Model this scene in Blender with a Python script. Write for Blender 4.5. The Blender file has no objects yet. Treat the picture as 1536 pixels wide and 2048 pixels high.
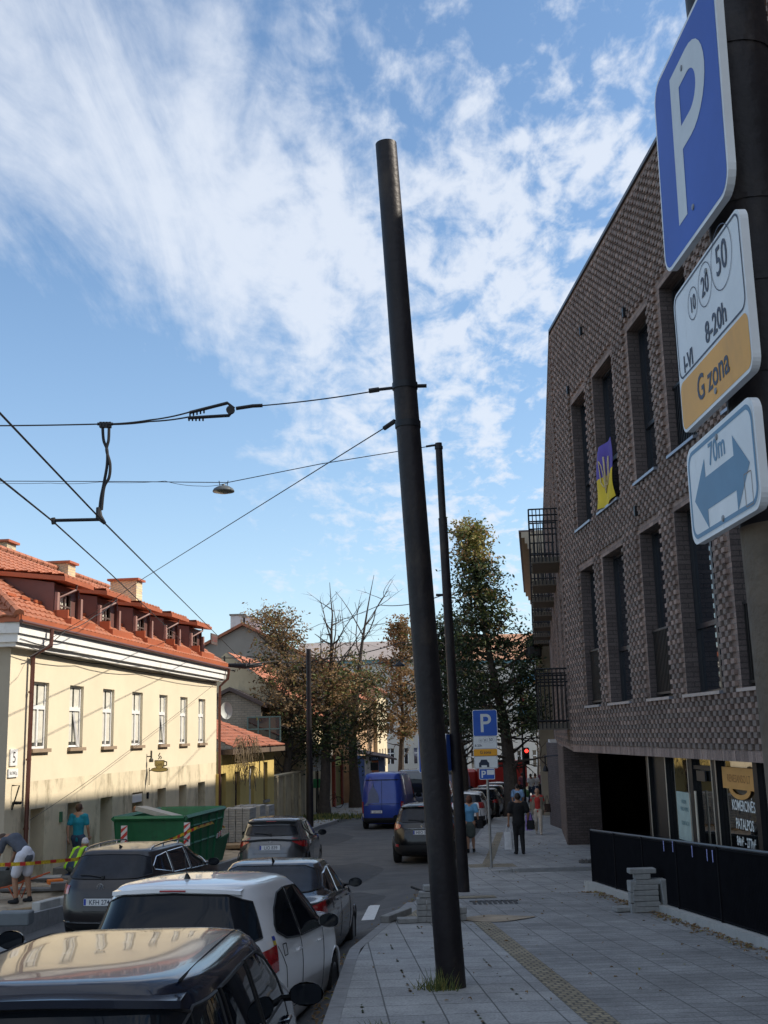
import bpy, math, random
import numpy as np
from mathutils import Matrix, Vector, noise as mnoise
random.seed(7)
S = bpy.context.scene
C = S.collection
R = math.radians
# ---------------------------------------------------------------- camera
# the eye is the origin; the street falls away from it, so the ground has negative z
FPX = 2237.0; PITCH = R(11.27); ROLL = R(1.39)
cF = Vector((0, math.cos(PITCH), math.sin(PITCH)))
_r0 = Vector((1, 0, 0)); _u0 = Vector((0, -math.sin(PITCH), math.cos(PITCH)))
cR = math.cos(ROLL)*_r0 - math.sin(ROLL)*_u0
cU = math.sin(ROLL)*_r0 + math.cos(ROLL)*_u0
cam = bpy.data.cameras.new('camera'); cob = bpy.data.objects.new('camera', cam); C.objects.link(cob)
m = Matrix.Identity(4)
for i in range(3): m[i][0] = cR[i]; m[i][1] = cU[i]; m[i][2] = -cF[i]
cob.matrix_world = m
cam.sensor_fit = 'VERTICAL'; cam.sensor_height = 36; cam.sensor_width = 27
cam.lens = FPX/2048*36; cam.clip_end = 3000; cam.clip_start = .05
S.camera = cob
S.render.resolution_x = 768; S.render.resolution_y = 1024
# ---------------------------------------------------------------- light
SUN_AZ = R(4)      # beyond +X towards +Y
SUN_EL = R(40.5)
w = bpy.data.worlds.new('World'); S.world = w; w.use_nodes = True
nt = w.node_tree; nt.nodes.clear()
def N(t, **k):
    n = nt.nodes.new(t)
    for a, b in k.items(): setattr(n, a, b)
    return n
def L(a, b): nt.links.new(a, b)
def val(x):
    n = N('ShaderNodeValue'); n.outputs[0].default_value = x; return n.outputs[0]
def mth(op, a, b=None, c=None, clamp=False):
    n = N('ShaderNodeMath', operation=op); n.use_clamp = clamp
    for i, x in enumerate((a, b, c)):
        if x is None: continue
        if hasattr(x, 'links') or hasattr(x, 'is_linked'): L(x, n.inputs[i])
        else: n.inputs[i].default_value = x
    return n.outputs[0]
def ray(px, py):
    return cF*FPX + cR*(px-768) + cU*(1024-py)
sky = N('ShaderNodeTexSky', sky_type='NISHITA', sun_disc=False)
sky.sun_elevation = SUN_EL; sky.sun_rotation = R(90)-SUN_AZ
sky.altitude = 100; sky.air_density = 1.0; sky.dust_density = .6; sky.ozone_density = 1.6
geo = N('ShaderNodeTexCoord')
nrm = N('ShaderNodeVectorMath', operation='NORMALIZE'); L(geo.outputs['Generated'], nrm.inputs[0])
sep = N('ShaderNodeSeparateXYZ'); L(nrm.outputs[0], sep.inputs[0])
zz = mth('MAXIMUM', mth('ADD', sep.outputs['Z'], .16), .02)
cx = mth('DIVIDE', sep.outputs['X'], zz); cy = mth('DIVIDE', sep.outputs['Y'], zz)
cmb = N('ShaderNodeCombineXYZ'); L(cx, cmb.inputs[0]); L(cy, cmb.inputs[1])
def noisew(vec, scale, detail, rough, dist=0, rot=0, sc=(1, 1, 1)):
    mp = N('ShaderNodeMapping'); mp.inputs['Rotation'].default_value = (0, 0, rot); mp.inputs['Scale'].default_value = sc
    L(vec, mp.inputs[0])
    n = N('ShaderNodeTexNoise'); n.inputs['Scale'].default_value = scale; n.inputs['Detail'].default_value = detail
    n.inputs['Roughness'].default_value = rough; n.inputs['Distortion'].default_value = dist
    L(mp.outputs[0], n.inputs['Vector']); return n.outputs['Fac']
big = noisew(cmb.outputs[0], 1.1, 4, .55, .4, R(25), (1, .8, 1))
puff = noisew(cmb.outputs[0], 13, 5, .58, .35, R(-15), (1.0, .62, 1))
fine = noisew(cmb.outputs[0], 36, 5, .6, .3, R(-25), (1.0, .55, 1))
wisp = noisew(cmb.outputs[0], 5.5, 7, .62, 1.0, R(38), (1, .22, 1))
# broad cloud banks, anchored to directions in the sky
banks = [((120, 150), .22, .42), ((330, 330), .20, .36), ((480, 560), .16, .32), ((700, 700), .17, .22), ((980, 560), .18, .32),
         ((1230, 420), .14, .30), ((1250, 120), .14, .12), ((900, 80), .05, .10), ((820, 980), .12, .10), ((900, 720), .14, .16), ((760, 480), .10, .1),
         ((60, 620), .13, -.40), ((180, 860), .13, -.34), ((430, 900), .10, -.10), ((620, 120), .07, -.22), ((1040, 30), .07, -.20), ((560, 60), .10, -.12),
         ((1060, 880), .07, -.14), ((700, 1130), .12, .12), ((300, 1100), .15, -.02), ((60, 380), .08, .12)]
tot = None
for (px, py), rad, wt in banks:
    d = ray(px, py).normalized()
    dp = N('ShaderNodeVectorMath', operation='DISTANCE'); L(nrm.outputs[0], dp.inputs[0]); dp.inputs[1].default_value = d
    q = mth('DIVIDE', dp.outputs['Value'], rad)
    g = mth('MULTIPLY', mth('EXPONENT', mth('MULTIPLY', mth('MULTIPLY', q, q), -1.0)), wt)
    tot = g if tot is None else mth('ADD', tot, g)
behind = mth('ADD', mth('MULTIPLY', mth('MULTIPLY', sep.outputs['Y'], -1.6, clamp=True), .55), mth('MULTIPLY', mth('SUBTRACT', sep.outputs['Z'], .62, clamp=True), 1.6))  # added unseen cloud behind and overhead, whitens and brightens the shade
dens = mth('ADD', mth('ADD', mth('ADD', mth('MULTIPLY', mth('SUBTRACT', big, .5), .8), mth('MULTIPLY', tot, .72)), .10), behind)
rgt = mth('MULTIPLY_ADD', sep.outputs['X'], 2.6, .60, clamp=True)      # the sky is more mottled on the right
txt = mth('ADD', mth('MULTIPLY', mth('MULTIPLY', mth('SUBTRACT', puff, .5), 3.4), rgt), mth('MULTIPLY', mth('MULTIPLY', mth('SUBTRACT', fine, .5), 1.3), mth('MAXIMUM', rgt, .22)))
txt = mth('ADD', txt, mth('MULTIPLY', mth('SUBTRACT', wisp, .5), 1.5))
cov = mth('ADD', dens, txt)
ramp = N('ShaderNodeValToRGB'); L(cov, ramp.inputs[0])
ramp.color_ramp.interpolation = 'EASE'
ramp.color_ramp.elements[0].position = .08; ramp.color_ramp.elements[0].color = (0, 0, 0, 1)
ramp.color_ramp.elements[1].position = 1.15; ramp.color_ramp.elements[1].color = (1, 1, 1, 1)
hz = mth('MULTIPLY', mth('EXPONENT', mth('MULTIPLY', mth('MAXIMUM', sep.outputs['Z'], 0), -6.5)), .50)
cf = mth('MAXIMUM', mth('MULTIPLY', ramp.outputs[0], .84), hz)
mix = N('ShaderNodeMix', data_type='RGBA'); L(cf, mix.inputs['Factor'])
tint = N('ShaderNodeMix', data_type='RGBA', blend_type='MULTIPLY'); tint.inputs['Factor'].default_value = 1
L(sky.outputs[0], tint.inputs[6]); tint.inputs[7].default_value = (.78, .90, .94, 1)
L(tint.outputs[2], mix.inputs[6]); mix.inputs[7].default_value = (4.2, 4.5, 5.0, 1)
bg = N('ShaderNodeBackground'); bg.inputs['Strength'].default_value = .10
L(mix.outputs[2], bg.inputs['Color'])
wo = N('ShaderNodeOutputWorld'); L(bg.outputs[0], wo.inputs['Surface'])
sl = bpy.data.lights.new('sun', 'SUN'); sl.energy = 2.9; sl.angle = R(.8); sl.color = (1, .90, .76)
so = bpy.data.objects.new('sun', sl); C.objects.link(so)
SD = Vector((math.cos(SUN_EL)*math.cos(SUN_AZ), math.cos(SUN_EL)*math.sin(SUN_AZ), math.sin(SUN_EL)))
so.rotation_euler = SD.to_track_quat('Z', 'Y').to_euler()
S.view_settings.view_transform = 'Standard'; S.view_settings.look = 'None'; S.view_settings.gamma = 1
S.view_settings.exposure = 1.0
# ---------------------------------------------------------------- places
def at(px, py, Y):
    d = ray(px, py); return d*(Y/d.y)
def on(px, py, a, t):           # the vertical plane X = a + t*Y
    d = ray(px, py); return d*(a/(d.x-t*d.y))
KN = [(-60, -1.0), (0, 1.9), (12, 2.5), (24, 3.1), (34, 3.53), (44, 3.83), (55, 4.07), (75, 4.4), (150, 5.5), (400, 8), (3000, 20)]
def lerp(tab, y):
    if y <= tab[0][0]: return tab[0][1]
    for (a, b), (c, d) in zip(tab, tab[1:]):
        if y <= c: return b+(d-b)*(y-a)/(c-a)
    return tab[-1][1]
def H(y): return -lerp(KN, y)           # pavement height
def gr(px, py, e=0):
    d = ray(px, py); y = 1.0
    while y < 300:
        if d.z*y/d.y < H(y)-e: break
        y += .02
    return d*(y/d.y)
KR = [(-20, -.7), (0, -.6), (10.4, -.49), (14.9, -.44), (21.4, .44), (28, 1.3), (34, 2.1), (47.4, 3.75), (68.8, 7.0), (95, 11), (140, 17)]
KL = [(-20, -9.8), (0, -8.9), (20, -6.9), (24.4, -6.3), (29, -5.3), (38, -4.6), (53.3, -3.45), (64.3, -1.77), (85, 1.2), (100, 4), (140, 9)]
def kr(y): return lerp(KR, y)
def kl(y): return lerp(KL, y)
EX = [(-20, .1), (3, .18), (8, .25), (20, .3), (25, .12), (33, .02), (36, 0)]
def RZ(x, y):
    t = min(1, max(0, (kr(y)-x)/1.3))
    return H(y)-.13-lerp(EX, y)*t
# ---------------------------------------------------------------- materials
MT = {}
def mat(name, col, rough=.6, metal=0, var=.12, vs=4, bump=0, bs=60, coat=0, spec=.5, emit=0, stain=None, sst=1.0, sr=.56):
    if name in MT: return MT[name]
    m = bpy.data.materials.new(name); m.use_nodes = True; MT[name] = m
    n = m.node_tree; b = n.nodes['Principled BSDF']; ns = n.nodes
    b.inputs['Roughness'].default_value = rough; b.inputs['Metallic'].default_value = metal
    b.inputs['Specular IOR Level'].default_value = spec
    if coat: b.inputs['Coat Weight'].default_value = coat; b.inputs['Coat Roughness'].default_value = .04
    tc = ns.new('ShaderNodeTexCoord')
    no = ns.new('ShaderNodeTexNoise'); no.inputs['Scale'].default_value = vs; no.inputs['Detail'].default_value = 6; no.inputs['Roughness'].default_value = .65
    n.links.new(tc.outputs['Object'], no.inputs['Vector'])
    mx = ns.new('ShaderNodeMix'); mx.data_type = 'RGBA'
    mr = ns.new('ShaderNodeMapRange'); mr.inputs[1].default_value = .3; mr.inputs[2].default_value = .7
    n.links.new(no.outputs['Fac'], mr.inputs[0]); n.links.new(mr.outputs[0], mx.inputs['Factor'])
    mx.inputs[6].default_value = (*[max(0, c*(1-var)) for c in col], 1); mx.inputs[7].default_value = (*[min(1, c*(1+var)) for c in col], 1)
    out = mx.outputs[2]
    if stain:
        n2 = ns.new('ShaderNodeTexNoise'); n2.inputs['Scale'].default_value = sst; n2.inputs['Detail'].default_value = 8; n2.inputs['Roughness'].default_value = .7
        mp = ns.new('ShaderNodeMapping'); mp.inputs['Scale'].default_value = (1, 1, .45); n.links.new(tc.outputs['Object'], mp.inputs[0]); n.links.new(mp.outputs[0], n2.inputs['Vector'])
        r2 = ns.new('ShaderNodeMapRange'); r2.inputs[1].default_value = sr; r2.inputs[2].default_value = sr+.16; n.links.new(n2.outputs['Fac'], r2.inputs[0])
        m2 = ns.new('ShaderNodeMix'); m2.data_type = 'RGBA'; n.links.new(r2.outputs[0], m2.inputs['Factor']); n.links.new(out, m2.inputs[6]); m2.inputs[7].default_value = (*stain, 1)
        out = m2.outputs[2]
    n.links.new(out, b.inputs['Base Color'])
    if emit: n.links.new(out, b.inputs['Emission Color']); b.inputs['Emission Strength'].default_value = emit
    if bump:
        nb = ns.new('ShaderNodeTexNoise'); nb.inputs['Scale'].default_value = bs; nb.inputs['Detail'].default_value = 5
        n.links.new(tc.outputs['Object'], nb.inputs['Vector'])
        bp = ns.new('ShaderNodeBump'); bp.inputs['Strength'].default_value = bump; bp.inputs['Distance'].default_value = .02
        n.links.new(nb.outputs['Fac'], bp.inputs['Height']); n.links.new(bp.outputs[0], b.inputs['Normal'])
    return m
def brickmat(name, c1, c2, mort, bw, bh, ms=.010, off=.5, rough=.85, uv=True, rot=0, bump=.5, grime=.25, gs=.7, sand=None, mscale=1, warp=0, vert=False):
    m = bpy.data.materials.new(name); m.use_nodes = True; n = m.node_tree; ns = n.nodes; b = ns['Principled BSDF']; b.inputs['Roughness'].default_value = rough
    MT[name] = m
    tc = ns.new('ShaderNodeTexCoord'); mp = ns.new('ShaderNodeMapping'); mp.inputs['Rotation'].default_value = (0, 0, rot)
    n.links.new(tc.outputs['UV' if uv else 'Object'], mp.inputs[0])
    if vert: mp.inputs['Rotation'].default_value = (R(90), 0, R(20))
    src = mp.outputs[0]
    if warp:
        wn = ns.new('ShaderNodeTexNoise'); wn.inputs['Scale'].default_value = 2.2; n.links.new(src, wn.inputs['Vector'])
        vm = ns.new('ShaderNodeVectorMath'); vm.operation = 'MULTIPLY_ADD'; n.links.new(wn.outputs['Color'], vm.inputs[0]); vm.inputs[1].default_value = (warp, warp, 0); n.links.new(src, vm.inputs[2]); src = vm.outputs[0]
    bt = ns.new('ShaderNodeTexBrick'); bt.offset = off; bt.inputs['Scale'].default_value = 1
    bt.inputs['Brick Width'].default_value = bw; bt.inputs['Row Height'].default_value = bh; bt.inputs['Mortar Size'].default_value = ms; bt.inputs['Mortar Smooth'].default_value = .3
    bt.inputs['Color1'].default_value = (*c1, 1); bt.inputs['Color2'].default_value = (*c2, 1); bt.inputs['Mortar'].default_value = (*mort, 1)
    n.links.new(src, bt.inputs['Vector'])
    no = ns.new('ShaderNodeTexNoise'); no.inputs['Scale'].default_value = gs; no.inputs['Detail'].default_value = 8; no.inputs['Roughness'].default_value = .7
    n.links.new(tc.outputs['Object'], no.inputs['Vector'])
    mr = ns.new('ShaderNodeMapRange'); mr.inputs[1].default_value = .3; mr.inputs[2].default_value = .7; mr.inputs[3].default_value = 1-grime; mr.inputs[4].default_value = 1+grime
    n.links.new(no.outputs['Fac'], mr.inputs[0])
    no3 = ns.new('ShaderNodeTexNoise'); no3.inputs['Scale'].default_value = 45; no3.inputs['Detail'].default_value = 4; n.links.new(tc.outputs['Object'], no3.inputs['Vector'])
    mr3 = ns.new('ShaderNodeMapRange'); mr3.inputs[1].default_value = .3; mr3.inputs[2].default_value = .7; mr3.inputs[3].default_value = .76; mr3.inputs[4].default_value = 1.24
    n.links.new(no3.outputs['Fac'], mr3.inputs[0])
    mm = ns.new('ShaderNodeMath'); mm.operation = 'MULTIPLY'; n.links.new(mr.outputs[0], mm.inputs[0]); n.links.new(mr3.outputs[0], mm.inputs[1])
    mx = ns.new('ShaderNodeVectorMath'); mx.operation = 'SCALE'; n.links.new(bt.outputs['Color'], mx.inputs[0]); n.links.new(mm.outputs[0], mx.inputs['Scale'])
    n.links.new(mx.outputs[0], b.inputs['Base Color'])
    bp = ns.new('ShaderNodeBump'); bp.inputs['Strength'].default_value = bump; bp.inputs['Distance'].default_value = .008; bp.invert = True
    ad = ns.new('ShaderNodeMath'); ad.operation = 'MULTIPLY_ADD'; n.links.new(no3.outputs['Fac'], ad.inputs[0]); ad.inputs[1].default_value = -.35; n.links.new(bt.outputs['Fac'], ad.inputs[2])
    n.links.new(ad.outputs[0], bp.inputs['Height']); n.links.new(bp.outputs[0], b.inputs['Normal'])
    return m
def glassmat(name, col, rough=.03, spec=1.0, ior=1.6):
    m = bpy.data.materials.new(name); m.use_nodes = True; MT[name] = m; b = m.node_tree.nodes['Principled BSDF']
    b.inputs['Base Color'].default_value = (*col, 1); b.inputs['Roughness'].default_value = rough; b.inputs['IOR'].default_value = ior; b.inputs['Specular IOR Level'].default_value = spec
    b.inputs['Coat Weight'].default_value = .0
    n = m.node_tree; no = n.nodes.new('ShaderNodeTexNoise'); no.inputs['Scale'].default_value = 1.3; no.inputs['Detail'].default_value = 2
    tc = n.nodes.new('ShaderNodeTexCoord'); n.links.new(tc.outputs['Object'], no.inputs['Vector'])
    bp = n.nodes.new('ShaderNodeBump'); bp.inputs['Strength'].default_value = .05; bp.inputs['Distance'].default_value = .05
    n.links.new(no.outputs['Fac'], bp.inputs['Height']); n.links.new(bp.outputs[0], b.inputs['Normal'])
    return m
# ---------------------------------------------------------------- mesh helpers
WM = {}
def wmat(o):
    while o is not None and o.name not in WM: o = o.parent
    return WM[o.name] if o is not None else None
class MB:
    def __init__(s): s.v = []; s.f = []; s.uv = []; s.mi = []; s.cur = 0
    def add(s, vs, fs, uvs=None):
        k = len(s.v); s.v += [tuple(x) for x in vs]
        for i, f in enumerate(fs):
            s.f.append([k+j for j in f]); s.uv.append(uvs[i] if uvs else None); s.mi.append(s.cur)
        return s
    def quad(s, a, b, c, d, uv=None): return s.add([a, b, c, d], [(0, 1, 2, 3)], [uv] if uv else None)
    def box(s, c, d, M=None, rz=0):
        x, y, z = d[0]/2, d[1]/2, d[2]/2
        vs = [Vector((i*x, j*y, k*z)) for i in (-1, 1) for j in (-1, 1) for k in (-1, 1)]
        if rz: q = Matrix.Rotation(rz, 3, 'Z'); vs = [q @ v for v in vs]
        if M is not None: vs = [M @ v for v in vs]
        vs = [v+Vector(c) for v in vs]
        return s.add(vs, [(0, 1, 3, 2), (4, 6, 7, 5), (0, 4, 5, 1), (2, 3, 7, 6), (0, 2, 6, 4), (1, 5, 7, 3)])
    def rbox(s, c, d, b=.01, M=None, rz=0):    # box with chamfered edges
        x, y, z = d[0]/2, d[1]/2, d[2]/2; b = min(b, x*.9, y*.9, z*.9)
        vs = []; 
        for i in (-1, 1):
            for j in (-1, 1):
                for k in (-1, 1):
                    vs += [Vector((i*x, j*(y-b), k*(z-b))), Vector((i*(x-b), j*y, k*(z-b))), Vector((i*(x-b), j*(y-b), k*z))]
        import itertools
        idx = lambda i, j, k, a: (((i > 0)*2+(j > 0))*2+(k > 0))*3+a
        fs = []
        for g in (-1, 1):
            fs.append([idx(g, -1, -1, 0), idx(g, 1, -1, 0), idx(g, 1, 1, 0), idx(g, -1, 1, 0)][::g])
            fs.append([idx(-1, g, -1, 1), idx(-1, g, 1, 1), idx(1, g, 1, 1), idx(1, g, -1, 1)][::g])
            fs.append([idx(-1, -1, g, 2), idx(1, -1, g, 2), idx(1, 1, g, 2), idx(-1, 1, g, 2)][::g])
        for i in (-1, 1):
            for j in (-1, 1):
                fs.append([idx(i, j, -1, 0), idx(i, j, -1, 1), idx(i, j, 1, 1), idx(i, j, 1, 0)][::i*j])
                fs.append([idx(i, -1, j, 0), idx(i, 1, j, 0), idx(i, 1, j, 2), idx(i, -1, j, 2)][::i*j])
                fs.append([idx(-1, i, j, 1), idx(-1, i, j, 2), idx(1, i, j, 2), idx(1, i, j, 1)][::i*j])
                for k in (-1, 1): fs.append([idx(i, j, k, 0), idx(i, j, k, 1), idx(i, j, k, 2)][::i*j*k])
        if rz: q = Matrix.Rotation(rz, 3, 'Z'); vs = [q @ v for v in vs]
        if M is not None: vs = [M @ v for v in vs]
        return s.add([v+Vector(c) for v in vs], fs)
    def tube(s, pts, r, n=8, cap=True):
        pts = [Vector(p) for p in pts]; rs = r if isinstance(r, (list, tuple)) else [r]*len(pts)
        k = len(s.v); up = None; vs = []
        for i, p in enumerate(pts):
            t = (pts[min(i+1, len(pts)-1)]-pts[max(i-1, 0)]).normalized()
            if up is None:
                up = Vector((0, 0, 1)) if abs(t.z) < .9 else Vector((1, 0, 0))
            a = t.cross(up).normalized(); up = a.cross(t).normalized()
            for j in range(n):
                an = 2*math.pi*j/n; vs.append(p+(a*math.cos(an)+up*math.sin(an))*rs[i])
        fs = [(i*n+j, i*n+(j+1) % n, (i+1)*n+(j+1) % n, (i+1)*n+j) for i in range(len(pts)-1) for j in range(n)]
        if cap: fs += [tuple(range(n))[::-1], tuple((len(pts)-1)*n+j for j in range(n))]
        return s.add(vs, fs)
    def lathe(s, prof, c, ax='Z', n=24, M=None, sx=1, sy=1):  # prof: (radius, height)
        vs = []
        for r_, h_ in prof:
            for j in range(n):
                a = 2*math.pi*j/n; x, y = r_*math.cos(a)*sx, r_*math.sin(a)*sy
                v = {'Z': (x, y, h_), 'Y': (x, h_, y), 'X': (h_, x, y)}[ax]; v = Vector(v)
                if M is not None: v = M @ v
                vs.append(v+Vector(c))
        fs = [(i*n+j, i*n+(j+1) % n, (i+1)*n+(j+1) % n, (i+1)*n+j) for i in range(len(prof)-1) for j in range(n)]
        if prof[0][0] > 1e-6: fs.append(tuple(range(n))[::-1])
        if prof[-1][0] > 1e-6: fs.append(tuple((len(prof)-1)*n+j for j in range(n)))
        return s.add(vs, fs)
    def grid(s, P, nu, nv, close=False):         # P(i,j) -> point
        vs = [P(i, j) for j in range(nv) for i in range(nu)]
        fs = []
        for j in range(nv-1):
            for i in range(nu if close else nu-1):
                a = j*nu+i; b = j*nu+(i+1) % nu; fs.append((a, b, b+nu, a+nu))
        return s.add(vs, fs)
    def prism(s, poly, M, d):       # poly 2D, thickness d along local z, M 4x4
        n = len(poly)
        vs = [M @ Vector((x, y, 0)) for x, y in poly]+[M @ Vector((x, y, d)) for x, y in poly]
        return s.add(vs, [tuple(range(n))[::-1], tuple(range(n, 2*n))]+[(i, (i+1) % n, n+(i+1) % n, n+i) for i in range(n)])
    def build(s, name, m, parent=None, smooth=False, local=False, weld=False):
        me = bpy.data.meshes.new(name)
        vs = s.v
        if parent is not None and not local:
            W_ = wmat(parent)
            if W_ is not None:
                iv = W_.inverted(); vs = [tuple(iv @ Vector(v)) for v in vs]
        me.from_pydata([tuple(v) for v in vs], [], s.f)
        for x in (m if isinstance(m, (list, tuple)) else [m]): me.materials.append(x)
        if isinstance(m, (list, tuple)) and len(m) > 1: me.polygons.foreach_set('material_index', s.mi)
        if any(u is not None for u in s.uv):
            ul = me.uv_layers.new(name='UVMap'); k = 0; arr = []
            for f, u in zip(s.f, s.uv):
                if u is None: arr += [0, 0]*len(f)
                else:
                    for q in u: arr += [q[0], q[1]]
            ul.data.foreach_set('uv', arr)
        me.validate(); me.update()
        if smooth: me.polygons.foreach_set('use_smooth', [True]*len(me.polygons))
        if smooth == 'auto': me.set_sharp_from_angle(angle=R(38))
        o = bpy.data.objects.new(name, me); C.objects.link(o)
        if parent is not None: o.parent = parent
        return o
def sheet(P, nu, nv, th, name, m, parent, smooth=True, local=True): ...
def thing(name, label, cat, loc=(0, 0, 0), rz=0, group=None, pitch=0):
    o = bpy.data.objects.new(name, None); C.objects.link(o); o.empty_display_size = .2
    o.location = loc; o.rotation_euler = (0, pitch, rz)
    WM[o.name] = Matrix.Translation(Vector(loc)) @ o.rotation_euler.to_matrix().to_4x4()
    o['label'] = label; o['category'] = cat
    if group: o['group'] = group
    return o
def tag(o, label, cat, group=None):
    o['label'] = label; o['category'] = cat
    if group: o['group'] = group
    return o
def kind(o, k): o['kind'] = k; return o
def dup(root, loc, rz=None, label=None, group=None):
    def cp(o, p):
        c = o.copy(); C.objects.link(c)
        if p is not None: c.parent = p
        for ch in list(o.children): cp(ch, c)
        return c
    c = cp(root, None); c.location = loc
    if rz is not None: c.rotation_euler.z = rz
    if label: c['label'] = label
    if group: c['group'] = group
    return c
def textmesh(s, size, M, mb, ext=.0, align='CENTER', bold=0, sx=1):
    cu = bpy.data.curves.new('t', 'FONT'); cu.body = s; cu.size = size; cu.align_x = align; cu.extrude = max(ext, .0005); cu.offset = bold; cu.resolution_u = 3
    o = bpy.data.objects.new('t', cu); C.objects.link(o)
    me = o.to_mesh()
    T = M @ Matrix.Diagonal((sx, 1, 1, 1))
    mb.add([T @ v.co for v in me.vertices], [tuple(p.vertices) for p in me.polygons])
    o.to_mesh_clear(); bpy.data.objects.remove(o); bpy.data.curves.remove(cu)
def frameM(o, x, y):          # 4x4 with local x, y axes
    x = Vector(x).normalized(); y = Vector(y).normalized(); z = x.cross(y)
    m = Matrix.Identity(4)
    for i in range(3): m[i][0] = x[i]; m[i][1] = y[i]; m[i][2] = z[i]; m[i][3] = o[i]
    return m
class Fr:                     # vertical wall frame: s along, z up, o outwards
    def __init__(s, a, t, Y0, out):
        s.o = Vector((a+t*Y0, Y0, 0)); s.d = Vector((t, 1, 0)).normalized(); s.n = Vector((s.d.y, -s.d.x, 0))*out
        s.k = s.d.y; s.Y0 = Y0
    def S(s, Y): return (Y-s.Y0)/s.k
    def P(s, S_, z, o=0): p = s.o+s.d*S_+s.n*o; p.z = z; return p
    def box(s, mb, s0, s1, z0, z1, o0, o1):
        v = [s.P(a, b, c) for a in (s0, s1) for b in (z0, z1) for c in (o0, o1)]
        mb.add(v, [(0, 1, 3, 2), (4, 6, 7, 5), (0, 4, 5, 1), (2, 3, 7, 6), (0, 2, 6, 4), (1, 5, 7, 3)])
def holes_wall(mb, fr, s0, s1, z0, z1, holes, depth, o=0):
    ss = sorted({s0, s1, *[h[0] for h in holes], *[h[1] for h in holes]}); zs = sorted({z0, z1, *[h[2] for h in holes], *[h[3] for h in holes]})
    ss = [x for x in ss if s0 <= x <= s1]; zs = [x for x in zs if z0 <= x <= z1]
    for a, b in zip(ss, ss[1:]):
        for c, d in zip(zs, zs[1:]):
            ms, mz = (a+b)/2, (c+d)/2
            if any(h[0] < ms < h[1] and h[2] < mz < h[3] for h in holes): continue
            mb.quad(fr.P(a, c, o), fr.P(b, c, o), fr.P(b, d, o), fr.P(a, d, o), [(a, c), (b, c), (b, d), (a, d)])
    for h in holes:
        a, b, c, d = h[:4]
        mb.quad(fr.P(a, c, o), fr.P(a, d, o), fr.P(a, d, o-depth), fr.P(a, c, o-depth), [(0, c), (0, d), (depth, d), (depth, c)])
        mb.quad(fr.P(b, c, o), fr.P(b, c, o-depth), fr.P(b, d, o-depth), fr.P(b, d, o), [(0, c), (depth, c), (depth, d), (0, d)])
        mb.quad(fr.P(a, d, o), fr.P(b, d, o), fr.P(b, d, o-depth), fr.P(a, d, o-depth), [(a, 0), (b, 0), (b, depth), (a, depth)])
        mb.quad(fr.P(a, c, o), fr.P(a, c, o-depth), fr.P(b, c, o-depth), fr.P(b, c, o), [(a, 0), (a, depth), (b, depth), (b, 0)])
def remesh(shapes, vox, sm=4):
    """one continuous skin over overlapping limbs"""
    mb = MB()
    for sh in shapes:
        p0, p1, r0, r1 = Vector(sh[0]), Vector(sh[1]), sh[2], sh[3]; fx = sh[4] if len(sh) > 4 else 1; fy = sh[5] if len(sh) > 5 else 1
        ax = (p1-p0); Ln = ax.length or 1e-4; z = ax.normalized() if ax.length > 1e-5 else Vector((0, 0, 1))
        x = Vector((1, 0, 0)) if abs(z.x) < .9 else Vector((0, 1, 0)); x = (x-z*x.dot(z)).normalized(); y = z.cross(x)
        prof = []
        for i in range(5): a = -math.pi/2*(1-i/4); prof.append((math.cos(a)*r0, math.sin(a)*r0))
        for i in range(5): a = math.pi/2*i/4; prof.append((math.cos(a)*r1, Ln+math.sin(a)*r1))
        M = Matrix((x, y, z)).transposed()
        vs = []; n = 12
        for r_, h_ in prof:
            for j in range(n):
                a = 2*math.pi*j/n; vs.append(p0+M @ Vector((max(r_, 1e-4)*math.cos(a)*fx, max(r_, 1e-4)*math.sin(a)*fy, h_)))
        fs = [(i*n+j, i*n+(j+1) % n, (i+1)*n+(j+1) % n, (i+1)*n+j) for i in range(9) for j in range(n)]+[tuple(range(n))[::-1], tuple(9*n+j for j in range(n))]
        mb.add(vs, fs)
    me = bpy.data.meshes.new('r'); me.from_pydata(mb.v, [], mb.f); me.update()
    o = bpy.data.objects.new('r', me); C.objects.link(o)
    md = o.modifiers.new('a', 'REMESH'); md.mode = 'VOXEL'; md.voxel_size = vox; md.use_smooth_shade = True
    m2 = o.modifiers.new('b', 'SMOOTH'); m2.factor = .5; m2.iterations = sm
    dg = bpy.context.evaluated_depsgraph_get(); dg.update()
    r_ = bpy.data.meshes.new_from_object(o.evaluated_get(dg))
    bpy.data.objects.remove(o); bpy.data.meshes.remove(me)
    r_.polygons.foreach_set('use_smooth', [True]*len(r_.polygons))
    return r_
def rem(name, shapes, m, parent, vox=.016, sm=4):
    me = remesh(shapes, vox, sm); me.name = name; me.materials.clear(); me.materials.append(m)
    o = bpy.data.objects.new(name, me); C.objects.link(o); o.parent = parent; return o
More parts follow.
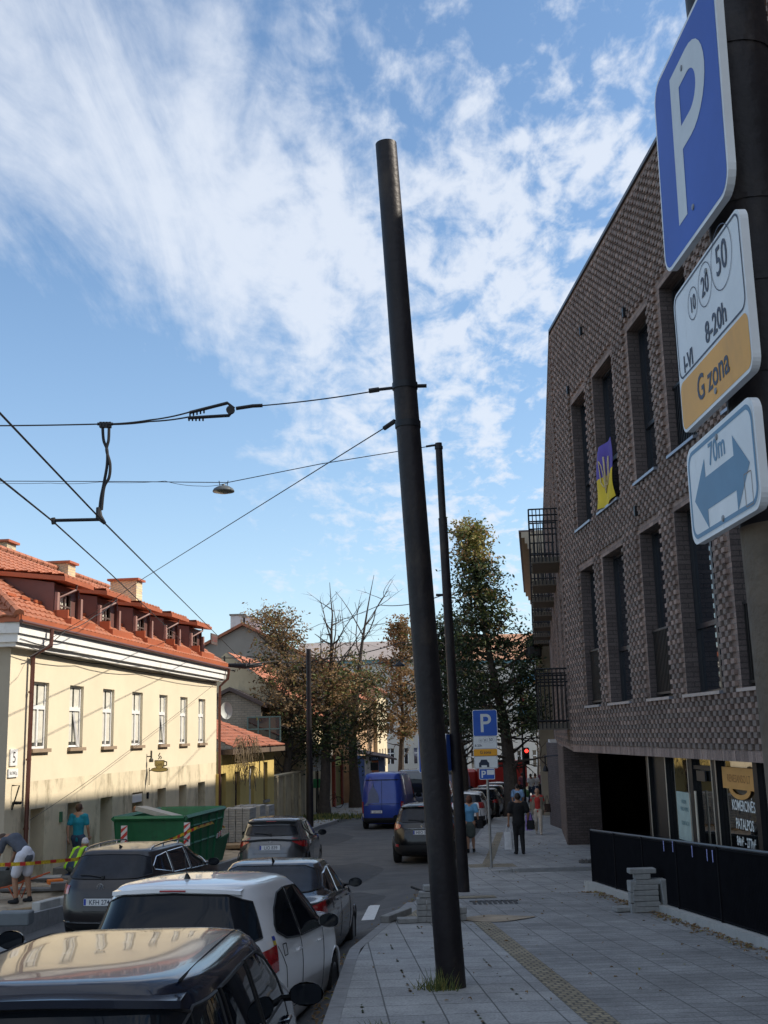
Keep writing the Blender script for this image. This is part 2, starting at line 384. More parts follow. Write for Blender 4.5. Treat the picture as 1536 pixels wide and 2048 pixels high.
# ================================================================ SETTING: ground
mat('asphalt', (.10, .10, .10), .88, var=.26, vs=1.3, bump=.5, bs=90, stain=(.15, .148, .14), sst=.7, sr=.53)
mat('kerbstone', (.26, .26, .26), .85, var=.15, vs=9, bump=.3, bs=50)
mat('sand', (.36, .29, .21), .95, var=.28, vs=2.2, bump=.9, bs=9, stain=(.22, .18, .13), sst=2.0)
mat('earth', (.14, .12, .09), .95, var=.25, vs=.6)
brickmat('slabs', (.29, .29, .285), (.35, .35, .34), (.12, .12, .115), .5, .5, .008, 0, .8, uv=False, rot=R(-3.1), bump=.8, grime=.28, gs=1.5, warp=.012)
brickmat('pavers', (.235, .235, .23), (.285, .283, .278), (.14, .14, .135), .40, .20, .008, 0, .8, uv=False, rot=R(-3.1), bump=.8, grime=.34, gs=1.3, warp=.010)
brickmat('tactile_brick', (.27, .225, .15), (.34, .285, .19), (.12, .11, .09), .10, .10, .012, .5, .85, uv=False, rot=R(-3.1), bump=1, grime=.3, gs=2)
def ysteps(a, b, st, extra=()):
    n = max(2, int((b-a)/st)); l = [a+(b-a)*i/n for i in range(n+1)]+[e for e in extra if a < e < b]+[k[0] for k in KN if a < k[0] < b]
    return sorted(set(l))
def strip(name, m, y0, y1, st, xl, xr, z, nx=8, extra=(), knd='structure', thick=0):
    mb = MB(); ys = ysteps(y0, y1, st, extra)
    def P(i, j):
        y = ys[j]; x = xl(y)+(xr(y)-xl(y))*i/(nx-1); return (x, y, z(x, y))
    mb.grid(P, nx, len(ys))
    o = mb.build(name, m); kind(o, knd); return o
mb = MB(); ys = [-80, -20, 0, 12, 24, 34, 44, 55, 75, 100, 150, 250, 400, 900, 2200]
xs = [-1500, -200, -60, -30, -12, 0, 12, 30, 60, 200, 1500]
mb.grid(lambda i, j: (xs[i], ys[j], H(ys[j])-.75), len(xs), len(ys)); kind(mb.build('ground', MT['earth']), 'structure')
strip('road', MT['asphalt'], -15, 92, 1.0, lambda y: kl(y)-.02, lambda y: kr(y)+.02, RZ, 24)
# the cross street at the bottom of the hill
mb = MB(); mb.grid(lambda i, j: (-60+i*8, 92+j*4.5, H(92+j*4.5)-.13), 18, 5); kind(mb.build('road', MT['asphalt']), 'structure')
def PZ(x, y):
    d = 0
    t = min(1, max(0, (y-21.8)/1.4)); d = .09*t*t*(3-2*t)
    if y > 28.2:
        a = 28.75 if x > 3.1 else 29.4
        if y > a: d = 0
        elif x <= 3.1: d = .09*(1-max(0, (y-28.2)/1.2))
    return H(y)-d
XT = lambda y: 2.255-.0527*y
XF = lambda y: 5.36-.0596*y
strip('pavement', MT['slabs'], -12, 21.4, 1.0, kr, XT, PZ, 6)
strip('pavement', MT['pavers'], -12, 23.4, 1.0, XT, lambda y: XF(y)+.1, PZ, 6)
strip('pavement', MT['pavers'], 21.4, 23.4, .25, kr, XT, lambda x, y: PZ(x, y)-.002, 6)
mb = MB(); ys = ysteps(23.4, 92, .5, (28.2, 28.7501, 28.75)); xsl = [0, .15, .3, .42, .43, .6, .8, 1]
def P(i, j):
    y = ys[j]; xr_ = 16 if y < 56 else 9.5+(y-56)*.13
    x = kr(y)+(xr_-kr(y))*i/15
    if abs(y-28.75) < .3 and 2.6 < x < 3.6: x = 3.1-(.001 if x <= 3.1 else -.001)
    return (x, y, PZ(x, y))
mb.grid(P, 16, len(ys)); kind(mb.build('pavement', MT['slabs']), 'structure')
# kerb stones along the pavement edge
def kerb(name, fx, ya, yb, side, zt, zb, w_=.14, L_=1.0, m='kerbstone'):
    mb = MB(); y = ya
    while y < yb:
        y2 = min(y+L_-.012, yb)
        for (a, b) in ((y, y2),):
            x0, x1 = fx(a), fx(b)
            vs = [(x0, a, zt(a)), (x0+side*w_, a, zt(a)), (x0+side*w_, a, zb(a)), (x0, a, zb(a)), (x1, b, zt(b)), (x1+side*w_, b, zt(b)), (x1+side*w_, b, zb(b)), (x1, b, zb(b))]
            mb.add(vs, [(0, 1, 5, 4), (1, 2, 6, 5), (2, 3, 7, 6), (3, 0, 4, 7), (0, 3, 2, 1), (4, 5, 6, 7)])
        y += L_
    o = mb.build(name, MT[m]); kind(o, 'structure'); return o
kerb('kerb', lambda y: kr(y), -10, 21.0, -1, lambda y: H(y)+.004, lambda y: H(y)-.5)
kerb('kerb', lambda y: kr(y), 29.4, 90, -1, lambda y: H(y)+.004, lambda y: H(y)-.4)
kerb('kerb', lambda y: kr(y), 21.0, 29.4, -1, lambda y: H(y)-.085, lambda y: H(y)-.4)
kerb('kerb', lambda y: kl(y), 14, 90, 1, lambda y: H(y)+.03 - (.09 if y < 25 else 0), lambda y: H(y)-.6, .16)
# kerb step where the driveway ends
mb = MB(); mb.box((9.6, 28.80, H(28.8)-.045), (13.0, .12, .094)); kind(mb.build('kerb', MT['kerbstone']), 'structure')
# unpaved left side where the pavement has been dug up
def SZ(x, y):
    g = H(y)+.02
    if y < 25: g -= .1*min(1, max(0, (x+9.4)/2))
    e = min(1, max(0, (kl(y)-x)/.8))*min(1, max(0, (x+10.5+.1*(26-y)*0)/1))
    return g+e*(.10*mnoise.noise(Vector((x*1.3, y*1.3, 0)))+.07*mnoise.noise(Vector((x*3.7, y*3.7, 3)))+.03*mnoise.noise(Vector((x*9, y*9, 5))))*(1 if y < 40 else .25)
strip('sand', MT['sand'], 12, 45, .16, lambda y: -14.5 if y < 26.4 else -11.777+.11*y-.4, lambda y: kl(y)+.02, SZ, 60)
strip('pavement', MT['slabs'], 45, 92, 1.0, lambda y: -11.9+.11*y-2, lambda y: kl(y)+.02, lambda x, y: H(y), 8)
# tactile paving strip and crossing tiles
def flat(name, m, pts, dz, st=.5):
    (x0, y0, w0), (x1, y1, w1) = pts; mb = MB(); ys_ = ysteps(y0, y1, st)
    def P(i, j):
        y = ys_[j]; t = (y-y0)/(y1-y0); x = x0+(x1-x0)*t+(i*2-1)*(w0+(w1-w0)*t)/2; return (x, y, PZ(x, y)+dz)
    mb.grid(P, 2, len(ys_)); o = mb.build(name, m); kind(o, 'structure'); return o
flat('tactile_paving', MT['tactile_brick'], ((2.15, 2, .26), (1.31, 17.7, .26)), .006)
mb = MB(); mb.grid(lambda i, j: (.55+i*.45, 21.5+j*.6, PZ(.55+i*.45, 21.5+j*.6)+.006), 4, 2); kind(mb.build('tactile_paving', MT['tactile_brick']), 'structure')
mb = MB(); mb.grid(lambda i, j: (1.95+i*.3, 29.4+j*.6, PZ(1.95+i*.3, 29.5+j*.6)+.006), 5, 3); kind(mb.build('tactile_paving', MT['tactile_brick']), 'structure')
mb = MB(); mb.grid(lambda i, j: (2.35+(j*.6)*.118+i*.26, 30.6+j*.6, H(30.6+j*.6)+.006), 2, 26); kind(mb.build('tactile_paving', MT['tactile_brick']), 'structure')
mb = MB(); mb.grid(lambda i, j: (.05+i*.12+j*.1, 18.0+j*.5, PZ(0, 18.0+j*.5)+.006), 3, 6); kind(mb.build('tactile_paving', MT['tactile_brick']), 'structure')
mat('road_paint', (.62, .62, .60), .7, var=.15, vs=14)
# worn crossing stripe and patches on the road
mb = MB(); q_ = [gr(x, y, .16) for x, y in ((722, 1822), (738, 1798), (760, 1800), (748, 1826))]; mb.add([(v.x, v.y, RZ(v.x, v.y)+.006) for v in q_], [(0, 1, 2, 3)][::-1]); kind(mb.build('road_marking', MT['road_paint']), 'structure')
mat('asphalt_patch', (.072, .073, .075), .9, var=.2, vs=3, bump=.3, bs=140)
for (cx_, cy_, a, b) in ((-1.2, 31, .9, 3.2), (-2.6, 46, 1.0, 3.5), (-.9, 24.5, .7, 1.5), (.6, 43, .5, 2.4)):
    mb = MB(); pts = [(cx_+a*math.cos(t)*(1+.15*math.sin(3*t)), cy_+b*math.sin(t)*(1+.1*math.cos(5*t))) for t in [i*2*math.pi/28 for i in range(28)]]
    mb.add([(x, y, RZ(x, y)+.004) for x, y in pts], [tuple(range(28))]); kind(mb.build('road_patch', MT['asphalt_patch']), 'structure')
# manholes / drain grate / dug hole near the stacked pavers
mat('cast_iron', (.05, .05, .052), .6, .6, var=.3, vs=20, bump=.5, bs=80)
g = gr(990, 1806); t = thing('drain_cover', 'dark rectangular slatted drain cover set into the grey pavement beyond the big pole', 'drain cover', (g.x, g.y, PZ(g.x, g.y)))
mb = MB()
for i in range(9): mb.box((g.x-.36+i*.09, g.y, PZ(g.x, g.y)+.008), (.05, .42, .012))
mb.build('grate', MT['cast_iron'], t)
mb = MB(); mb.box((g.x, g.y+.24, PZ(g.x, g.y)+.006), (.86, .05, .012)); mb.box((g.x, g.y-.24, PZ(g.x, g.y)+.006), (.86, .05, .012)); mb.build('frame', MT['cast_iron'], t)
g = gr(985, 1838); mb = MB()
mb.add([(g.x+.62*math.cos(a)*(1+.2*math.sin(3*a)), g.y+.42*math.sin(a)*(1+.15*math.cos(4*a)), H(g.y+.42*math.sin(a))+.012) for a in [i*math.pi/12 for i in range(24)]], [tuple(range(24))])
kind(mb.build('sand', MT['sand']), 'structure')
# ================================================================ BRICK BUILDING on the right
brickmat('brown_brick', (.185, .132, .112), (.34, .245, .205), (.19, .15, .13), .26, .08, .009, .5, .85, bump=.7, grime=.14)
brickmat('shaded_brick', (.095, .075, .072), (.135, .108, .102), (.065, .055, .052), .26, .08, .009, .5, .9, bump=.7, grime=.2)  # darker copy of the facade brick, shade in recesses put into the colour
mat('black_metal', (.014, .015, .018), .45, .3, var=.2, bump=.05, spec=.4)
mat('fence_metal', (.008, .008, .010), .9, 0, var=.2, spec=.08)
mat('dark_frame', (.030, .033, .040), .35, .3, var=.1)
mat('sill_metal', (.30, .32, .37), .4, .6, var=.1)
mat('slab_concrete', (.12, .105, .085), .85, var=.12, bump=.1)
mat('panel_dark', (.022, .020, .019), .5, .1, var=.25, vs=9)
glassmat('pane_dark', (.012, .016, .022), .03, 1.0, 2.0); glassmat('pane_shop', (.010, .010, .010), .015, 1.0, 2.1)
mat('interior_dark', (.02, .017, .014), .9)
BA, TA = 5.9, -.0587; BB, TB = .867, .1286; YC = 26.87
fa = Fr(BA, TA, YC, -1); fb = Fr(BB, TB, YC, -1)
ZB, ZT = -.49, 9.88
bb = thing('brick_building', 'brown brick building with chequered raised brickwork and tall dark windows', 'building', (4.4, 26.8, -3.3))
upY = [(23.75, 25.15, 'm'), (21.47, 23.08, 'w'), (18.97, 20.28, 'm'), (16.87, 18.2, 'r'), (14.2, 15.6, 'w'), (11.8, 13.1, 'm'), (9.2, 10.7, 'w')]
loY = [(23.9, 25.2, 'p'), (21.52, 23.15, 'w'), (19.05, 20.35, 'p'), (16.62, 18.3, 'w'), (14.45, 15.9, 'p'), (11.7, 13.2, 'w'), (9.2, 10.6, 'p')]
HA = [(fa.S(a), fa.S(b), 4.46, 7.43, k) for a, b, k in upY]+[(fa.S(a), fa.S(b), .52, 3.53, k) for a, b, k in loY]
mb = MB(); sA0 = fa.S(-9)
holes_wall(mb, fa, sA0, 0, ZB, ZT, HA, .001)
mb.build('facade_wall', MT['brown_brick'], bb)
mb = MB()
for a, b, c, d, _k in HA:
    mb.quad(fa.P(a, c, 0), fa.P(a, d, 0), fa.P(a, d, -.3), fa.P(a, c, -.3), [(0, c), (0, d), (.3, d), (.3, c)]); mb.quad(fa.P(b, c, 0), fa.P(b, c, -.3), fa.P(b, d, -.3), fa.P(b, d, 0), [(0, c), (.3, c), (.3, d), (0, d)])
    mb.quad(fa.P(a, d, 0), fa.P(b, d, 0), fa.P(b, d, -.3), fa.P(a, d, -.3), [(a, 0), (b, 0), (b, .3), (a, .3)])
mb.build('window_reveals', MT['shaded_brick'], bb)
def studs(fr, s0, s1, z0, z1, holes, seed, out=.052, pitch=.26):
    rnd = random.Random(seed); mb = MB(); k = 0; z = z0
    while z < z1-.07:
        s_ = s0+(k % 2)*pitch/2
        while s_ < s1-.13:
            a, b = s_, s_+.125
            if not any(h[0]-.02 < b and a < h[1]+.02 and h[2]-.04 < z+.07 and z < h[3]+.10 for h in holes):
                o1 = out*(.85+.3*rnd.random()); c, d = z+.004, z+.076
                uc = (math.floor(a/.26)*.26+.13, z+.04); uv = [uc]*4
                v = [fr.P(a, c, -.002), fr.P(b, c, -.002), fr.P(b, d, -.002), fr.P(a, d, -.002), fr.P(a, c, o1), fr.P(b, c, o1), fr.P(b, d, o1), fr.P(a, d, o1)]
                mb.add(v, [(4, 5, 6, 7), (0, 1, 5, 4), (2, 3, 7, 6), (1, 2, 6, 5), (3, 0, 4, 7)], [uv]*5)
            s_ += pitch
        z += .08; k += 1
    return mb
studs(fa, fa.S(5.5), -.02, ZB+.17, ZT-.05, HA, 3).build('raised_brickwork', MT['brown_brick'], bb)
# soldier course under the overhang
mb = MB(); s_ = fa.S(5.5)
while s_ < -.05:
    v0 = s_; fa.box(mb, v0+.004, v0+.076, ZB+.002, ZB+.150, -.001, .030+.006*random.random()); s_ += .08
n = len(mb.f); mb.uv = [[(i*.26+.1, (i//6)*.08+.04)]*4 for i in range(n)]
mb.build('soldier_course', MT['brown_brick'], bb)
mb = MB(); sB1 = fb.S(56.5)
HB = [(fb.S(y+1.1), fb.S(y+2.3), 4.46, 7.2) for y in (28.2, 32.7, 36.9, 41.5, 46.2, 51)]+[(fb.S(y+1.1), fb.S(y+2.3), .4, 3.3) for y in (27.6, 32.7, 36.9, 41.5, 46.2, 51)]
holes_wall(mb, fb, 0, sB1, ZB, ZT, HB, .3)
holes_wall(mb, fb, fb.S(37.7), sB1, -6, ZB, [], .3)
mb.build('side_wall', MT['brown_brick'], bb)
studs(fb, .05, fb.S(48), ZB+.1, ZT-.05, HB, 5).build('raised_brickwork', MT['brown_brick'], bb)
studs(fb, fb.S(37.7), fb.S(48), -4.2, ZB, [], 6, .03).build('raised_brickwork', MT['brown_brick'], bb)
mb = MB()
for h in HB: mb.quad(fb.P(h[0], h[2], -.2), fb.P(h[1], h[2], -.2), fb.P(h[1], h[3], -.2), fb.P(h[0], h[3], -.2))
mb.build('window', MT['pane_dark'], bb)
# roof, coping, back, soffit, recess walls
a0 = fa.P(sA0, 0); c0 = fa.P(0, 0); e0 = fb.P(sB1, 0)
mb = MB()
top = [a0, c0, e0, e0+Vector((14, 0, 0)), a0+Vector((13, 0, 0))]
mb.add([(p.x, p.y, ZT-.02) for p in top], [(0, 1, 2, 3, 4)][::-1])
for i, j in ((2, 3), (3, 4), (4, 0)): mb.quad((top[i].x, top[i].y, -6), (top[j].x, top[j].y, -6), (top[j].x, top[j].y, ZT-.02), (top[i].x, top[i].y, ZT-.02))
mb.build('roof', MT['slab_concrete'], bb)
mb = MB(); fa.box(mb, sA0, .03, ZT, ZT+.07, -.4, .05); fb.box(mb, .0, sB1, ZT, ZT+.07, -.4, .052); mb.build('coping', MT['dark_frame'], bb)
mb = MB()   # soffit
q = [fa.P(sA0, ZB), fa.P(0, ZB), fb.P(fb.S(37.7), ZB), Vector((16, 37.7, ZB)), Vector((16, -9, ZB))]
mb.add([(p.x, p.y, ZB) for p in q], [(0, 1, 2, 3, 4)]); mb.build('soffit', MT['slab_concrete'], bb)
mb = MB()
e = fb.P(fb.S(37.7), 0)
def vq(mb, x0, y0, x1, y1, z0, z1):
    Ln = math.hypot(x1-x0, y1-y0); mb.quad((x0, y0, z0), (x1, y1, z0), (x1, y1, z1), (x0, y0, z1), [(0, z0), (Ln, z0), (Ln, z1), (0, z1)])
vq(mb, e.x, 37.7, 6.85, 37.7, -5, ZB); vq(mb, 6.85, 37.7, 6.85, 50, -5, ZB); vq(mb, 6.85, 50, 12, 50, -5, ZB)
vq(mb, 10.5, 50, 10.5, 21.28, -5, ZB); vq(mb, 10.5, 21.28, 4.80, 21.28, -5, ZB)
mb.build('passage_wall', MT['shaded_brick'], bb)
# windows of the street facade
def bwin(h, lab=None):
    s0, s1, z0, z1, k = h; d0 = -.30; fwid = .055; W_ = s1-s0
    mb = MB()
    fa.box(mb, s0, s0+fwid, z0, z1, d0, d0+.08); fa.box(mb, s1-fwid, s1, z0, z1, d0, d0+.08)
    fa.box(mb, s0+fwid, s1-fwid, z1-fwid, z1, d0, d0+.08); fa.box(mb, s0+fwid, s1-fwid, z0, z0+fwid, d0, d0+.08)
    mid = s0+W_*.42; fa.box(mb, mid-.035, mid+.035, z0+fwid, z1-fwid, d0+.002, d0+.078)
    if k in 'wm': tz = z0+(z1-z0)*.36; fa.box(mb, s0+fwid, mid-.035, tz-.04, tz+.04, d0+.004, d0+.074); fa.box(mb, mid+.035, s1-fwid, tz-.04, tz+.04, d0+.004, d0+.074)
    f = mb.build('window', MT['dark_frame'], bb)
    mb = MB(); mb.quad(fa.P(s0, z0, d0+.03), fa.P(s1, z0, d0+.03), fa.P(s1, z1, d0+.03), fa.P(s0, z1, d0+.03)); mb.build('pane', MT['pane_dark'], f)
    mb = MB(); fa.box(mb, s0-.02, s1+.02, z0-.045, z0+.004, -.27, .085); mb.build('sill', MT['sill_metal'], f)
    if k in 'pr':
        mb = MB(); hh = 1.18 if k == 'p' else 1.15
        if k == 'p': fa.box(mb, s0+.02, s1-.02, z0+.12, z0+hh, -.16, -.13)
        fa.box(mb, s0, s1, z0+hh, z0+hh+.04, -.17, -.10); fa.box(mb, s0, s1, z0+.07, z0+.11, -.17, -.10)
        x = s0+.05
        while x < s1-.03: fa.box(mb, x, x+.018, z0+.11, z0+hh, -.129, -.108); x += .085
        mb.build('railing', MT['panel_dark'] if k == 'p' else MT['black_metal'], f)
for h in HA: bwin(h)
# shop front under the overhang
SI = -.14
mb = MB()
posts = [(21.27, 21.12), (20.30, 20.08), (18.83, 18.64), (17.72, 17.52), (16.02, 15.86), (14.3, 14.15), (12.6, 12.45), (10.8, 10.65)]
for a, b in posts: fa.box(mb, fa.S(b), fa.S(a), -3.75, ZB-.002, SI-.10, SI+.05)
fa.box(mb, fa.S(8), fa.S(21.1), -3.75, -3.45, SI-.08, SI+.03); fa.box(mb, fa.S(18.64), fa.S(17.72), -.66, -.60, SI-.06, SI+.03); fa.box(mb, fa.S(21.12), fa.S(20.30), -3.4, ZB-.004, SI-.06, SI-.02)
sf = mb.build('shop_front', MT['black_metal'], bb)
mb = MB(); mb.quad(fa.P(fa.S(8), -3.6, SI-.02), fa.P(fa.S(20.1), -3.6, SI-.02), fa.P(fa.S(20.1), ZB, SI-.02), fa.P(fa.S(8), ZB, SI-.02)); mb.build('pane', MT['pane_shop'], sf)
mat('bright_edge', (.55, .50, .42), .4, .5)
mb = MB()
for y in (21.10, 20.07, 18.85, 17.70, 17.51): fa.box(mb, fa.S(y)-.012, fa.S(y)+.012, -3.4, ZB-.006, SI+.051, SI+.062)
mb.build('edge_strip', MT['bright_edge'], sf)
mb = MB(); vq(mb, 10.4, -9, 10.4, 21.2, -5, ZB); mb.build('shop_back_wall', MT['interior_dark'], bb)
# shop signs on the glass
def wallM(fr, S_, z, o, sgn):      # readable frame: x axis to the viewer's right
    return frameM(fr.P(S_, z, o), fr.d*sgn, (0, 0, 1))
mat('orange_sign', (.62, .30, .075), .6, var=.08); mat('sign_ink', (.30, .13, .03), .7); mat('window_white', (.78, .78, .74), .6)
t = thing('shop_sign', 'orange shop window board with a smile shape under its lettering', 'sign', fa.P(fa.S(16.69), -.8, -.1))
mb = MB(); Mx = wallM(fa, fa.S(16.69), -.90, SI+.0, -1)
mb.prism([(-.67, 0), (.67, 0), (.67, .31), (-.67, .31)], Mx, .012)
n = 18; arc = [(.42*math.cos(math.pi+math.pi*i/n), .0+.14*math.sin(math.pi+math.pi*i/n)) for i in range(n+1)]; arc2 = [(.30*math.cos(math.pi+math.pi*i/n), -.0+.075*math.sin(math.pi+math.pi*i/n)) for i in range(n+1)]
for i in range(n): mb.prism([arc[i], arc[i+1], (arc2[i+1][0], min(0, arc2[i+1][1])), (arc2[i][0], min(0, arc2[i][1]))], Mx, .012)
mb.build('board', MT['orange_sign'], t)
mb = MB(); textmesh('RENESANSO LT', .155, frameM(Mx @ Vector((0, .10, .014)), -fa.d, (0, 0, 1)), mb, sx=.86); mb.build('lettering', MT['sign_ink'], t)
for txt_, z_, sz in (('KOMERCINĖS', -1.20, .21), ('PATALPOS', -1.46, .21), ('84м² - 277м²', -1.70, .19)):
    mb = MB(); textmesh(txt_, sz, frameM(fa.P(fa.S(16.66), z_, SI-.014), -fa.d, (0, 0, 1)), mb, sx=.70, bold=.003)
    tag(mb.build('window_lettering', MT['window_white']), {'K': 'white word KOMERCINĖS written on the shop glass just below the orange board', 'P': 'white word PATALPOS written on the shop glass, middle of three lines', '8': 'white floor area figures written on the shop glass, lowest of three lines'}[txt_[0]], 'lettering')
mat('poster', (.36, .44, .40), .6, var=.15, vs=6)
t = thing('poster', 'pale green poster standing behind the shop glass', 'poster', fa.P(fa.S(19.3), -1.5, -.15))
mb = MB(); fa.box(mb, fa.S(19.75), fa.S(18.95), -1.85, -1.06, SI-.012, SI-.006); mb.build('sheet', MT['poster'], t)
mat('poster_ink', (.10, .20, .22), .6)
for k_, tx_ in enumerate(('NUOMA', 'PARDAVIMAS', 'KONTAKTAI')): mb = MB(); textmesh(tx_, .10, frameM(fa.P(fa.S(19.35), (-1.25, -1.37, -1.6)[k_], SI-.004), -fa.d, (0, 0, 1)), mb, sx=.7); mb.build('lettering', MT['poster_ink'], t)
# door box
mb = MB(); fa.box(mb, fa.S(18.5), fa.S(18.1), -.84, -.68, SI+.0, SI+.03); mb.build('door_closer', MT['dark_frame'], sf)
mb = MB(); mb.tube([fa.P(fa.S(18.5), -1.0, SI+.07), fa.P(fa.S(18.5), -2.4, SI+.07)], .02); mb.build('door_handle', MT['bright_edge'], sf)
# balconies
mat('flagcloth_blue', (.10, .075, .40), .8, var=.1)
def balcony(y0, z, Ln, dep, hgt, dense, box=False):
    s0 = fb.S(y0); s1 = s0+Ln
    mb = MB(); fb.box(mb, s0+.03, s1-.03, z-.15, z, .0, dep-.03); sl = mb.build('balcony', MT['slab_concrete'], bb)
    mb = MB()
    def rail(p, q, step=.11, top=True):
        p = Vector(p); q = Vector(q); d = q-p; n = max(2, int(d.length/step)); zt = z+hgt
        for hz_ in (zt, z+.06)+((zt-.16, zt-.32) if dense else ()):
            mb.tube([(p.x, p.y, hz_), (q.x, q.y, hz_)], .02, 4)
        for i in range(n+1):
            c = p+d*i/n; r_ = .02 if i in (0, n) else .013
            mb.tube([(c.x, c.y, z-.12), (c.x, c.y, zt)], r_, 4)
    A = fb.P(s0, 0, .02); B = fb.P(s0, 0, dep); D = fb.P(s1, 0, dep); E = fb.P(s1, 0, .02)
    rail(A, B, .09 if dense else .1); rail(B, D, .13); rail(D, E)
    if box: mb.tube([B+Vector((0, 0, z-.1)), B+Vector((0, 0, z+hgt+.55))], .02, 4); fb.box(mb, s0, s0+.6, z+.05, z+.9, dep-.25, dep-.22)
    mb.build('railing', MT['black_metal'], sl)
for i, y in enumerate((28.2, 32.7, 36.9, 41.6, 46.3, 51, 55.0)): balcony(y, 4.36, 2.0, .78, 1.12 if i else 1.25, i == 0)
balcony(27.35, .18, 2.2, .80, 1.30, True)
mb = MB(); fb.box(mb, fb.S(27.5), fb.S(29.3), .25, 1.15, .74, .77); mb.build('balcony_screen', MT['panel_dark'], bb)
# small fittings on the brick facade
for px, py in ((1255, 625), (1168, 662), (1142, 780), (1279, 1022)):
    p = on(px, py, BA, TA); s_ = fa.S(p.y); mb = MB(); fa.box(mb, s_-.04, s_+.04, p.z-.09, p.z+.09, .0, .10); mb.build('wall_fitting', MT['black_metal'], bb)
# flag in the window
t = thing('flag', 'blue and yellow flag with a pale trident hanging in an upper brick building window', 'flag', fa.P(fa.S(22.3), 4.5, .1))
mat('flag_blue', (.085, .06, .33), .85, var=.15, vs=3); mat('flag_yellow', (.62, .46, .02), .85, var=.12, vs=3); mat('flag_emblem', (.60, .50, .30), .8)
def fw(u, v, o=0):    # u 0..1 along (near->far reversed), v 0..1 up
    s_ = fa.S(21.48)+u*1.42+.05*math.sin(v*5); z_ = 4.50+v*1.18-.06*math.sin(u*3.1)*(1-v)+.04*u*v
    return fa.P(s_, z_, .09+.035*math.sin(u*9+v*2)+.02*math.sin(v*7+u*3)+o)
for nm, m_, v0, v1 in (('yellow_half', 'flag_yellow', 0, .5), ('blue_half', 'flag_blue', .5, 1)):
    mb = MB(); mb.grid(lambda i, j: fw(i/24, v0+(v1-v0)*j/12), 25, 13); mb.grid(lambda i, j: fw(i/24, v0+(v1-v0)*j/12, -.006), 25, 13); mb.build(nm, MT[m_], t, smooth=True)
mb = MB()
def es(pts, r_=.013): mb.tube([fw(.5+x, .5+y, .012) for x, y in pts], r_, 5)
es([(0, .30), (0, -.22)], .022); es([(-.17, .27), (-.17, -.08), (-.10, -.16), (.10, -.16), (.17, -.08), (.17, .27), (.10, .18), (.08, .02), (0, -.28), (-.08, .02), (-.10, .18), (-.17, .27)])
mb.build('emblem', MT['flag_emblem'], t, smooth=True)
# ---------------------------------------------------------------- fence in front of the shop
ft = thing('fence', 'black metal bar fence on a pale concrete base beside the pavement', 'fence', (XF(19), 19, H(19)))
ffr = Fr(5.36, -.0596, 23.2, -1)
def fs(y): return ffr.S(y)
yy = [23.2, 21.35, 19.5, 17.65, 15.8, 13.95, 12.1, 10.25, 8.4, 6.5, 4.6]
for a, b in zip(yy, yy[1:]):
    mb = MB(); za, zb_ = H(a), H(b)
    P = lambda y, dz, o=0: ffr.P(fs(y), H(y)+dz, o)
    for dz in (1.06, .14): mb.tube([P(a-.03, dz), P(b+.03, dz)], .018, 4)
    n = 34
    for i in range(n+1):
        y = a-.05+(b-a+.1)*i/n; mb.tube([P(y, .14), P(y, 1.05)], .0125, 4, cap=False)
    mb.build('bar_panel', MT['fence_metal'], ft)
for y in yy:
    mb = MB(); p = ffr.P(fs(y), 0, 0); mb.box((p.x, p.y, H(y)+.53), (.05, .05, 1.14)); mb.build('post', MT['fence_metal'], ft)
mb = MB(); mb.tube([ffr.P(fs(23.2), H(23.2)+1.10), ffr.P(fs(12.1), H(12.1)+1.10), ffr.P(fs(4.6), H(4.6)+1.10)], .022, 6); mb.build('handrail', mat('rail_grey', (.05, .05, .055), .35, .4), ft)
mb = MB(); mat('pale_concrete', (.42, .41, .38), .85, var=.12, vs=5, bump=.1)
for a, b in ((23.45, 19.5), (19.49, 15.8), (15.79, 12.1), (12.09, 4.6)):
    v = [ffr.P(fs(y), H(y)+dz, o) for y in (a, b) for dz in (-.4, .115) for o in (-.12, .13)]
    mb.add(v, [(0, 1, 3, 2), (4, 6, 7, 5), (0, 4, 5, 1), (2, 3, 7, 6), (0, 2, 6, 4), (1, 5, 7, 3)])
mb.build('base', MT['pale_concrete'], ft)
mat('tape_blue', (.35, .38, .75), .5)
# paper strips hanging on the fence rail
for k, (px, py) in enumerate(((1329, 1695), (1347, 1696), (1386, 1705), (1416, 1712), (1427, 1714))):
    g = on(px, py-14, 5.36-.03, -.0596); mb = MB(); mb.box((g.x-.02, g.y, g.z-.08), (.006, .02, .16)); o = mb.build('ribbon', MT['tape_blue'])
    tag(o, 'thin pale blue ribbon tied to the handrail of the black fence', 'ribbon', 'ribbons on the black fence')
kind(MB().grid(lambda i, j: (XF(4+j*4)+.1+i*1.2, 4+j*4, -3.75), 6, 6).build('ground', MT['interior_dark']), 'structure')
# ---------------------------------------------------------------- beige building beyond
mat('beige_wall', (.36, .31, .235), .85, var=.10, vs=.8, bump=.1, stain=(.28, .23, .17)); mat('dark_tin', (.10, .07, .06), .6, var=.2)
f3 = Fr(7.55-.1286*57.5, .1286, 57.5, -1)
t3 = thing('beige_building', 'tall beige building with projecting cornice beyond the brick building', 'building', (8.5, 60, -4.2))
mb = MB(); L3 = 26
H3 = [(s_, s_+1.1, z_, z_+2) for s_ in (2.5, 6, 9.5, 13, 17, 21) for z_ in (-2.6, 1.2, 5)]
holes_wall(mb, f3, 0, L3, -7, 10.3, H3, .2)
a = f3.P(0, 0); b = f3.P(L3, 0)
mb.quad((a.x, a.y, -7), (a.x+14, a.y, -7), (a.x+14, a.y, 10.3), (a.x, a.y, 10.3)); mb.quad((a.x, a.y, 10.3), (a.x+14, a.y, 10.3), (b.x+14, b.y, 10.3), (b.x, b.y, 10.3))
mb.build('wall', MT['beige_wall'], t3)
mb = MB()
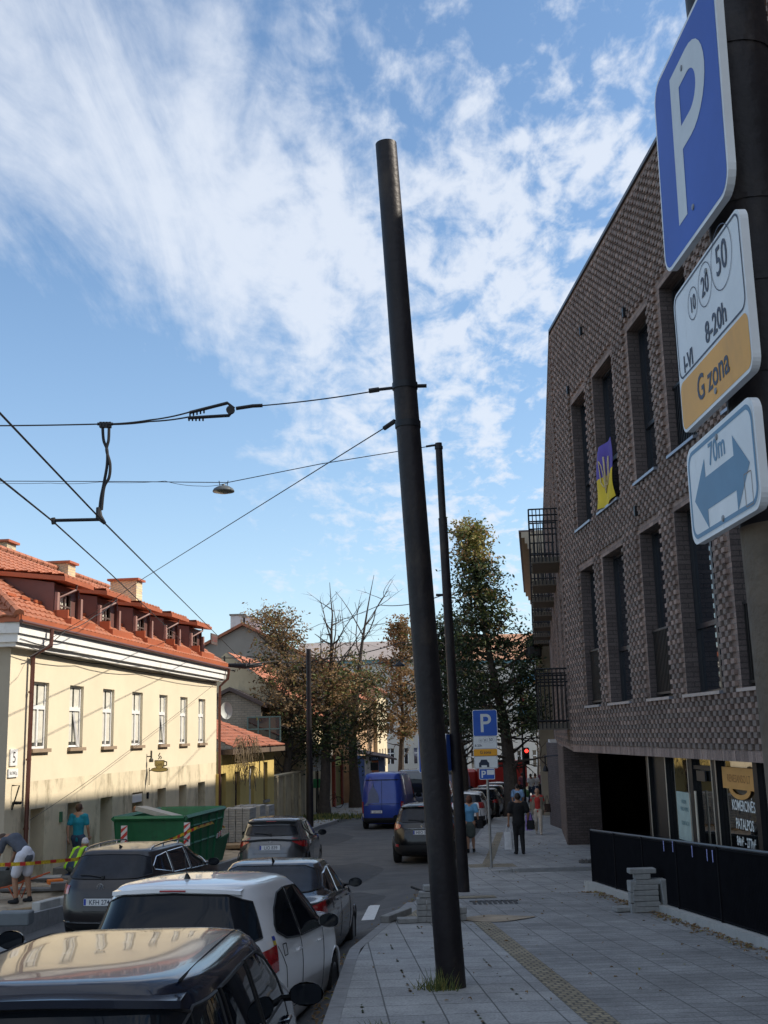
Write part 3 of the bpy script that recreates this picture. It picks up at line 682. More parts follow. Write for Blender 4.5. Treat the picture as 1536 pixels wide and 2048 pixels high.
for z_, o_ in ((9.3, .12), (9.6, .25), (9.9, .42)): f3.box(mb, -.1, L3, z_, z_+.3, -.1, o_)
mb.build('cornice', MT['beige_wall'], t3)
mb = MB(); f3.box(mb, -.1, L3, 10.2, 10.3, -.2, .55); mb.build('gutter', MT['dark_tin'], t3)
mb = MB()
for h in H3: mb.quad(f3.P(h[0], h[2], -.15), f3.P(h[1], h[2], -.15), f3.P(h[1], h[3], -.15), f3.P(h[0], h[3], -.15))
mb.build('window', MT['pane_dark'], t3)
# white pillar at its foot, plant balcony box, shop bracket sign
g = at(1111, 1637, 50); mb = MB(); mb.box((g.x+.05, 50, H(50)+1.75), (.34, .5, 3.7)); mat('white_plaster', (.62, .62, .61), .8, var=.06, stain=(.45, .44, .42))
tag(mb.build('pillar', MT['white_plaster']), 'white square pillar standing against the street corner of the brick building', 'pillar')
g = at(1067, 1305, 57); mat('hedge', (.02, .03, .015), .9, var=.5, vs=14)
t = thing('planter', 'dark balcony planter with drooping plants high over the pavement', 'planter', g)
mb = MB(); mb.rbox(g, (.7, 1.2, .55), .08); mb.build('trough', MT['panel_dark'], t)
mb = MB()
for i in range(160):
    a = Vector((g.x-.35+.7*random.random(), g.y-.6+1.2*random.random(), g.z+.2+.35*random.random())); d = Vector((random.uniform(-1, 1), random.uniform(-1, 1), random.uniform(-1, 1)))*.11
    mb.quad(a, a+d, a+d+Vector((0, .05, .1)), a+Vector((.05, 0, .1)))
mb.build('plants', MT['hedge'], t)
g = at(1091, 1535, 47); t = thing('wall_lamp', 'dark wall lamp bracket over the pavement at the corner of the brick building', 'bracket', g)
mb = MB(); mb.tube([fb.P(fb.S(46), g.z+.5, 0), g+Vector((0, 0, .45)), g], .03, 6); mb.lathe([(.04, .08), (.08, 0), (.12, -.12), (.12, -.16)], g, n=12); mb.build('bracket', MT['black_metal'], t)

# ================================================================ CREAM BUILDING on the left
mat('cream_plaster', (.71, .62, .455), .9, var=.06, vs=.7, bump=.12, bs=30)
mat('cream_dirty', (.68, .59, .42), .9, var=.10, vs=.9, bump=.25, bs=22, stain=(.30, .25, .16), sst=1.3, sr=.50)
mat('white_moulding', (.78, .77, .74), .8, var=.05, bump=.05, stain=(.58, .56, .52), sst=3)
mat('pvc_white', (.80, .80, .79), .35, var=.03); mat('curtain', (.62, .60, .52), .9, var=.15, vs=8)
mat('brown_tin', (.12, .045, .03), .45, .1, var=.15); mat('orange_tin', (.42, .115, .045), .5, .1, var=.12, vs=2)
mat('roof_tile', (.37, .135, .07), .75, var=.26, vs=2.6, bump=.15, bs=30, stain=(.24, .085, .045), sst=2.2)
mat('old_tile', (.30, .105, .06), .85, var=.3, vs=3, bump=.4, bs=25, stain=(.10, .07, .05), sst=1.6)
mat('dormer_side', (.15, .075, .065), .5, .15, var=.1, vs=2); mat('yellow_brick_cap', (.30, .12, .07), .7)
brickmat('yellow_brick', (.58, .45, .25), (.66, .54, .33), (.40, .36, .30), .25, .09, .012, uv=False, bump=.6, vert=True)
glassmat('pane_light', (.075, .075, .065), .06, .7, 1.5)
mat('granite', (.23, .22, .20), .85, var=.2, vs=8)
AL, TL_ = -11.777, .11; Y0L, Y1L = 26.45, 45.0
fl = Fr(AL, TL_, Y0L, 1); LL = fl.S(Y1L)
cb = thing('cream_building', 'two storey cream building with orange tiled roof and five brown dormers', 'building', (-8.9, 26.5, -3.2))
wY = [(27.75, 28.72), (30.08, 31.05), (32.52, 33.45), (35.02, 36.02), (37.7, 38.6), (40.08, 40.98), (42.4, 43.35)]
HL = [(fl.S(a), fl.S(b), -.13, 1.5) for a, b in wY]
bY = [(27.83, 28.70), (30.14, 31.07), (32.52, 33.48), (35.21, 36.2), (37.66, 38.57), (40.05, 40.96), (42.43, 43.38)]
HBs = [(fl.S(a), fl.S(b), (-3.22 if i < 3 else -3.55 if i == 3 else -3.45), -1.56) for i, (a, b) in enumerate(bY)]
ZE = 2.32
mb = MB(); holes_wall(mb, fl, 0, LL, -.9, ZE, HL, .14); mb.build('facade_wall', MT['cream_plaster'], cb)
mb = MB(); holes_wall(mb, fl, 0, LL, -4.6, -.9, HBs, .42); mb.build('ground_floor_wall', MT['cream_dirty'], cb)
A = fl.P(0, 0); B = fl.P(0, 0, -9.5); D = fl.P(LL, 0); E_ = fl.P(LL, 0, -9.5)
mb = MB()
for p, q in ((B, A), (D, E_), (E_, B)): mb.quad((p.x, p.y, -4.6), (q.x, q.y, -4.6), (q.x, q.y, ZE), (p.x, p.y, ZE))
mb.build('end_wall', mat('shaded_plaster', (.40, .35, .27), .9, var=.08, vs=.8, bump=.1, stain=(.33, .28, .21)), cb)  # end wall's shade put into the colour, darker than the cream facade
# cornice
def cornice(mb, fr, s0, s1, prof):
    for (za, zb_, o_) in prof: fr.box(mb, s0-o_, s1+o_, za, zb_, -.05, o_)
prof = [(2.24, 2.34, .20), (2.34, 2.54, .28), (2.54, 2.79, .335)]
mb = MB(); cornice(mb, fl, 0, LL, prof)
fe = Fr(0, 0, 0, 1); fe.o = Vector((B.x, B.y, 0)); fe.d = (A-B).normalized(); fe.d.z = 0; fe.n = -fl.d; fe.k = 1
for (za, zb_, o_) in prof: fe.box(mb, 0, 9.5-.001, za, zb_, -.05, o_-.001)
mb.build('cornice', MT['white_moulding'], cb)
# roof: hipped at the near end, real tile relief
def eave(s_, o_=.40): return fl.P(s_, 2.92, o_)
RD, RZt = -4.7, 6.25; slope = (RZt-2.92)/(RD-.40)
RY0 = 4.7
def roofplane(name, P0, U, V, W0, hipL, hipR, m, row=.34, colw=.30, parent=None):
    """P0 eave corner, U along eave, V up the slope, trapezoid clipped by hips (run per unit of slope)"""
    mb = MB(); Ln = V.length; nrow = int(Ln/row); Uh = U.normalized(); Vh = V.normalized(); Nn = Uh.cross(Vh).normalized()
    if Nn.z < 0: Nn = -Nn
    for r_ in range(nrow):
        v0, v1 = r_*row, (r_+1)*row+.02
        sa = hipL*v0; sb = W0-hipR*v0
        n = max(2, int((sb-sa)/colw*4)); vs = []
        for j, (v, h_) in enumerate(((v0, .045), (v1, .005))):
            sa2 = hipL*min(v, Ln); sb2 = W0-hipR*min(v, Ln)
            for i in range(n+1):
                s_ = sa2+(sb2-sa2)*i/n; w_ = .022*math.cos(2*math.pi*s_/colw)+.006*mnoise.noise(Vector((s_*2, r_*1.7, 0)))
                vs.append(P0+Uh*s_+Vh*v+Nn*(h_+w_))
        for i in range(n+1):
            p = vs[i]; vs.append(p-Nn*.045)
        k = n+1
        mb.add(vs, [(i, i+1, k+i+1, k+i) for i in range(n)]+[(2*k+i, 2*k+i+1, i+1, i) for i in range(n)])
    return mb.build(name, m, parent, smooth='auto')
e0 = fl.P(-.4, 2.92, .34); e1 = fl.P(LL+.4, 2.92, .34)
V = (fl.P(0, RZt, RD)-fl.P(0, 2.92, .34)); W0 = (e1-e0).length; hip = 5.1/V.length
roofplane('roof', e0, e1-e0, V, W0, hip, .0, MT['roof_tile'], parent=cb)
b0 = fl.P(-.4, 2.92, -9.9); e0b = e0; V2 = (fl.P(4.7, RZt, -4.75)-(e0b+b0)/2)
roofplane('hip_roof', b0, e0b-b0, V2, (e0b-b0).length, 5.15/V2.length, 5.15/V2.length, MT['roof_tile'], parent=cb)
mb = MB(); r0 = fl.P(4.7, RZt, -4.75); r1 = fl.P(LL+.4, RZt, -4.75); bk1 = fl.P(LL+.4, 2.92, -9.9)
mb.quad(b0, bk1, r1, r0); mb.add([e1, bk1, r1], [(0, 1, 2)]); mb.build('back_roof', MT['roof_tile'], cb)
mb = MB(); n = 22
for i in range(n):
    a = e0+(r0-e0)*(i/n); b = e0+(r0-e0)*((i+1.15)/n); mb.tube([a+Vector((0, 0, .05)), b+Vector((0, 0, .07))], [.13, .10], 8)
n = 30
for i in range(n):
    a = r0+(r1-r0)*(i/n); b = r0+(r1-r0)*((i+1.1)/n); mb.tube([a+Vector((0, 0, .03)), b+Vector((0, 0, .05))], [.12, .10], 8)
mb.build('ridge_tile', MT['roof_tile'], cb, smooth='auto')
mb = MB(); fl.box(mb, -.40, LL+.4, 2.79, 2.97, .26, .36); fe.box(mb, -.4, 9.5+.402, 2.79, 2.97, .26, .355); mb.build('fascia', MT['orange_tin'], cb)
mb = MB(); fl.box(mb, -.38, LL+.38, 2.79, 2.80, -.02, .345); fe.box(mb, -.4, 9.5+.36, 2.791, 2.801, -.02, .343); mb.build('eave_soffit', MT['dark_tin'], cb)
mb = MB(); a = fl.P(-.4, 2.80, .40); b = fl.P(LL+.4, 2.76, .40); mb.tube([a, b], .05, 8); mb.build('gutter', MT['brown_tin'], cb)
def pipe(pts, r_=.055, nm='downpipe'):
    mb = MB(); mb.tube(pts, r_, 8)
    for z_ in (1.2, -.4, -2): mb.tube([(pts[-1][0], pts[-1][1], z_), (pts[-1][0], pts[-1][1], z_+.05)], r_*1.25, 8)
    mb.build(nm, MT['brown_tin'], cb, smooth='auto')
s_ = fl.S(27.42); pipe([fl.P(s_+.25, 2.75, .47), fl.P(s_+.22, 2.35, .47), fl.P(s_, 2.1, .12), fl.P(s_, -3.2, .10)])
pipe([fl.P(LL+.12, 2.75, .47), fl.P(LL+.12, 2.35, .42), fl.P(LL+.06, 2.05, .11), fl.P(LL+.06, -3.7, .10)])
# snow guards
mb = MB()
for i in range(22):
    s_ = .8+i*.82; 
    p = e0+(e1-e0).normalized()*s_+V.normalized()*1.15+Vector((0, 0, .10)); mb.box(p, (.05, .5, .07), rz=-.11)
mb.build('snow_guard', MT['orange_tin'], cb)
# dormers
def dormer(Yc, first=False):
    s_ = fl.S(Yc); hw = .82
    zb_, zf = 3.05, 4.18
    fo = -.28
    mb = MB()
    bk = fo-1.75
    for sg in (-1, 1):
        ss = s_+sg*hw
        a = [fl.P(ss, 3.0, fo), fl.P(ss, zf, fo), fl.P(ss, zf+.28, bk), fl.P(ss, 3.9, bk)]
        b = [p+fl.d*(sg*.06) for p in a]
        mb.add(a+b, [(0, 1, 2, 3), (7, 6, 5, 4), (0, 4, 5, 1), (1, 5, 6, 2)])
    fl.box(mb, s_-hw, s_-.44, zb_, zf, fo-.12, fo-.06); fl.box(mb, s_+.44, s_+hw, zb_, zf, fo-.12, fo-.06); fl.box(mb, s_-.44, s_+.44, zf-.2, zf, fo-.12, fo-.061)
    d = mb.build('dormer', MT['dormer_side'], cb)
    mb = MB()
    v = [fl.P(s_+x, z_, o_) for x in (-hw-.22, hw+.22) for (z_, o_) in ((zf+.02, fo+.36), (zf+.14, fo+.36), (zf+.46, bk-.6), (zf+.34, bk-.6))]
    mb.add(v, [(0, 1, 2, 3), (7, 6, 5, 4), (0, 4, 5, 1), (1, 5, 6, 2), (2, 6, 7, 3), (3, 7, 4, 0)]); mb.build('dormer_roof', MT['orange_tin'], d)
    mb = MB(); a = fl.P(s_-hw-.15, zf+.16, fo+.3); U = fl.d*(2*hw+.3); Vv = fl.P(s_, zf+.50, bk-.6)-fl.P(s_, zf+.17, fo+.3)
    roofplane('dormer_tiles', a, U, Vv, U.length, 0, 0, MT['roof_tile'], parent=d)
    mb = MB(); fl.box(mb, s_-hw-.05, s_+hw+.05, 2.98, 3.22, fo+.02, fo+.50); fl.box(mb, s_-hw-.05, s_-hw+.02, 3.2, 3.45, fo, fo+.4); mb.build('dormer_apron', MT['orange_tin'], d)
    mb = MB()
    for sg in (-1, 1): mb = MB(); fl.box(mb, s_+sg*hw-.05, s_+sg*hw+.09, 3.2, zf-.25, fo+.02, fo+.10); mb.build('dormer_post', mat('mauve_post', (.30, .17, .14), .6), d)
    mb = MB()
    for x in (-.44, -.02, .38): fl.box(mb, s_+x, s_+x+.055, zb_+.1, zf-.2, fo-.10, fo-.05)
    fl.box(mb, s_-.44, s_+.44, 3.62, 3.66, fo-.10, fo-.052); w_ = mb.build('window', MT['dark_tin'], d)
    mb = MB(); mb.grid(lambda i, j: fl.P(s_-.4+.8*i/16, zb_+.1+(zf-.2-zb_-.1)*j, fo-.16+.02*math.sin(i*1.9)), 17, 2); mb.build('curtain', MT['curtain'], w_)
    mb = MB(); mb.tube([fl.P(s_-.12, zf+.05, fo+.33), fl.P(s_-.12, zf-.12, fo+.3), fl.P(s_-hw+.15, zf-.38, fo+.06), fl.P(s_-hw+.10, 3.25, fo+.08)], .035, 6); mb.build('dormer_pipe', MT['dormer_side'], d)
for y in (30.35, 33.45, 36.6, 39.75, 42.9): dormer(y)
mb = MB(); fl.box(mb, fl.S(43.1), fl.S(43.1)+.9, 3.6, 4.0, .25, .29); mb.build('roof_box', MT['dark_tin'], cb)
tm = MB(); textmesh('U 121-3', .30, frameM(fl.P(fl.S(43.55), 3.70, .30), fl.d, (0, 0, 1)), tm, sx=.7); o = tm.build('lettering', mat('rust_red', (.30, .06, .05), .6), bpy.data.objects['roof_box'])
# chimneys
for (px, py, Y, wd, hh) in ((8, 1087, 38, .55, .5), (118, 1129, 41, 1.0, .5), (253, 1163, 43.5, 1.05, .6)):
    g = at(px, py, Y); mb = MB(); rz = -.11
    g.z -= (hh+1.2)/2-.1
    mb.box((g.x, g.y, g.z-.1), (wd, .7, hh+1.2), rz=rz)
    c = mb.build('chimney', MT['yellow_brick'], cb)
    mb = MB(); mb.box((g.x, g.y, g.z-.1+(hh+1.2)/2+.03), (wd+.2, .9, .08), rz=rz); mb.build('cap', MT['orange_tin'], c)
# windows
def lwin(h, depth, kind_):
    s0, s1, z0, z1 = h; d0 = -depth; f = .06; W_ = s1-s0; mid = s0+W_*.5; tz = z0+(z1-z0)*.62
    mb = MB(); o0, o1 = d0, d0+.06
    fl.box(mb, s0, s0+f, z0, z1, o0, o1); fl.box(mb, s1-f, s1, z0, z1, o0, o1); fl.box(mb, s0+f, s1-f, z1-f, z1, o0, o1); fl.box(mb, s0+f, s1-f, z0, z0+f, o0, o1)
    if kind_ == 'upper' or kind_ == 'tilt':
        fl.box(mb, s0+f, s1-f, tz-.05, tz+.05, o0+.001, o1+.01)
        if kind_ == 'upper': fl.box(mb, mid-.04, mid+.04, z0+f, tz-.05, o0+.001, o1+.01)
        else:        # one casement standing ajar
            a = fl.P(mid-.02, z0+f, o1+.02); 
            v = [fl.P(s0+.1, z0+.02, o1+.01), fl.P(s1-.12, z0+.02, o1+.01), fl.P(s1-.26, tz-.06, o1-.04), fl.P(s0+.14, tz-.06, o1-.04)]
            mb.tube([v[0], v[1]], .028, 4); mb.tube([fl.P(mid+.26, z0+.02, o1+.03), fl.P(mid-.02, tz-.1, o1+.0)], .035, 4)
    o = mb.build('window', MT['pvc_white'], cb)
    mb = MB(); mb.quad(fl.P(s0+f, z0+f, d0+.03), fl.P(s1-f, z0+f, d0+.03), fl.P(s1-f, z1-f, d0+.03), fl.P(s0+f, z1-f, d0+.03))
    mb.build('pane', MT['pane_light'] , o)
    if kind_ != 'low':
        mb = MB()
        for q in ((s0+f+.02, mid-.05), (mid+.06, s1-f-.02)):
            mb.grid(lambda i, j: fl.P(q[0]+(q[1]-q[0])*i/8, z0+.15+(z1-z0-.2)*j, d0+.034+.003*math.sin(i*2.3)), 9, 2)
        mb.build('curtain', MT['curtain'], o)
        mb = MB(); fl.box(mb, s0-.07, s1+.07, z0-.09, z0+.0, -.13, .09); mb.build('sill', mat('sill_stone', (.30, .22, .15), .8), o)
    return o
for i, h in enumerate(HL): lwin(h, .14, 'tilt' if i in (1, 4) else 'upper')
for i, h in enumerate(HBs):
    if i == 3: continue
    o = lwin(h, .42, 'low')
    if i < 3:
        mb = MB(); fl.box(mb, h[0]-.05, h[1]+.05, h[2]-.22, h[2]-.02, -.4, .42); mb.build('doorstep', MT['granite'], o)
h = HBs[3]
mb = MB(); fl.box(mb, h[0], h[1], -3.6, -2.0, -.40, -.34); fl.box(mb, h[0], h[1], -1.86, -1.62, -.10, -.03); o = mb.build('door', MT['pvc_white'], cb)
mb = MB(); fl.box(mb, h[0]+.1, h[1]-.1, -3.2, -2.2, -.338, -.33); mb.build('pane', MT['pane_light'], o)
# things on the facade
t = thing('house_number_sign', 'white house number plate reading 5 at the corner of the cream building', 'sign', fl.P(.32, -.3, .03))
mb = MB(); fl.box(mb, .12, .50, -.50, -.12, .01, .04); mb.build('plate', MT['pvc_white'], t)
mb = MB(); textmesh('5', .36, frameM(fl.P(.32, -.43, .042), fl.d, (0, 0, 1)), mb); mb.build('lettering', mat('ink_black', (.02, .02, .02), .6), t)
t = thing('street_name_sign', 'small white street name plate below the house number plate', 'sign', fl.P(.32, -.7, .03))
mb = MB(); fl.box(mb, .06, .56, -.76, -.57, .01, .04); mb.build('plate', MT['pvc_white'], t)
mb = MB(); textmesh('ŠALTINIŲ g.', .10, frameM(fl.P(.31, -.70, .042), fl.d, (0, 0, 1)), mb, sx=.8); mb.build('lettering', MT['ink_black'], t)
mb = MB(); mb.tube([fl.P(.35, -.95, .0), fl.P(.35, -.95, .18), fl.P(.35, -1.5, .02)], .018, 5); mb.tube([fl.P(.42, -1.35, .01), fl.P(.42, -1.35, .2)], .04, 6)
tag(mb.build('flag_holder', MT['black_metal']), 'small black flag holder bracket on the corner of the cream wall', 'bracket')
mb = MB(); fl.box(mb, .25, .42, -2.28, -2.05, .0, .06); tag(mb.build('meter_box', mat('green_paint', (.05, .16, .08), .6)), 'small green box low on the corner of the cream wall', 'box')
g = on(120, 1634, AL, TL_); mb = MB(); s_ = fl.S(g.y); fl.box(mb, s_-.06, s_+.06, g.z-.13, g.z+.13, 0, .05); tag(mb.build('meter_box', MT['green_paint']), 'small green box on the cream wall between the first two low openings', 'box')
g = on(294, 1591, AL, TL_); mb = MB(); s_ = fl.S(g.y); fl.box(mb, s_-.05, s_+.05, g.z-.1, g.z+.1, 0, .05); tag(mb.build('doorbell', MT['black_metal']), 'small dark doorbell box beside the white door of the cream building', 'doorbell')
# coffee cup sign
t = thing('cafe_sign', 'projecting cafe sign shaped like a steaming coffee cup on a saucer', 'sign', on(300, 1540, AL, TL_))
p0 = on(296, 1535, AL, TL_); sc = fl.S(p0.y); zc = p0.z
mat('cup_gold', (.42, .33, .12), .5, .2, var=.15, vs=12); mat('cup_dark', (.05, .045, .03), .6)
Mx = frameM(fl.P(sc, zc-.10, .05), (.955, -.296, 0), (0, 0, 1)) @ Matrix.Diagonal((.70, .74, 1, 1)); cxu = .52
mb = MB(); cup = [(-.2, 0), (-.12, -.30), (.12, -.30), (.2, 0)]
def tr(poly, dx, dz): return [(x+dx, z+dz) for x, z in poly]
mb.prism([(cxu-.24, .42), (cxu-.22, .22), (cxu-.10, .09), (cxu+.10, .09), (cxu+.22, .22), (cxu+.24, .42)], Mx, .03)
mb.prism([(cxu+.42*math.cos(a), .04+.075*math.sin(a)) for a in [i*math.pi/10 for i in range(20)]], Mx @ Matrix.Translation((0, 0, .002)), .026)
mb.build('cup', MT['cup_gold'], t)
mb = MB()
def tb(pts, r_=.014): mb.tube([Mx @ Vector((x, z_, .015)) for x, z_ in pts], r_, 5)
tb([(cxu-.24, .42), (cxu-.22, .22), (cxu-.10, .09), (cxu+.10, .09), (cxu+.22, .22), (cxu+.24, .42), (cxu-.24, .42)], .017)
tb([(cxu+.23, .38), (cxu+.36, .36), (cxu+.36, .22), (cxu+.20, .18)], .022)
tb([(cxu+.42*math.cos(a), .04+.085*math.sin(a)) for a in [i*math.pi/8 for i in range(17)]], .016)
tb([(cxu-.06, .47), (cxu+.0, .56), (cxu-.05, .63), (cxu+.02, .74)], .018); tb([(cxu+.05, .47), (cxu+.09, .54), (cxu+.04, .62)], .016)
tb([(0, .0), (cxu-.4, .02)], .018); tb([(0, -.6), (0, .12)], .016)
mb.build('outline', MT['cup_dark'], t)
mb = MB(); textmesh('CAFE', .15, Mx @ Matrix.Translation((cxu, .2, .032)), mb, sx=.9); mb.build('lettering', MT['cup_dark'], t)
p1 = on(294, 1513, AL, TL_); mb = MB(); mb.tube([p1+fl.n*.0, p1+fl.n*.14], .02, 6); mb.lathe([(.03, .18), (.03, -.05), (.07, -.10), (.07, -.18)], p1+fl.n*.14, n=10); tag(mb.build('wall_lamp', MT['cup_dark']), 'small wall lamp above the coffee cup sign', 'lamp')
# cable bundle along the cornice
def cable(name, label, pts, r_, m='black_metal', sag=0, cat='cable', group=None, n=14, build=True, twist=0):
    out = []
    for a, b in zip(pts, pts[1:]):
        a = Vector(a); b = Vector(b)
        for i in range(n):
            t_ = i/n; out.append(a+(b-a)*t_+Vector((0, 0, -sag*4*t_*(1-t_)+(twist*math.sin(i*1.7) if twist else 0))))
    out.append(Vector(pts[-1]))
    mb = MB(); mb.tube(out, r_, 5)
    o = mb.build(name, MT[m]); tag(o, label, cat, group); return o
mat('cable_black', (.012, .012, .014), .6)
for k in range(2):
    z_ = 2.40-.12*k
    cable('facade_cable', 'sagging black cable running along the white cornice of the cream building', [fl.P(-.2, z_+.02, .30), fl.P(4, z_-.02, .27), fl.P(9, z_+.03-.02*k, .27), fl.P(LL, z_-.02*k, .27)], .008+.002*(k % 2), 'cable_black', .06+.03*k, group='cables along the cornice', twist=.003)
cable('facade_cable', 'sagging black cable running along the white cornice of the cream building', [fl.P(.9, 2.28, .05), fl.P(2.5, 2.2, .03), fl.P(6, 2.2, .03), fl.P(12, 2.18, .03), fl.P(LL-.3, 2.2, .03)], .014, 'cable_black', .04, group='cables along the cornice', twist=.004)
# ================================================================ houses beyond on the left
def poly3(mb, pts): mb.add(pts, [tuple(range(len(pts)))])
mat('yellow_plaster', (.56, .42, .14), .9, var=.1, vs=1.2, bump=.2, bs=20, stain=(.36, .29, .15), sst=.9)
mat('door_brown', (.12, .085, .06), .8, var=.3, vs=6)
yh = thing('yellow_house', 'low yellow house with sagging old tiled roof beside the cream building', 'building', (-6.5, 46, -3.9))
fy = Fr(AL+.12, TL_, 45.3, 1); LY = fy.S(on(548, 1560, AL+.12, TL_).y)
def ys_(px): return fy.S(on(px, 1560, AL+.12, TL_).y)
hs = [(ys_(437)+.02, ys_(452), -4.2, -1.35), (ys_(470), ys_(480), -3.0, -1.35), (ys_(498), ys_(508), -2.85, -1.2), (ys_(527), ys_(535), -2.8, -1.1)]
mb = MB(); holes_wall(mb, fy, 0, LY, -5, -.62, hs, .25); a = fy.P(LY, 0); mb.quad((a.x, a.y, -5), (a.x-7, a.y+.8, -5), (a.x-7, a.y+.8, -.6), (a.x, a.y, -.6)); mb.build('wall', MT['yellow_plaster'], yh)
mb = MB(); fy.box(mb, hs[0][0], hs[0][1], -4.2, -1.35, -.22, -.18); mb.build('door', MT['door_brown'], yh)
for i, h in enumerate(hs[1:]):
    mb = MB(); fy.box(mb, h[0], h[0]+.12, h[2], h[3], -.2, -.14); fy.box(mb, h[1]-.1, h[1], h[2], h[3], -.2, -.14); fy.box(mb, h[0], h[1], (h[2]+h[3])/2-.04, (h[2]+h[3])/2+.04, -.2, -.15); o = mb.build('window', MT['pvc_white'] if i == 1 else MT['door_brown'], yh)
    mb = MB(); fy.box(mb, h[0], h[1], h[2], h[3], -.24, -.2); mb.build('pane', MT['pane_dark'], o)
    if i: mb = MB(); fy.box(mb, h[0]-.1, h[1]+.1, h[2]-.12, h[2], -.1, .1); mb.build('sill', MT['granite'], o)
e0 = fy.P(0, -.35, .45); e1 = fy.P(LY+.4, -.35, .45); V = fy.P(0, 1.75, -4.2)-fy.P(0, -.35, .45)
roofplane('roof', e0, e1-e0, V, (e1-e0).length, 0, 4.6/V.length, MT['old_tile'], parent=yh)
mb = MB(); fy.box(mb, 0, LY+.4, -.62, -.42, -.1, .48); mb.build('eave', MT['door_brown'], yh)
mb = MB()
for i in range(220):   # dead creeper on the eave
    a = fy.P(random.uniform(.3, 4.5), random.uniform(-1.5, -.2)if random.random() < .45 else random.uniform(-.45, .1), random.uniform(.4, .6) if True else 0); d = Vector((random.uniform(-.2, .2), random.uniform(-.3, .3), random.uniform(-.5, .1))); mb.tube([a, a+d*.6, a+d+Vector((0, 0, -.2))], .012, 3, cap=False)
tag(mb.build('creeper', mat('dead_creeper', (.16, .12, .07), .9)), 'dry creeper stems hanging over the eave of the low yellow house', 'plant')
# small brick gable with dish
def gable(root, x0, x1, Y, zb_, ze, za, mwall, mroof, depth, over=.4, holes=()):
    fg = Fr(0, 0, 0, 1); fg.o = Vector((x0, Y, 0)); fg.d = Vector((1, 0, 0)); fg.n = Vector((0, -1, 0)); fg.k = 1
    mb = MB(); holes_wall(mb, fg, 0, x1-x0, zb_, ze, list(holes), .2); xm = (x0+x1)/2
    mb.add([(x0, Y, ze), (x1, Y, ze), (xm, Y, za)], [(0, 1, 2)], [[(0, ze), (x1-x0, ze), (xm-x0, za)]])
    for x in (x0, x1): mb.quad((x, Y, zb_), (x, Y+depth, zb_), (x, Y+depth, ze), (x, Y, ze), [(0, zb_), (depth, zb_), (depth, ze), (0, ze)])
    w_ = mb.build('wall', MT[mwall], root)
    mb = MB(); sl = (za-ze)/(xm-x0)
    for sg in (-1, 1):
        xe = xm+sg*(xm-x0+over); z_e = ze-sl*over
        v = [(xm, Y-over, za+.03), (xe, Y-over, z_e+.03), (xe, Y+depth, z_e+.03), (xm, Y+depth, za+.03)]; u = [(a, b, c+.2) for a, b, c in v]
        mb.add(v+u, [(0, 1, 2, 3), (7, 6, 5, 4), (0, 4, 5, 1), (1, 5, 6, 2), (2, 6, 7, 3)])
    mb.build('roof', MT[mroof], root)
    for h in holes: mb = MB(); mb.quad((x0+h[0], Y+.15, h[2]), (x0+h[1], Y+.15, h[2]), (x0+h[1], Y+.15, h[3]), (x0+h[0], Y+.15, h[3])); mb.build('window', MT['pane_dark'], root)
    return fg
brickmat('grey_brick', (.30, .25, .19), (.38, .32, .25), (.24, .21, .17), .3, .12, .02, bump=.6)
Yg = 60; a = at(400, 1430, Yg); b = at(522, 1430, Yg); ap = at(460, 1383, Yg); e = at(520, 1412, Yg)
t = thing('brick_outbuilding', 'pale brick gable end behind the low yellow house', 'building', (a.x, Yg, -4))
gable(t, 2*ap.x-b.x, b.x, Yg, -4.5, e.z, ap.z, 'grey_brick', 'dark_tin', 8, .25, [(b.x-(2*ap.x-b.x)-.95+.4, b.x-(2*ap.x-b.x)+.2-.3, .2, 1.0)])
g = at(528, 1458, 59.5); mb = MB(); mb.box((g.x, 59.6, g.z), (1.7, .2, 1.3)); t = thing('glazed_annex', 'small green framed glazed annex beside the pale brick gable', 'annex', (g.x, 59.6, g.z-.6)); mb.build('glazing', MT['pane_dark'], t)
mb = MB()
for x in (-.85, -.3, .3, .85): mb.box((g.x+x, 59.48, g.z), (.07, .06, 1.3))
for z_ in (-.62, 0, .62): mb.box((g.x, 59.475, g.z+z_), (1.75, .06, .07))
mb.build('frame', mat('pale_green', (.16, .22, .19), .7), t)
# satellite dish on the corner of the cream building
t = thing('satellite_dish', 'white oval satellite dish sticking out past the end of the cream building', 'satellite dish', at(452, 1422, 47))
c = at(453, 1421, 47); Md = Matrix.Rotation(R(100), 3, 'Y') @ Matrix.Rotation(0, 3, 'Z')
dn = Vector((.35, -.93, .1)).normalized(); Mf = frameM((0, 0, 0), Vector((dn.y*-1, dn.x, 0)), (0, 0, 1)).to_3x3()
qx = Vector((-dn.y, dn.x, 0)).normalized(); qz = qx.cross(dn).normalized()*-1
mb = MB(); mb.grid(lambda i, j: c+qx*(.24+.0)*(j/6)*math.cos(i*math.pi/12)*1.05+qz*.36*(j/6)*math.sin(i*math.pi/12)*1.0-dn*.10*(1-(j/6)**2), 24, 7, close=True)
mb.build('dish', mat('dish_white', (.50, .53, .50), .6, var=.08), t, smooth=True)
mb = MB(); mb.tube([c-dn*.1, c-dn*.35, (fl.P(LL, 0).x-.1, c.y+.2, c.z-.3)], .02, 5); mb.tube([c-qz*.34, c+dn*.3-qz*.1], .012, 4); mb.build('arm', MT['sill_metal'], t)
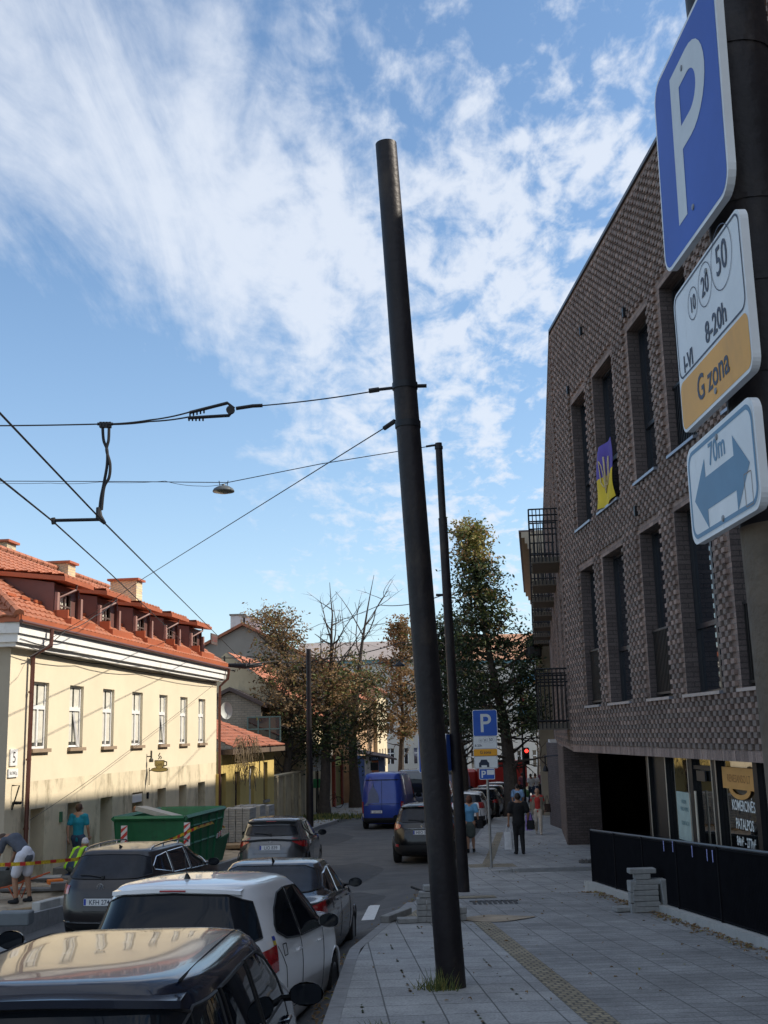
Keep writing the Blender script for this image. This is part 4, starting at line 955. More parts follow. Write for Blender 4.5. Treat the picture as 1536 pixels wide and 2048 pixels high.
# big gabled house
mat('gable_plaster', (.30, .27, .235), .9, var=.1, vs=.5, bump=.1, stain=(.24, .21, .18)); 
Yg = 76; ap = at(486, 1252, Yg); er = at(660, 1338, Yg); el = 2*ap.x-er.x
t = thing('gabled_house', 'large grey plastered house with steep red tiled gable and white chimneys', 'building', (ap.x, Yg, -4.4))
gable(t, el, er.x, Yg, -6, er.z, ap.z, 'gable_plaster', 'roof_tile', 14, .35)
for px, py, w_ in ((477, 1240, 1.0), (498, 1244, .7), (516, 1250, .5)):
    g = at(px, py, Yg+1.5); mb = MB(); mb.box((g.x, g.y, g.z-1), (w_, .8, 2.6)); o = mb.build('chimney', MT['white_plaster'], t); mb = MB(); mb.box((g.x, g.y, g.z+.33), (w_+.15, .95, .1)); mb.build('cap', MT['granite'], o)
mb = MB(); g = at(570, 1300, Yg); mb.box((g.x, Yg-.05, g.z), (.4, .1, .5)); mb.build('attic_vent', MT['panel_dark'], t)
# row of houses with street-facing roofs, seen foreshortened behind the trees
def rowhouse(name, label, Ya, Yb, ao, ze, zr, wall, roof, setb=4.5, wins=0, zb_=-6, rot=0):
    fr = Fr(AL+ao, TL_+rot, Ya, 1); Ln = fr.S(Yb); t = thing(name, label, 'building', fr.P(0, -4.2))
    hs = [(1+i*(Ln-1)/max(1, wins), 1.9+i*(Ln-1)/max(1, wins), z_, z_+1.5) for i in range(wins) for z_ in ((-2.6, .6, 3.6) if ze > 4 else (-2.6, .6) if ze > 2 else (-2.6,)) if z_+1.5 < ze]
    mb = MB(); holes_wall(mb, fr, 0, Ln, zb_, ze, hs, .18)
    A_, B_ = fr.P(0, 0), fr.P(0, 0, -2*setb); zz_ = lambda p, z_: (p.x, p.y, z_)
    mb.quad(zz_(B_, zb_), zz_(A_, zb_), zz_(A_, ze), zz_(B_, ze)); M_ = fr.P(0, 0, -setb); mb.add([zz_(A_, ze), zz_(B_, ze), zz_(M_, zr)], [(0, 1, 2)])
    C_, D_ = fr.P(Ln, 0), fr.P(Ln, 0, -2*setb); mb.quad(zz_(C_, zb_), zz_(D_, zb_), zz_(D_, ze), zz_(C_, ze)); N_ = fr.P(Ln, 0, -setb); mb.add([zz_(C_, ze), zz_(D_, ze), zz_(N_, zr)], [(0, 1, 2)])
    mb.build('wall', MT[wall], t)
    V = fr.P(-.3, zr, -setb)-fr.P(-.3, ze-.15, .4); roofplane('roof', fr.P(-.3, ze-.05, .4), fr.d, V, Ln+.6, 0, 0, MT[roof], row=.5, colw=.5, parent=t)
    for h in hs:
        mb = MB(); fr.box(mb, h[0], h[1], h[2], h[3], -.17, -.13); o = mb.build('window', MT['pane_dark'], t)
        mb = MB(); fr.box(mb, h[0], h[0]+.08, h[2], h[3], -.128, -.08); fr.box(mb, h[1]-.08, h[1], h[2], h[3], -.128, -.08); fr.box(mb, (h[0]+h[1])/2-.04, (h[0]+h[1])/2+.04, h[2], h[3], -.128, -.08); fr.box(mb, h[0], h[1], h[2]-.02, h[2]+.06, -.127, -.06); mb.build('frame', MT['pvc_white'], o)
    return t, fr, Ln
Y2 = 45.3+LY*fy.k
mat('old_wall', (.40, .33, .21), .9, var=.2, vs=1.5, bump=.3, bs=15, stain=(.13, .11, .09), sst=1.5)
fo_ = Fr(AL+.1, TL_, Y2+.02, 1); mb = MB(); Lo = fo_.S(63.3); fo_.box(mb, 0, Lo, -5, -1.9, -.3, 0); fo_.box(mb, 0, Lo, -1.9, -1.8, -.36, .06)
for i in range(4): fo_.box(mb, i*Lo/4+.2, i*Lo/4+.5, -5, -1.9, 0, .12)
tag(mb.build('old_wall', MT['old_wall']), 'weathered grey plaster boundary wall beyond the low yellow house', 'wall')
mat('pale_cream', (.60, .50, .33), .9, var=.08, vs=1, bump=.15, stain=(.42, .36, .26)); mat('terracotta', (.52, .34, .20), .85, var=.1, vs=2); mat('red_paint', (.30, .06, .035), .8, var=.15); mat('olive_paint', (.20, .17, .035), .8, var=.2)
rowhouse('cream_house', 'pale cream house with tall narrow window behind the forked street tree', 63.4, 72.5, .1, 1.2, 4.8, 'pale_cream', 'roof_tile', wins=3)
fg_ = Fr(AL+.2, TL_, 72.55, 1); t = thing('gate', 'olive wooden double gate between dark red posts beyond the trees', 'gate', fg_.P(0, -4.3))
for x_ in (0, 3.2): mb = MB(); fg_.box(mb, x_, x_+.33, -5, -1.2, -.2, .1); mb.build('post', MT['red_paint'], t)
mb = MB()
for i in range(12): fg_.box(mb, .36+i*.235, .36+i*.235+.225, -5, -1.9, -.1, -.04+.01*(i % 2))
mb.build('leaf', MT['olive_paint'], t)
mb = MB(); fg_.box(mb, .3, 3.2, -1.88, -1.3, -.12, .02); o = mb.build('name_board', mat('lime_board', (.40, .45, .10), .7), t)
rowhouse('terracotta_house', 'orange and red painted house beyond the olive gate', 78, 90, .6, 2.6, 5.4, 'terracotta', 'roof_tile', wins=5)
rowhouse('pink_house', 'dusty pink corner house at the far left end of the street', 90.2, 97, .9, 3.4, 6.2, 'pale_cream', 'old_tile', wins=3)
# kiosk with mural and awning
g0 = at(716, 1585, 75); t = thing('kiosk', 'small kiosk with blue orange and white mural under a dark awning', 'kiosk', g0)
for i, (cc) in enumerate(((.08, .14, .34), (.55, .52, .47), (.50, .16, .05), (.10, .16, .30))):
    m_ = mat('mural%d' % i, cc, .7, var=.3, vs=3); mb = MB(); x0 = g0.x+i*.45; mb.add([(x0, 75+i*.8, -5), (x0+.45, 75.8+i*.8, -5), (x0+.45, 75.8+i*.8, -1.3), (x0, 75+i*.8, -1.3)], [(0, 1, 2, 3)]); mb.build('mural_panel', m_, t)
mb = MB(); mb.add([(g0.x-.3, 74.6, -1.0), (g0.x+2.6, 78.0, -1.6), (g0.x+1.9, 79.5, -1.3), (g0.x-.9, 76.5, -.7), (g0.x-.3, 74.6, -1.1), (g0.x+2.6, 78.0, -1.7), (g0.x+1.9, 79.5, -1.4), (g0.x-.9, 76.5, -.8)], [(0, 1, 2, 3), (7, 6, 5, 4), (0, 4, 5, 1), (1, 5, 6, 2), (2, 6, 7, 3), (3, 7, 4, 0)]); mb.build('awning', MT['dark_tin'], t)
g = at(749, 1517, 74); mb = MB(); mb.box(g, (.7, .08, .28)); mb.box((g.x-.02, g.y, g.z-.5), (.5, .08, .5)); o = mb.build('sign_board', MT['black_metal'], t)
mb = MB(); textmesh('DERA', .2, frameM((g.x, g.y-.05, g.z-.08), (1, 0, 0), (0, 0, 1)), mb); mb.build('lettering', mat('sign_blue', (.25, .38, .60), .6), o)
# ================================================================ far end of the street
mat('far_white', (.60, .57, .52), .85, var=.06, vs=.4, stain=(.50, .49, .46)); mat('far_roof', (.27, .235, .22), .8, var=.12, vs=.3); mat('far_tile', (.38, .20, .12), .85, var=.15, vs=.3); mat('sand_wall', (.52, .44, .30), .9, var=.1, vs=.6)
mat('teal_gutter', (.12, .25, .30), .6); mat('blue_rail', (.14, .34, .52), .6); mat('curtain_red', (.35, .03, .04), .8)
def farblock(name, label, px0, px1, pyr, pye, Y, wall, roof, nx, zs, dep=12, hip_=0, gut=False):
    a = at(px0, pye, Y); b = at(px1, pye, Y); r_ = at((px0+px1)/2, pyr, Y+dep*.5); t = thing(name, label, 'building', ((a.x+b.x)/2, Y, -6))
    fr = Fr(0, 0, 0, 1); fr.o = Vector((a.x, Y, 0)); fr.d = Vector((1, 0, 0)); fr.n = Vector((0, -1, 0)); fr.k = 1; W_ = b.x-a.x; ze = (a.z+b.z)/2
    hs = [(W_*(i+.5)/nx-.5, W_*(i+.5)/nx+.5, z_, z_+1.7) for i in range(nx) for z_ in zs]
    mb = MB(); holes_wall(mb, fr, 0, W_, -8, ze, hs, .25)
    for x in (a.x, b.x): mb.quad((x, Y, -8), (x, Y+dep, -8), (x, Y+dep, ze), (x, Y, ze))
    mb.build('wall', MT[wall], t)
    mb = MB(); mb.add([(a.x-.5, Y-.6, ze-.1), (b.x+.5, Y-.6, ze-.1), (b.x+.5-hip_, Y+dep/2, r_.z), (a.x-.5+hip_, Y+dep/2, r_.z), (b.x+.5, Y+dep+.6, ze-.1), (a.x-.5, Y+dep+.6, ze-.1)], [(0, 1, 2, 3), (3, 2, 4, 5), (1, 4, 2), (0, 3, 5)]); mb.build('roof', MT[roof], t)
    mb = MB(); fr.box(mb, -.4, W_+.4, ze-.45, ze-.1, -.1, .4); mb.build('cornice', MT['teal_gutter'] if gut else MT[wall], t)
    for h in hs:
        mb = MB(); fr.box(mb, h[0], h[1], h[2], h[3], -.24, -.2); o = mb.build('window', MT['pane_dark'], t)
        mb = MB(); c_ = (h[0]+h[1])/2; fr.box(mb, c_-.05, c_+.05, h[2], h[3], -.198, -.14); fr.box(mb, h[0], h[1], h[2]+1.1, h[2]+1.2, -.197, -.141); fr.box(mb, h[0], h[0]+.08, h[2], h[3], -.197, -.141); fr.box(mb, h[1]-.08, h[1], h[2], h[3], -.197, -.141); mb.build('frame', MT['pvc_white'], o)
    return t, fr, W_
farblock('apartment_block', 'long pale block with low brown tin roof closing the street behind the bare trees', 600, 925, 1283, 1318, 128, 'far_white', 'far_roof', 12, (-3.2, .2, 3.6), gut=True)
t, fr, W_ = farblock('corner_house', 'pale corner house with brown roof and blue balcony ledges behind the tall tree', 928, 1110, 1268, 1318, 118, 'far_white', 'far_tile', 6, (-3.6, -.1, 3.3), gut=True)
for py, hh in ((1366, .35), (1425, .35)):
    g = at(1060, py, 118); mb = MB(); fr.box(mb, g.x-fr.o.x-1.3, g.x-fr.o.x+1.4, g.z-.12, g.z+.05, -.05, 1.0); fr.box(mb, g.x-fr.o.x-1.3, g.x-fr.o.x+1.4, g.z+.05, g.z+.8, .93, .98); mb.build('balcony', MT['blue_rail'], t)
g = at(1056, 1405, 117.9); mb = MB(); fr.box(mb, g.x-fr.o.x-.75, g.x-fr.o.x-.15, g.z-.5, g.z+.5, -.1, .06); fr.box(mb, g.x-fr.o.x+.15, g.x-fr.o.x+.75, g.z-.5, g.z+.5, -.1, .06); mb.build('shutter', MT['curtain_red'], t)
g = at(1052, 1592, 96); mb = MB(); mb.box((6, 100, -5.6), (46, .5, 2.6)); mb.box((6, 99.95, -4.27), (46.2, .7, .12)); tag(mb.build('retaining_wall', MT['sand_wall']), 'long sandy retaining wall across the far end of the street', 'wall')
# ================================================================ poles
mat('pole_dark', (.016, .013, .015), .5, .1, var=.35, vs=3, bump=.3, bs=18, stain=(.042, .032, .026), sst=3, spec=.35, sr=.54)
mat('pole_rust', (.13, .098, .07), .8, .1, var=.35, vs=4, bump=.5, bs=30, stain=(.07, .05, .04), sst=3)
def rpole(mb, a, b, ra, rb, n=28, hollow=True):
    a = Vector(a); b = Vector(b); k = 12
    mb.tube([a+(b-a)*i/k for i in range(k+1)], [ra+(rb-ra)*i/k for i in range(k+1)], n, cap=not hollow)
    if hollow: mb.tube([b-(b-a).normalized()*.15, b], [rb*.85, rb*.85], n, cap=False)
pb = Vector((.575, 11.95, -2.75)); pt = at(772, 288, 11.8)
t = thing('pole', 'thick dark steel pole leaning left in the pavement, nearest the centre', 'pole', (.575, 11.95, H(12)))
mb = MB(); rpole(mb, pb, pt, .148, .122); mb.build('shaft', MT['pole_dark'], t, smooth='auto')
def onp(z_, a=pb, b=pt): k = (z_-a.z)/(b.z-a.z); return a+(b-a)*k
POLE1 = t
for z_ in (3.77, 3.33):
    c = onp(z_); mb = MB(); mb.lathe([(.141, -.035), (.141, .035)], c, n=28)
    mb.tube([c+Vector((.10, 0, 0)), c+Vector((.24, 0, 0))], .022, 8) if z_ > 3.5 else None
    mb.build('band', MT['black_metal'], t, smooth='auto')
p2b = Vector((1.45, 24.0, -3.4)); p2t = at(877, 886, 23.6)
t = thing('pole', 'slimmer dark stepped pole standing just behind the big leaning pole', 'pole', (1.45, 24, H(24)))
P2 = lambda z_: onp(z_, p2b, p2t)
mb = MB(); rpole(mb, p2b, P2(.0), .125, .115); rpole(mb, P2(.0), P2(4.55), .100, .094); rpole(mb, P2(4.55), p2t, .078, .074); mb.build('shaft', MT['pole_dark'], t, smooth='auto')
mb = MB(); mb.lathe([(.09, -.03), (.09, .03)], P2(6.1), n=16); mb.build('band', MT['black_metal'], t)
# far pole on the left pavement
lb = Vector((-3.68, 52.2, -4.2)); lt = at(617, 1298, 52.2)
t = thing('pole', 'dark pole on the far left pavement in front of the autumn trees', 'pole', (-3.68, 52.2, H(52)))
mb = MB(); rpole(mb, lb, lb+(lt-lb)*.4, .17, .15, 16); rpole(mb, lb+(lt-lb)*.4, lt, .12, .11, 16); mb.build('shaft', MT['pole_dark'], t, smooth='auto')
# near pole that carries the parking signs
a = on(1369, 0, 1.0, 0); 
pc = lambda py: at(1369+.104*py, py, 3.13)
q0 = pc(0); q1 = pc(1400); dirp = (q0-q1).normalized(); off = Vector((.112, -.035, 0))
bot = q1+off+dirp*(-(q1.z+2.4)/dirp.z); topp = q1+off+dirp*((4.2-q1.z)/dirp.z)
NPOLE = t = thing('pole', 'close weathered pole at the right edge carrying the parking signs', 'pole', (bot.x, bot.y, H(bot.y)))
mb = MB(); m0 = q1+off+dirp*((.55-q1.z)/dirp.z); rpole(mb, bot, m0, .122, .118); mb.build('lower_shaft', MT['pole_rust'], t, smooth='auto')
mb = MB(); rpole(mb, m0, topp, .118, .114); mb.build('upper_shaft', MT['pole_dark'], t, smooth='auto')  # shade on the upper part put into its darker material
# ================================================================ road signs
mat('sign_blue_face', (.045, .12, .46), .5, var=.08, vs=3, spec=.2); mat('sign_white', (.76, .77, .77), .45, var=.08, vs=5, stain=(.60, .58, .54), sst=6, sr=.62); mat('sign_orange', (.80, .36, .02), .45, var=.08, vs=4, stain=(.55, .24, .02))
mat('sign_grey_P', (.62, .65, .66), .45, var=.08, vs=7); mat('sign_black', (.02, .03, .06), .5); mat('sign_faded_blue', (.11, .24, .37), .5, var=.08, vs=6); mat('sign_back', (.24, .25, .26), .5, .6, var=.1)
def rrect(w_, h_, r_, n=6, cx_=0, cy_=0):
    out = []
    for (sx, sy, a0_) in ((1, 1, 0), (-1, 1, 90), (-1, -1, 180), (1, -1, 270)):
        for i in range(n+1):
            a = R(a0_+90*i/n); out.append((cx_+sx*(w_/2-r_)+r_*math.cos(a), cy_+sy*(h_/2-r_)+r_*math.sin(a)))
    return out
def ring(mb, outer, inner, M_, z_):
    n = len(outer); vs = [M_ @ Vector((x, y, z_)) for x, y in outer]+[M_ @ Vector((x, y, z_)) for x, y in inner]
    mb.add(vs, [(i, (i+1) % n, n+(i+1) % n, n+i) for i in range(n)])
def plate(t, M_, w_, h_, r_=.04, th=.022, face='sign_white', border=None, bw=.012, inset=.012, nm='plate', edge='sign_white'):
    mb = MB(); mb.prism(rrect(w_, h_, r_), M_ @ Matrix.Translation((0, 0, -th)), th); mb.build(nm, MT[edge] if edge else MT['sign_back'], t)
    mb = MB(); mb.add([M_ @ Vector((x, y, .0006)) for x, y in rrect(w_-.012*2, h_-.012*2, r_*.8)], [tuple(range(28))]); mb.build('face', MT[face], t)
    if border:
        mb = MB(); ring(mb, rrect(w_-inset*2, h_-inset*2, r_), rrect(w_-inset*2-bw*2, h_-inset*2-bw*2, r_*.8), M_, .0012); mb.build('border', MT[border], t)
def letterP(t, M_, h_, m_='sign_grey_P', sx=1):
    M_ = M_ @ Matrix.Diagonal((sx, 1, 1, 1)); s_ = h_; st = .155*s_; mb = MB(); z_ = .0016
    n = 14; ro = .285*s_; ri = ro-st; cy_ = .5*s_-ro; cxx = .06*s_
    outer = [(-.25*s_, .5*s_)]+[(cxx+ro*math.sin(math.pi*i/n), cy_+ro*math.cos(math.pi*i/n)) for i in range(n+1)]+[(-.25*s_+st, cy_-ro)]
    inner = [(-.25*s_+st, .5*s_-st)]+[(cxx+ri*math.sin(math.pi*i/n), cy_+ri*math.cos(math.pi*i/n)) for i in range(n+1)]+[(-.25*s_+st, cy_-ri)]
    vs = [M_ @ Vector((x, y, z_)) for x, y in outer+inner]; k = len(outer)
    fs_ = [(i, i+1, k+i+1, k+i) for i in range(k-1)]
    mb.add(vs, fs_); mb.add([M_ @ Vector(v) for v in ((-.25*s_, .5*s_, z_), (-.25*s_+st, .5*s_-st, z_), (-.25*s_+st, -.5*s_, z_), (-.25*s_, -.5*s_, z_))], [(0, 1, 2, 3)])
    mb.build('lettering', MT[m_], t)
def circ(mb, M_, cx_, cy_, rx, ry, wd, z_=.0016, n=28):
    ring(mb, [(cx_+rx*math.cos(2*math.pi*i/n), cy_+ry*math.sin(2*math.pi*i/n)) for i in range(n)], [(cx_+(rx-wd)*math.cos(2*math.pi*i/n), cy_+(ry-wd)*math.sin(2*math.pi*i/n)) for i in range(n)], M_, z_)
def zone_plate(t, M_, w_, h_, small=False):
    # white upper field with blue outline, orange lower field
    mb = MB(); mb.prism(rrect(w_, h_, .04), M_ @ Matrix.Translation((0, 0, -.022)), .022); mb.build('plate', MT['sign_white'], t)
    hu = h_*.64; hl = h_*.36
    U = M_ @ Matrix.Translation((0, h_/2-hu/2, 0)); Lw = M_ @ Matrix.Translation((0, -h_/2+hl/2+.004, 0))
    mb = MB(); mb.add([Lw @ Vector((x, y, .0007)) for x, y in rrect(w_-.016, hl-.012, .03)], [tuple(range(28))]); mb.build('orange_field', MT['sign_orange'], t)
    mb = MB(); ring(mb, rrect(w_-.022, hu-.016, .035), rrect(w_-.034, hu-.028, .03), U, .0012); mb.build('border', MT['sign_black'], t)
    mb = MB()
    for (tx, x, y, sz, rr) in (('10', -.115*w_/.6, .045, .05, .036), ('20', -.0*w_/.6, .052, .062, .047), ('50', .145*w_/.6, .065, .088, .066)):
        textmesh(tx, sz*1.25*w_/.6, U @ Matrix.Translation((x, y*w_/.6-sz*.42*w_/.6, .0014)), mb, sx=.85, bold=.0006); circ(mb, U, x, y*w_/.6, rr*1.28*w_/.6, rr*1.28*w_/.6, .0028)
    textmesh('8-20h', .082*w_/.6, U @ Matrix.Translation((.06*w_/.6 if not small else -.17*w_/.6, -.105*w_/.6, .0014)), mb, sx=.95, bold=.001)
    if not small: textmesh('I-VI', .075, U @ Matrix.Translation((-.215, -.125, .0014)), mb, sx=.95, bold=.001)
    textmesh('G zona', .10*w_/.6, Lw @ Matrix.Translation((.0, -.03*w_/.6, .0014)), mb, sx=.95, bold=.0012)
    mb.build('lettering', MT['sign_black'], t)
aS, tS = 1.015, -.0148
def sM(pxl, pxr):  # frame centre and size from two opposite corners on the sign plane
    a = on(*pxl, aS, tS); b = on(*pxr, aS, tS); return a, b

dS = Vector((tS, 1, 0)).normalized()
def nM(yc, zc, roll=0):
    q = Matrix.Rotation(roll, 4, 'Z')
    return frameM(Vector((aS-.022+tS*yc, yc, zc)), -dS, (0, 0, 1)) @ q
t = thing('parking_sign', 'big blue parking sign, topmost on the close pole at the right edge', 'sign', (aS, 3.1, 1.77))
M_ = nM(3.105, 1.765, R(-2.2)); plate(t, M_, .665, .665, .075, face='sign_blue_face', edge='sign_white'); letterP(t, M_ @ Matrix.Translation((.005, .01, 0)), .49, sx=1.18)
t = thing('parking_sign', 'white and orange G zona fee plate with three circled numbers on the close pole', 'sign', (aS, 3.05, 1.1))
M_ = nM(3.06, 1.122); zone_plate(t, M_, .655, .452)
t = thing('parking_sign', 'white 70m plate with double blue arrow, lowest on the close pole', 'sign', (aS, 3.06, .69))
M_ = nM(3.07, .690); plate(t, M_, .62, .298, .05, border='sign_faded_blue', bw=.013, inset=.014)
mb = MB(); Z_ = .0014
for sg in (-1, 1): mb.add([M_ @ Vector((sg*x, y-.02, Z_)) for x, y in ((.25, 0), (.13, .105), (.13, -.105))], [(0, 1, 2)])
mb.add([M_ @ Vector((x, y-.02, Z_)) for x, y in ((-.13, .048), (-.13, -.048), (.13, -.048), (.13, .048))], [(0, 1, 2, 3)])
mb.build('arrow', MT['sign_faded_blue'], t)
mb = MB(); textmesh('70m', .092, M_ @ Matrix.Translation((-.01, .052, Z_)), mb, bold=.001, sx=.95); mb.build('lettering', MT['sign_faded_blue'], t)
mb = MB(); ring(mb, rrect(.06, .09, .006, cx_=.225, cy_=-.085), rrect(.054, .084, .004, cx_=.225, cy_=-.085), M_, .0016); mb.build('sticker', mat('sticker_brown', (.30, .24, .20), .8), t)
for z_ in (2.0, 1.5, 1.25, .98, .76, .62):
    c = q1+off+dirp*((z_-q1.z)/dirp.z); mb = MB(); mb.lathe([(.121, -.008), (.121, .008)], c, n=20); mb.build('sign_clamp', MT['pole_dark'], NPOLE)
for nm_, M__, pts_ in (('parking_sign', nM(3.105, 1.765), ((0, .22), (0, -.24))), ('parking_sign.001', nM(3.06, 1.122), ((.02, .17), (.02, -.19))), ('parking_sign.002', nM(3.07, .690), ((0, .115), (0, -.12)))):
    for x_, y_ in pts_: mb = MB(); c_ = M__ @ Vector((x_, y_, 0)); mb.lathe([(.011, .004), (.009, -.004), (.001, -.005)], c_, ax='X', n=10); mb.build('bolt', MT['sign_back'], bpy.data.objects[nm_])
# the second parking sign assembly further along
ps = gr(983, 1735); top_ = at(966, 1418, ps.y)
sg_ = thing('sign_post', 'thin grey post beyond the stepped pole carrying a stack of parking signs', 'post', ps)
mb = MB(); mb.tube([ps+Vector((0, 0, -.1)), at(975, 1560, ps.y), at(967, 1424, ps.y)], .034, 10); mb.build('shaft', mat('galvanised', (.30, .30, .29), .5, .5, var=.15), sg_)
PD = ps.y-.05; ppm = 2280/ps.y
def fM(px, py, dy=0): return frameM(at(px, py, PD-dy), (1, 0, 0), (0, 0, 1))
t = thing('parking_sign', 'small blue parking sign, topmost on the thin grey post', 'sign', at(970, 1446, PD))
M_ = fM(970, 1446); plate(t, M_, 49/ppm, 52/ppm, .05, face='sign_blue_face', edge='sign_white', border=None); letterP(t, M_, .46)
t = thing('parking_sign', 'small G zona plate with 50 circle and orange band on the thin grey post', 'sign', at(970, 1491, PD))
M_ = fM(970.5, 1492); zone_plate(t, M_, 48/ppm, 40/ppm, True)
t = thing('parking_sign', 'white plate with black car symbol on the thin grey post', 'sign', at(972, 1524, PD))
M_ = fM(972, 1524); plate(t, M_, 47/ppm, 25/ppm, .03, border='sign_black', bw=.006)
mb = MB(); mb.prism([(-.13, -.06), (.13, -.06), (.13, .0), (.10, .02), (.07, .08), (-.07, .08), (-.10, .02), (-.13, .0)], M_ @ Matrix.Translation((-.05, -.02, .001)), .002)
for x in (-.10, .10): mb.prism([(x-.03, -.11), (x+.03, -.11), (x+.03, -.05), (x-.03, -.05)], M_ @ Matrix.Translation((-.05, -.02, .0012)), .002)
mb.build('car_symbol', MT['sign_black'], t)
t = thing('parking_sign', 'small dark blue tow parking sign, lowest on the thin grey post', 'sign', at(974, 1548, PD))
M_ = fM(974, 1548); plate(t, M_, 31/ppm, 21/ppm, .03, face='sign_blue_face', edge='sign_white'); 
mb = MB(); textmesh('P', .24, M_ @ Matrix.Translation((-.09, -.085, .0015)), mb, bold=.006); mb.add([M_ @ Vector((x, y, .0016)) for x, y in ((.0, -.02), (.18, -.02), (.18, .1), (.0, .1))], [(0, 1, 2, 3)]); mb.build('symbol', MT['sign_white'], t)
# blue signs on the stepped pole
c = P2(-.55); t = thing('crossing_sign', 'blue square crossing sign half hidden behind the big leaning pole', 'sign', c)
M_ = frameM(at(858, 1507, 23.7), (1, -.12, 0), (0, 0, 1)); plate(t, M_, .44, .78, .05, face='sign_blue_face', edge='sign_white'); mb = MB(); mb.add([M_ @ Vector(v) for v in ((-.17, -.2, .0016), (.17, -.2, .0016), (0, .2, .0016))], [(0, 1, 2)]); mb.build('symbol', MT['sign_white'], t)
t = thing('crossing_sign', 'blue sign seen nearly edge on at the right side of the stepped pole', 'sign', c)
M_ = frameM(at(899, 1505, 23.75), (.30, .95, 0), (0, 0, 1)); plate(t, M_, .5, .76, .05, face='sign_blue_face', edge='sign_white', th=.05)
# ================================================================ overhead wires
def wire(label, pts, r_, sag=0, group=None, nm='wire', n=16, ea=0, eb=0):
    pts = [Vector(q) for q in pts]
    if ea: pts = [pts[0]+(pts[0]-pts[1]).normalized()*ea]+pts
    if eb: pts = pts+[pts[-1]+(pts[-1]-pts[-2]).normalized()*eb]
    return cable(nm, label, pts, r_, 'cable_black', sag, 'wire', group, n)
w1a, w1b, w1c = at(-200, 665, 6.5), at(105, 1042, 13.5), at(300, 1240, 24)
pA = at(205, 1042, 13.5); cl = at(440, 1300, 33)
wire('trolley wire on the left passing the end of the spreader bar', [at(-120, 861, 8), at(105, 1042, 13.5), at(210, 1137, 20), at(372, 1290, 44), at(430, 1325, 47)], .011, ea=30)
wire('trolley wire on the right passing under the hanging cable loop', [at(-120, 700, 8), pA, at(305, 1142, 20), at(436, 1272, 40), at(490, 1326, 47)], .011, ea=30)
band = onp(3.77)
wire('span wire running left from the upper band of the big leaning pole', [at(782, 776, 11.9), at(525, 811, 12.4)], .008, .02)
t = thing('strain_insulator', 'black forked strain insulator in the span wire left of the big pole', 'insulator', at(460, 818, 12.6))
mb = MB(); Yi = 12.6
A3 = lambda x, y: at(x, y, Yi)
mb.tube([A3(525, 811), A3(505, 812), A3(472, 817)], .022, 6); mb.lathe([(.02, -.02), (.05, -.02), (.05, .02), (.02, .02)], A3(461, 820), ax='Y', n=14)
mb.tube([A3(468, 817), A3(455, 806), A3(380, 825)], .020, 6); mb.tube([A3(466, 820), A3(458, 831), A3(376, 836)], .020, 6)
for i in range(5): mb.tube([A3(380+i*7, 825-i*1.6), A3(380+i*7, 833-i*1.6)], .010, 4); mb.tube([A3(378+i*7, 836), A3(378+i*7, 842)], .010, 4)
mb.build('fork', MT['cable_black'], t, smooth='auto')
t2 = mb
mb = MB(); mb.tube([at(738, 782, 11.95), at(758, 779, 11.93)], .028, 6); mb.tube([at(758, 779, 11.93), at(785, 776, 11.9)], .018, 6); tag(mb.build('turnbuckle', MT['cable_black']), 'black turnbuckle in the span wire close to the big leaning pole', 'turnbuckle')
hp = at(210, 848, 13.5)
wire('feeder cable, upper of two crossing the top left sky to the forked insulator', [at(-150, 851, 14.5), hp, at(300, 840, 13.1), at(380, 824, 12.6)], .010, .012, ea=9)
wire('feeder cable, lower of two crossing the top left sky to the forked insulator', [at(222, 849, 13.5), at(300, 843, 13.1), at(378, 834, 12.6)], .010, .010)
# hanging feeder loop and spreader bar
t = thing('feeder_loop', 'pair of twisted black cables hanging from a clamp down to the trolley wire', 'cable', hp)
mb = MB()
def curve(pts, r_): 
    P_ = [at(x, y, 13.5) for x, y in pts]; out = []
    for i in range(len(P_)-1):
        p0 = P_[max(i-1, 0)]; p1 = P_[i]; p2 = P_[i+1]; p3 = P_[min(i+2, len(P_)-1)]
        for k in range(6):
            u = k/6; out.append(.5*((2*p1)+(p2-p0)*u+(2*p0-5*p1+4*p2-p3)*u*u+(3*p1-p0-3*p2+p3)*u**3))
    mb.tube(out+[P_[-1]], r_, 7)
curve([(205, 852), (207, 880), (214, 900), (214, 930), (208, 965), (202, 995), (199, 1020)], .019)
curve([(218, 852), (217, 880), (213, 900), (220, 928), (218, 955), (208, 975), (203, 1020)], .019); mb.build('cable', MT['cable_black'], t, smooth='auto')
mb = MB()
for i in range(4): mb.box(at(202+i*6, 850, 13.5), (.03, .06, .07))
mb.tube([at(195, 848, 13.5), at(226, 848, 13.5)], .02, 6); mb.build('clamp', MT['cable_black'], t)
t = thing('spreader_bar', 'black spreader bar holding the two trolley wires apart', 'bar', at(155, 1040, 13.5))
mb = MB(); mb.tube([at(103, 1041, 13.5), at(198, 1039, 13.5)], .021, 8); mb.tube([at(106, 1036, 13.5), at(108, 1048, 13.5)], .03, 6); mb.tube([at(197, 1015, 13.5), at(198, 1034, 13.5), at(210, 1047, 13.5)], [.03, .045, .02], 8); mb.build('bar', MT['cable_black'], t, smooth='auto')
wire('guy wire slanting from the lower band of the big pole down to the cream building', [at(786, 845, 11.9), at(285, 1158, 24), at(190, 1225, 27), at(62, 1300, 27.6)], .007, .0)
mb = MB(); mb.tube([at(768, 857, 12), at(790, 842, 11.9)], .026, 6); tag(mb.build('turnbuckle', MT['cable_black']), 'black turnbuckle on the slanting guy wire at the big leaning pole', 'turnbuckle')
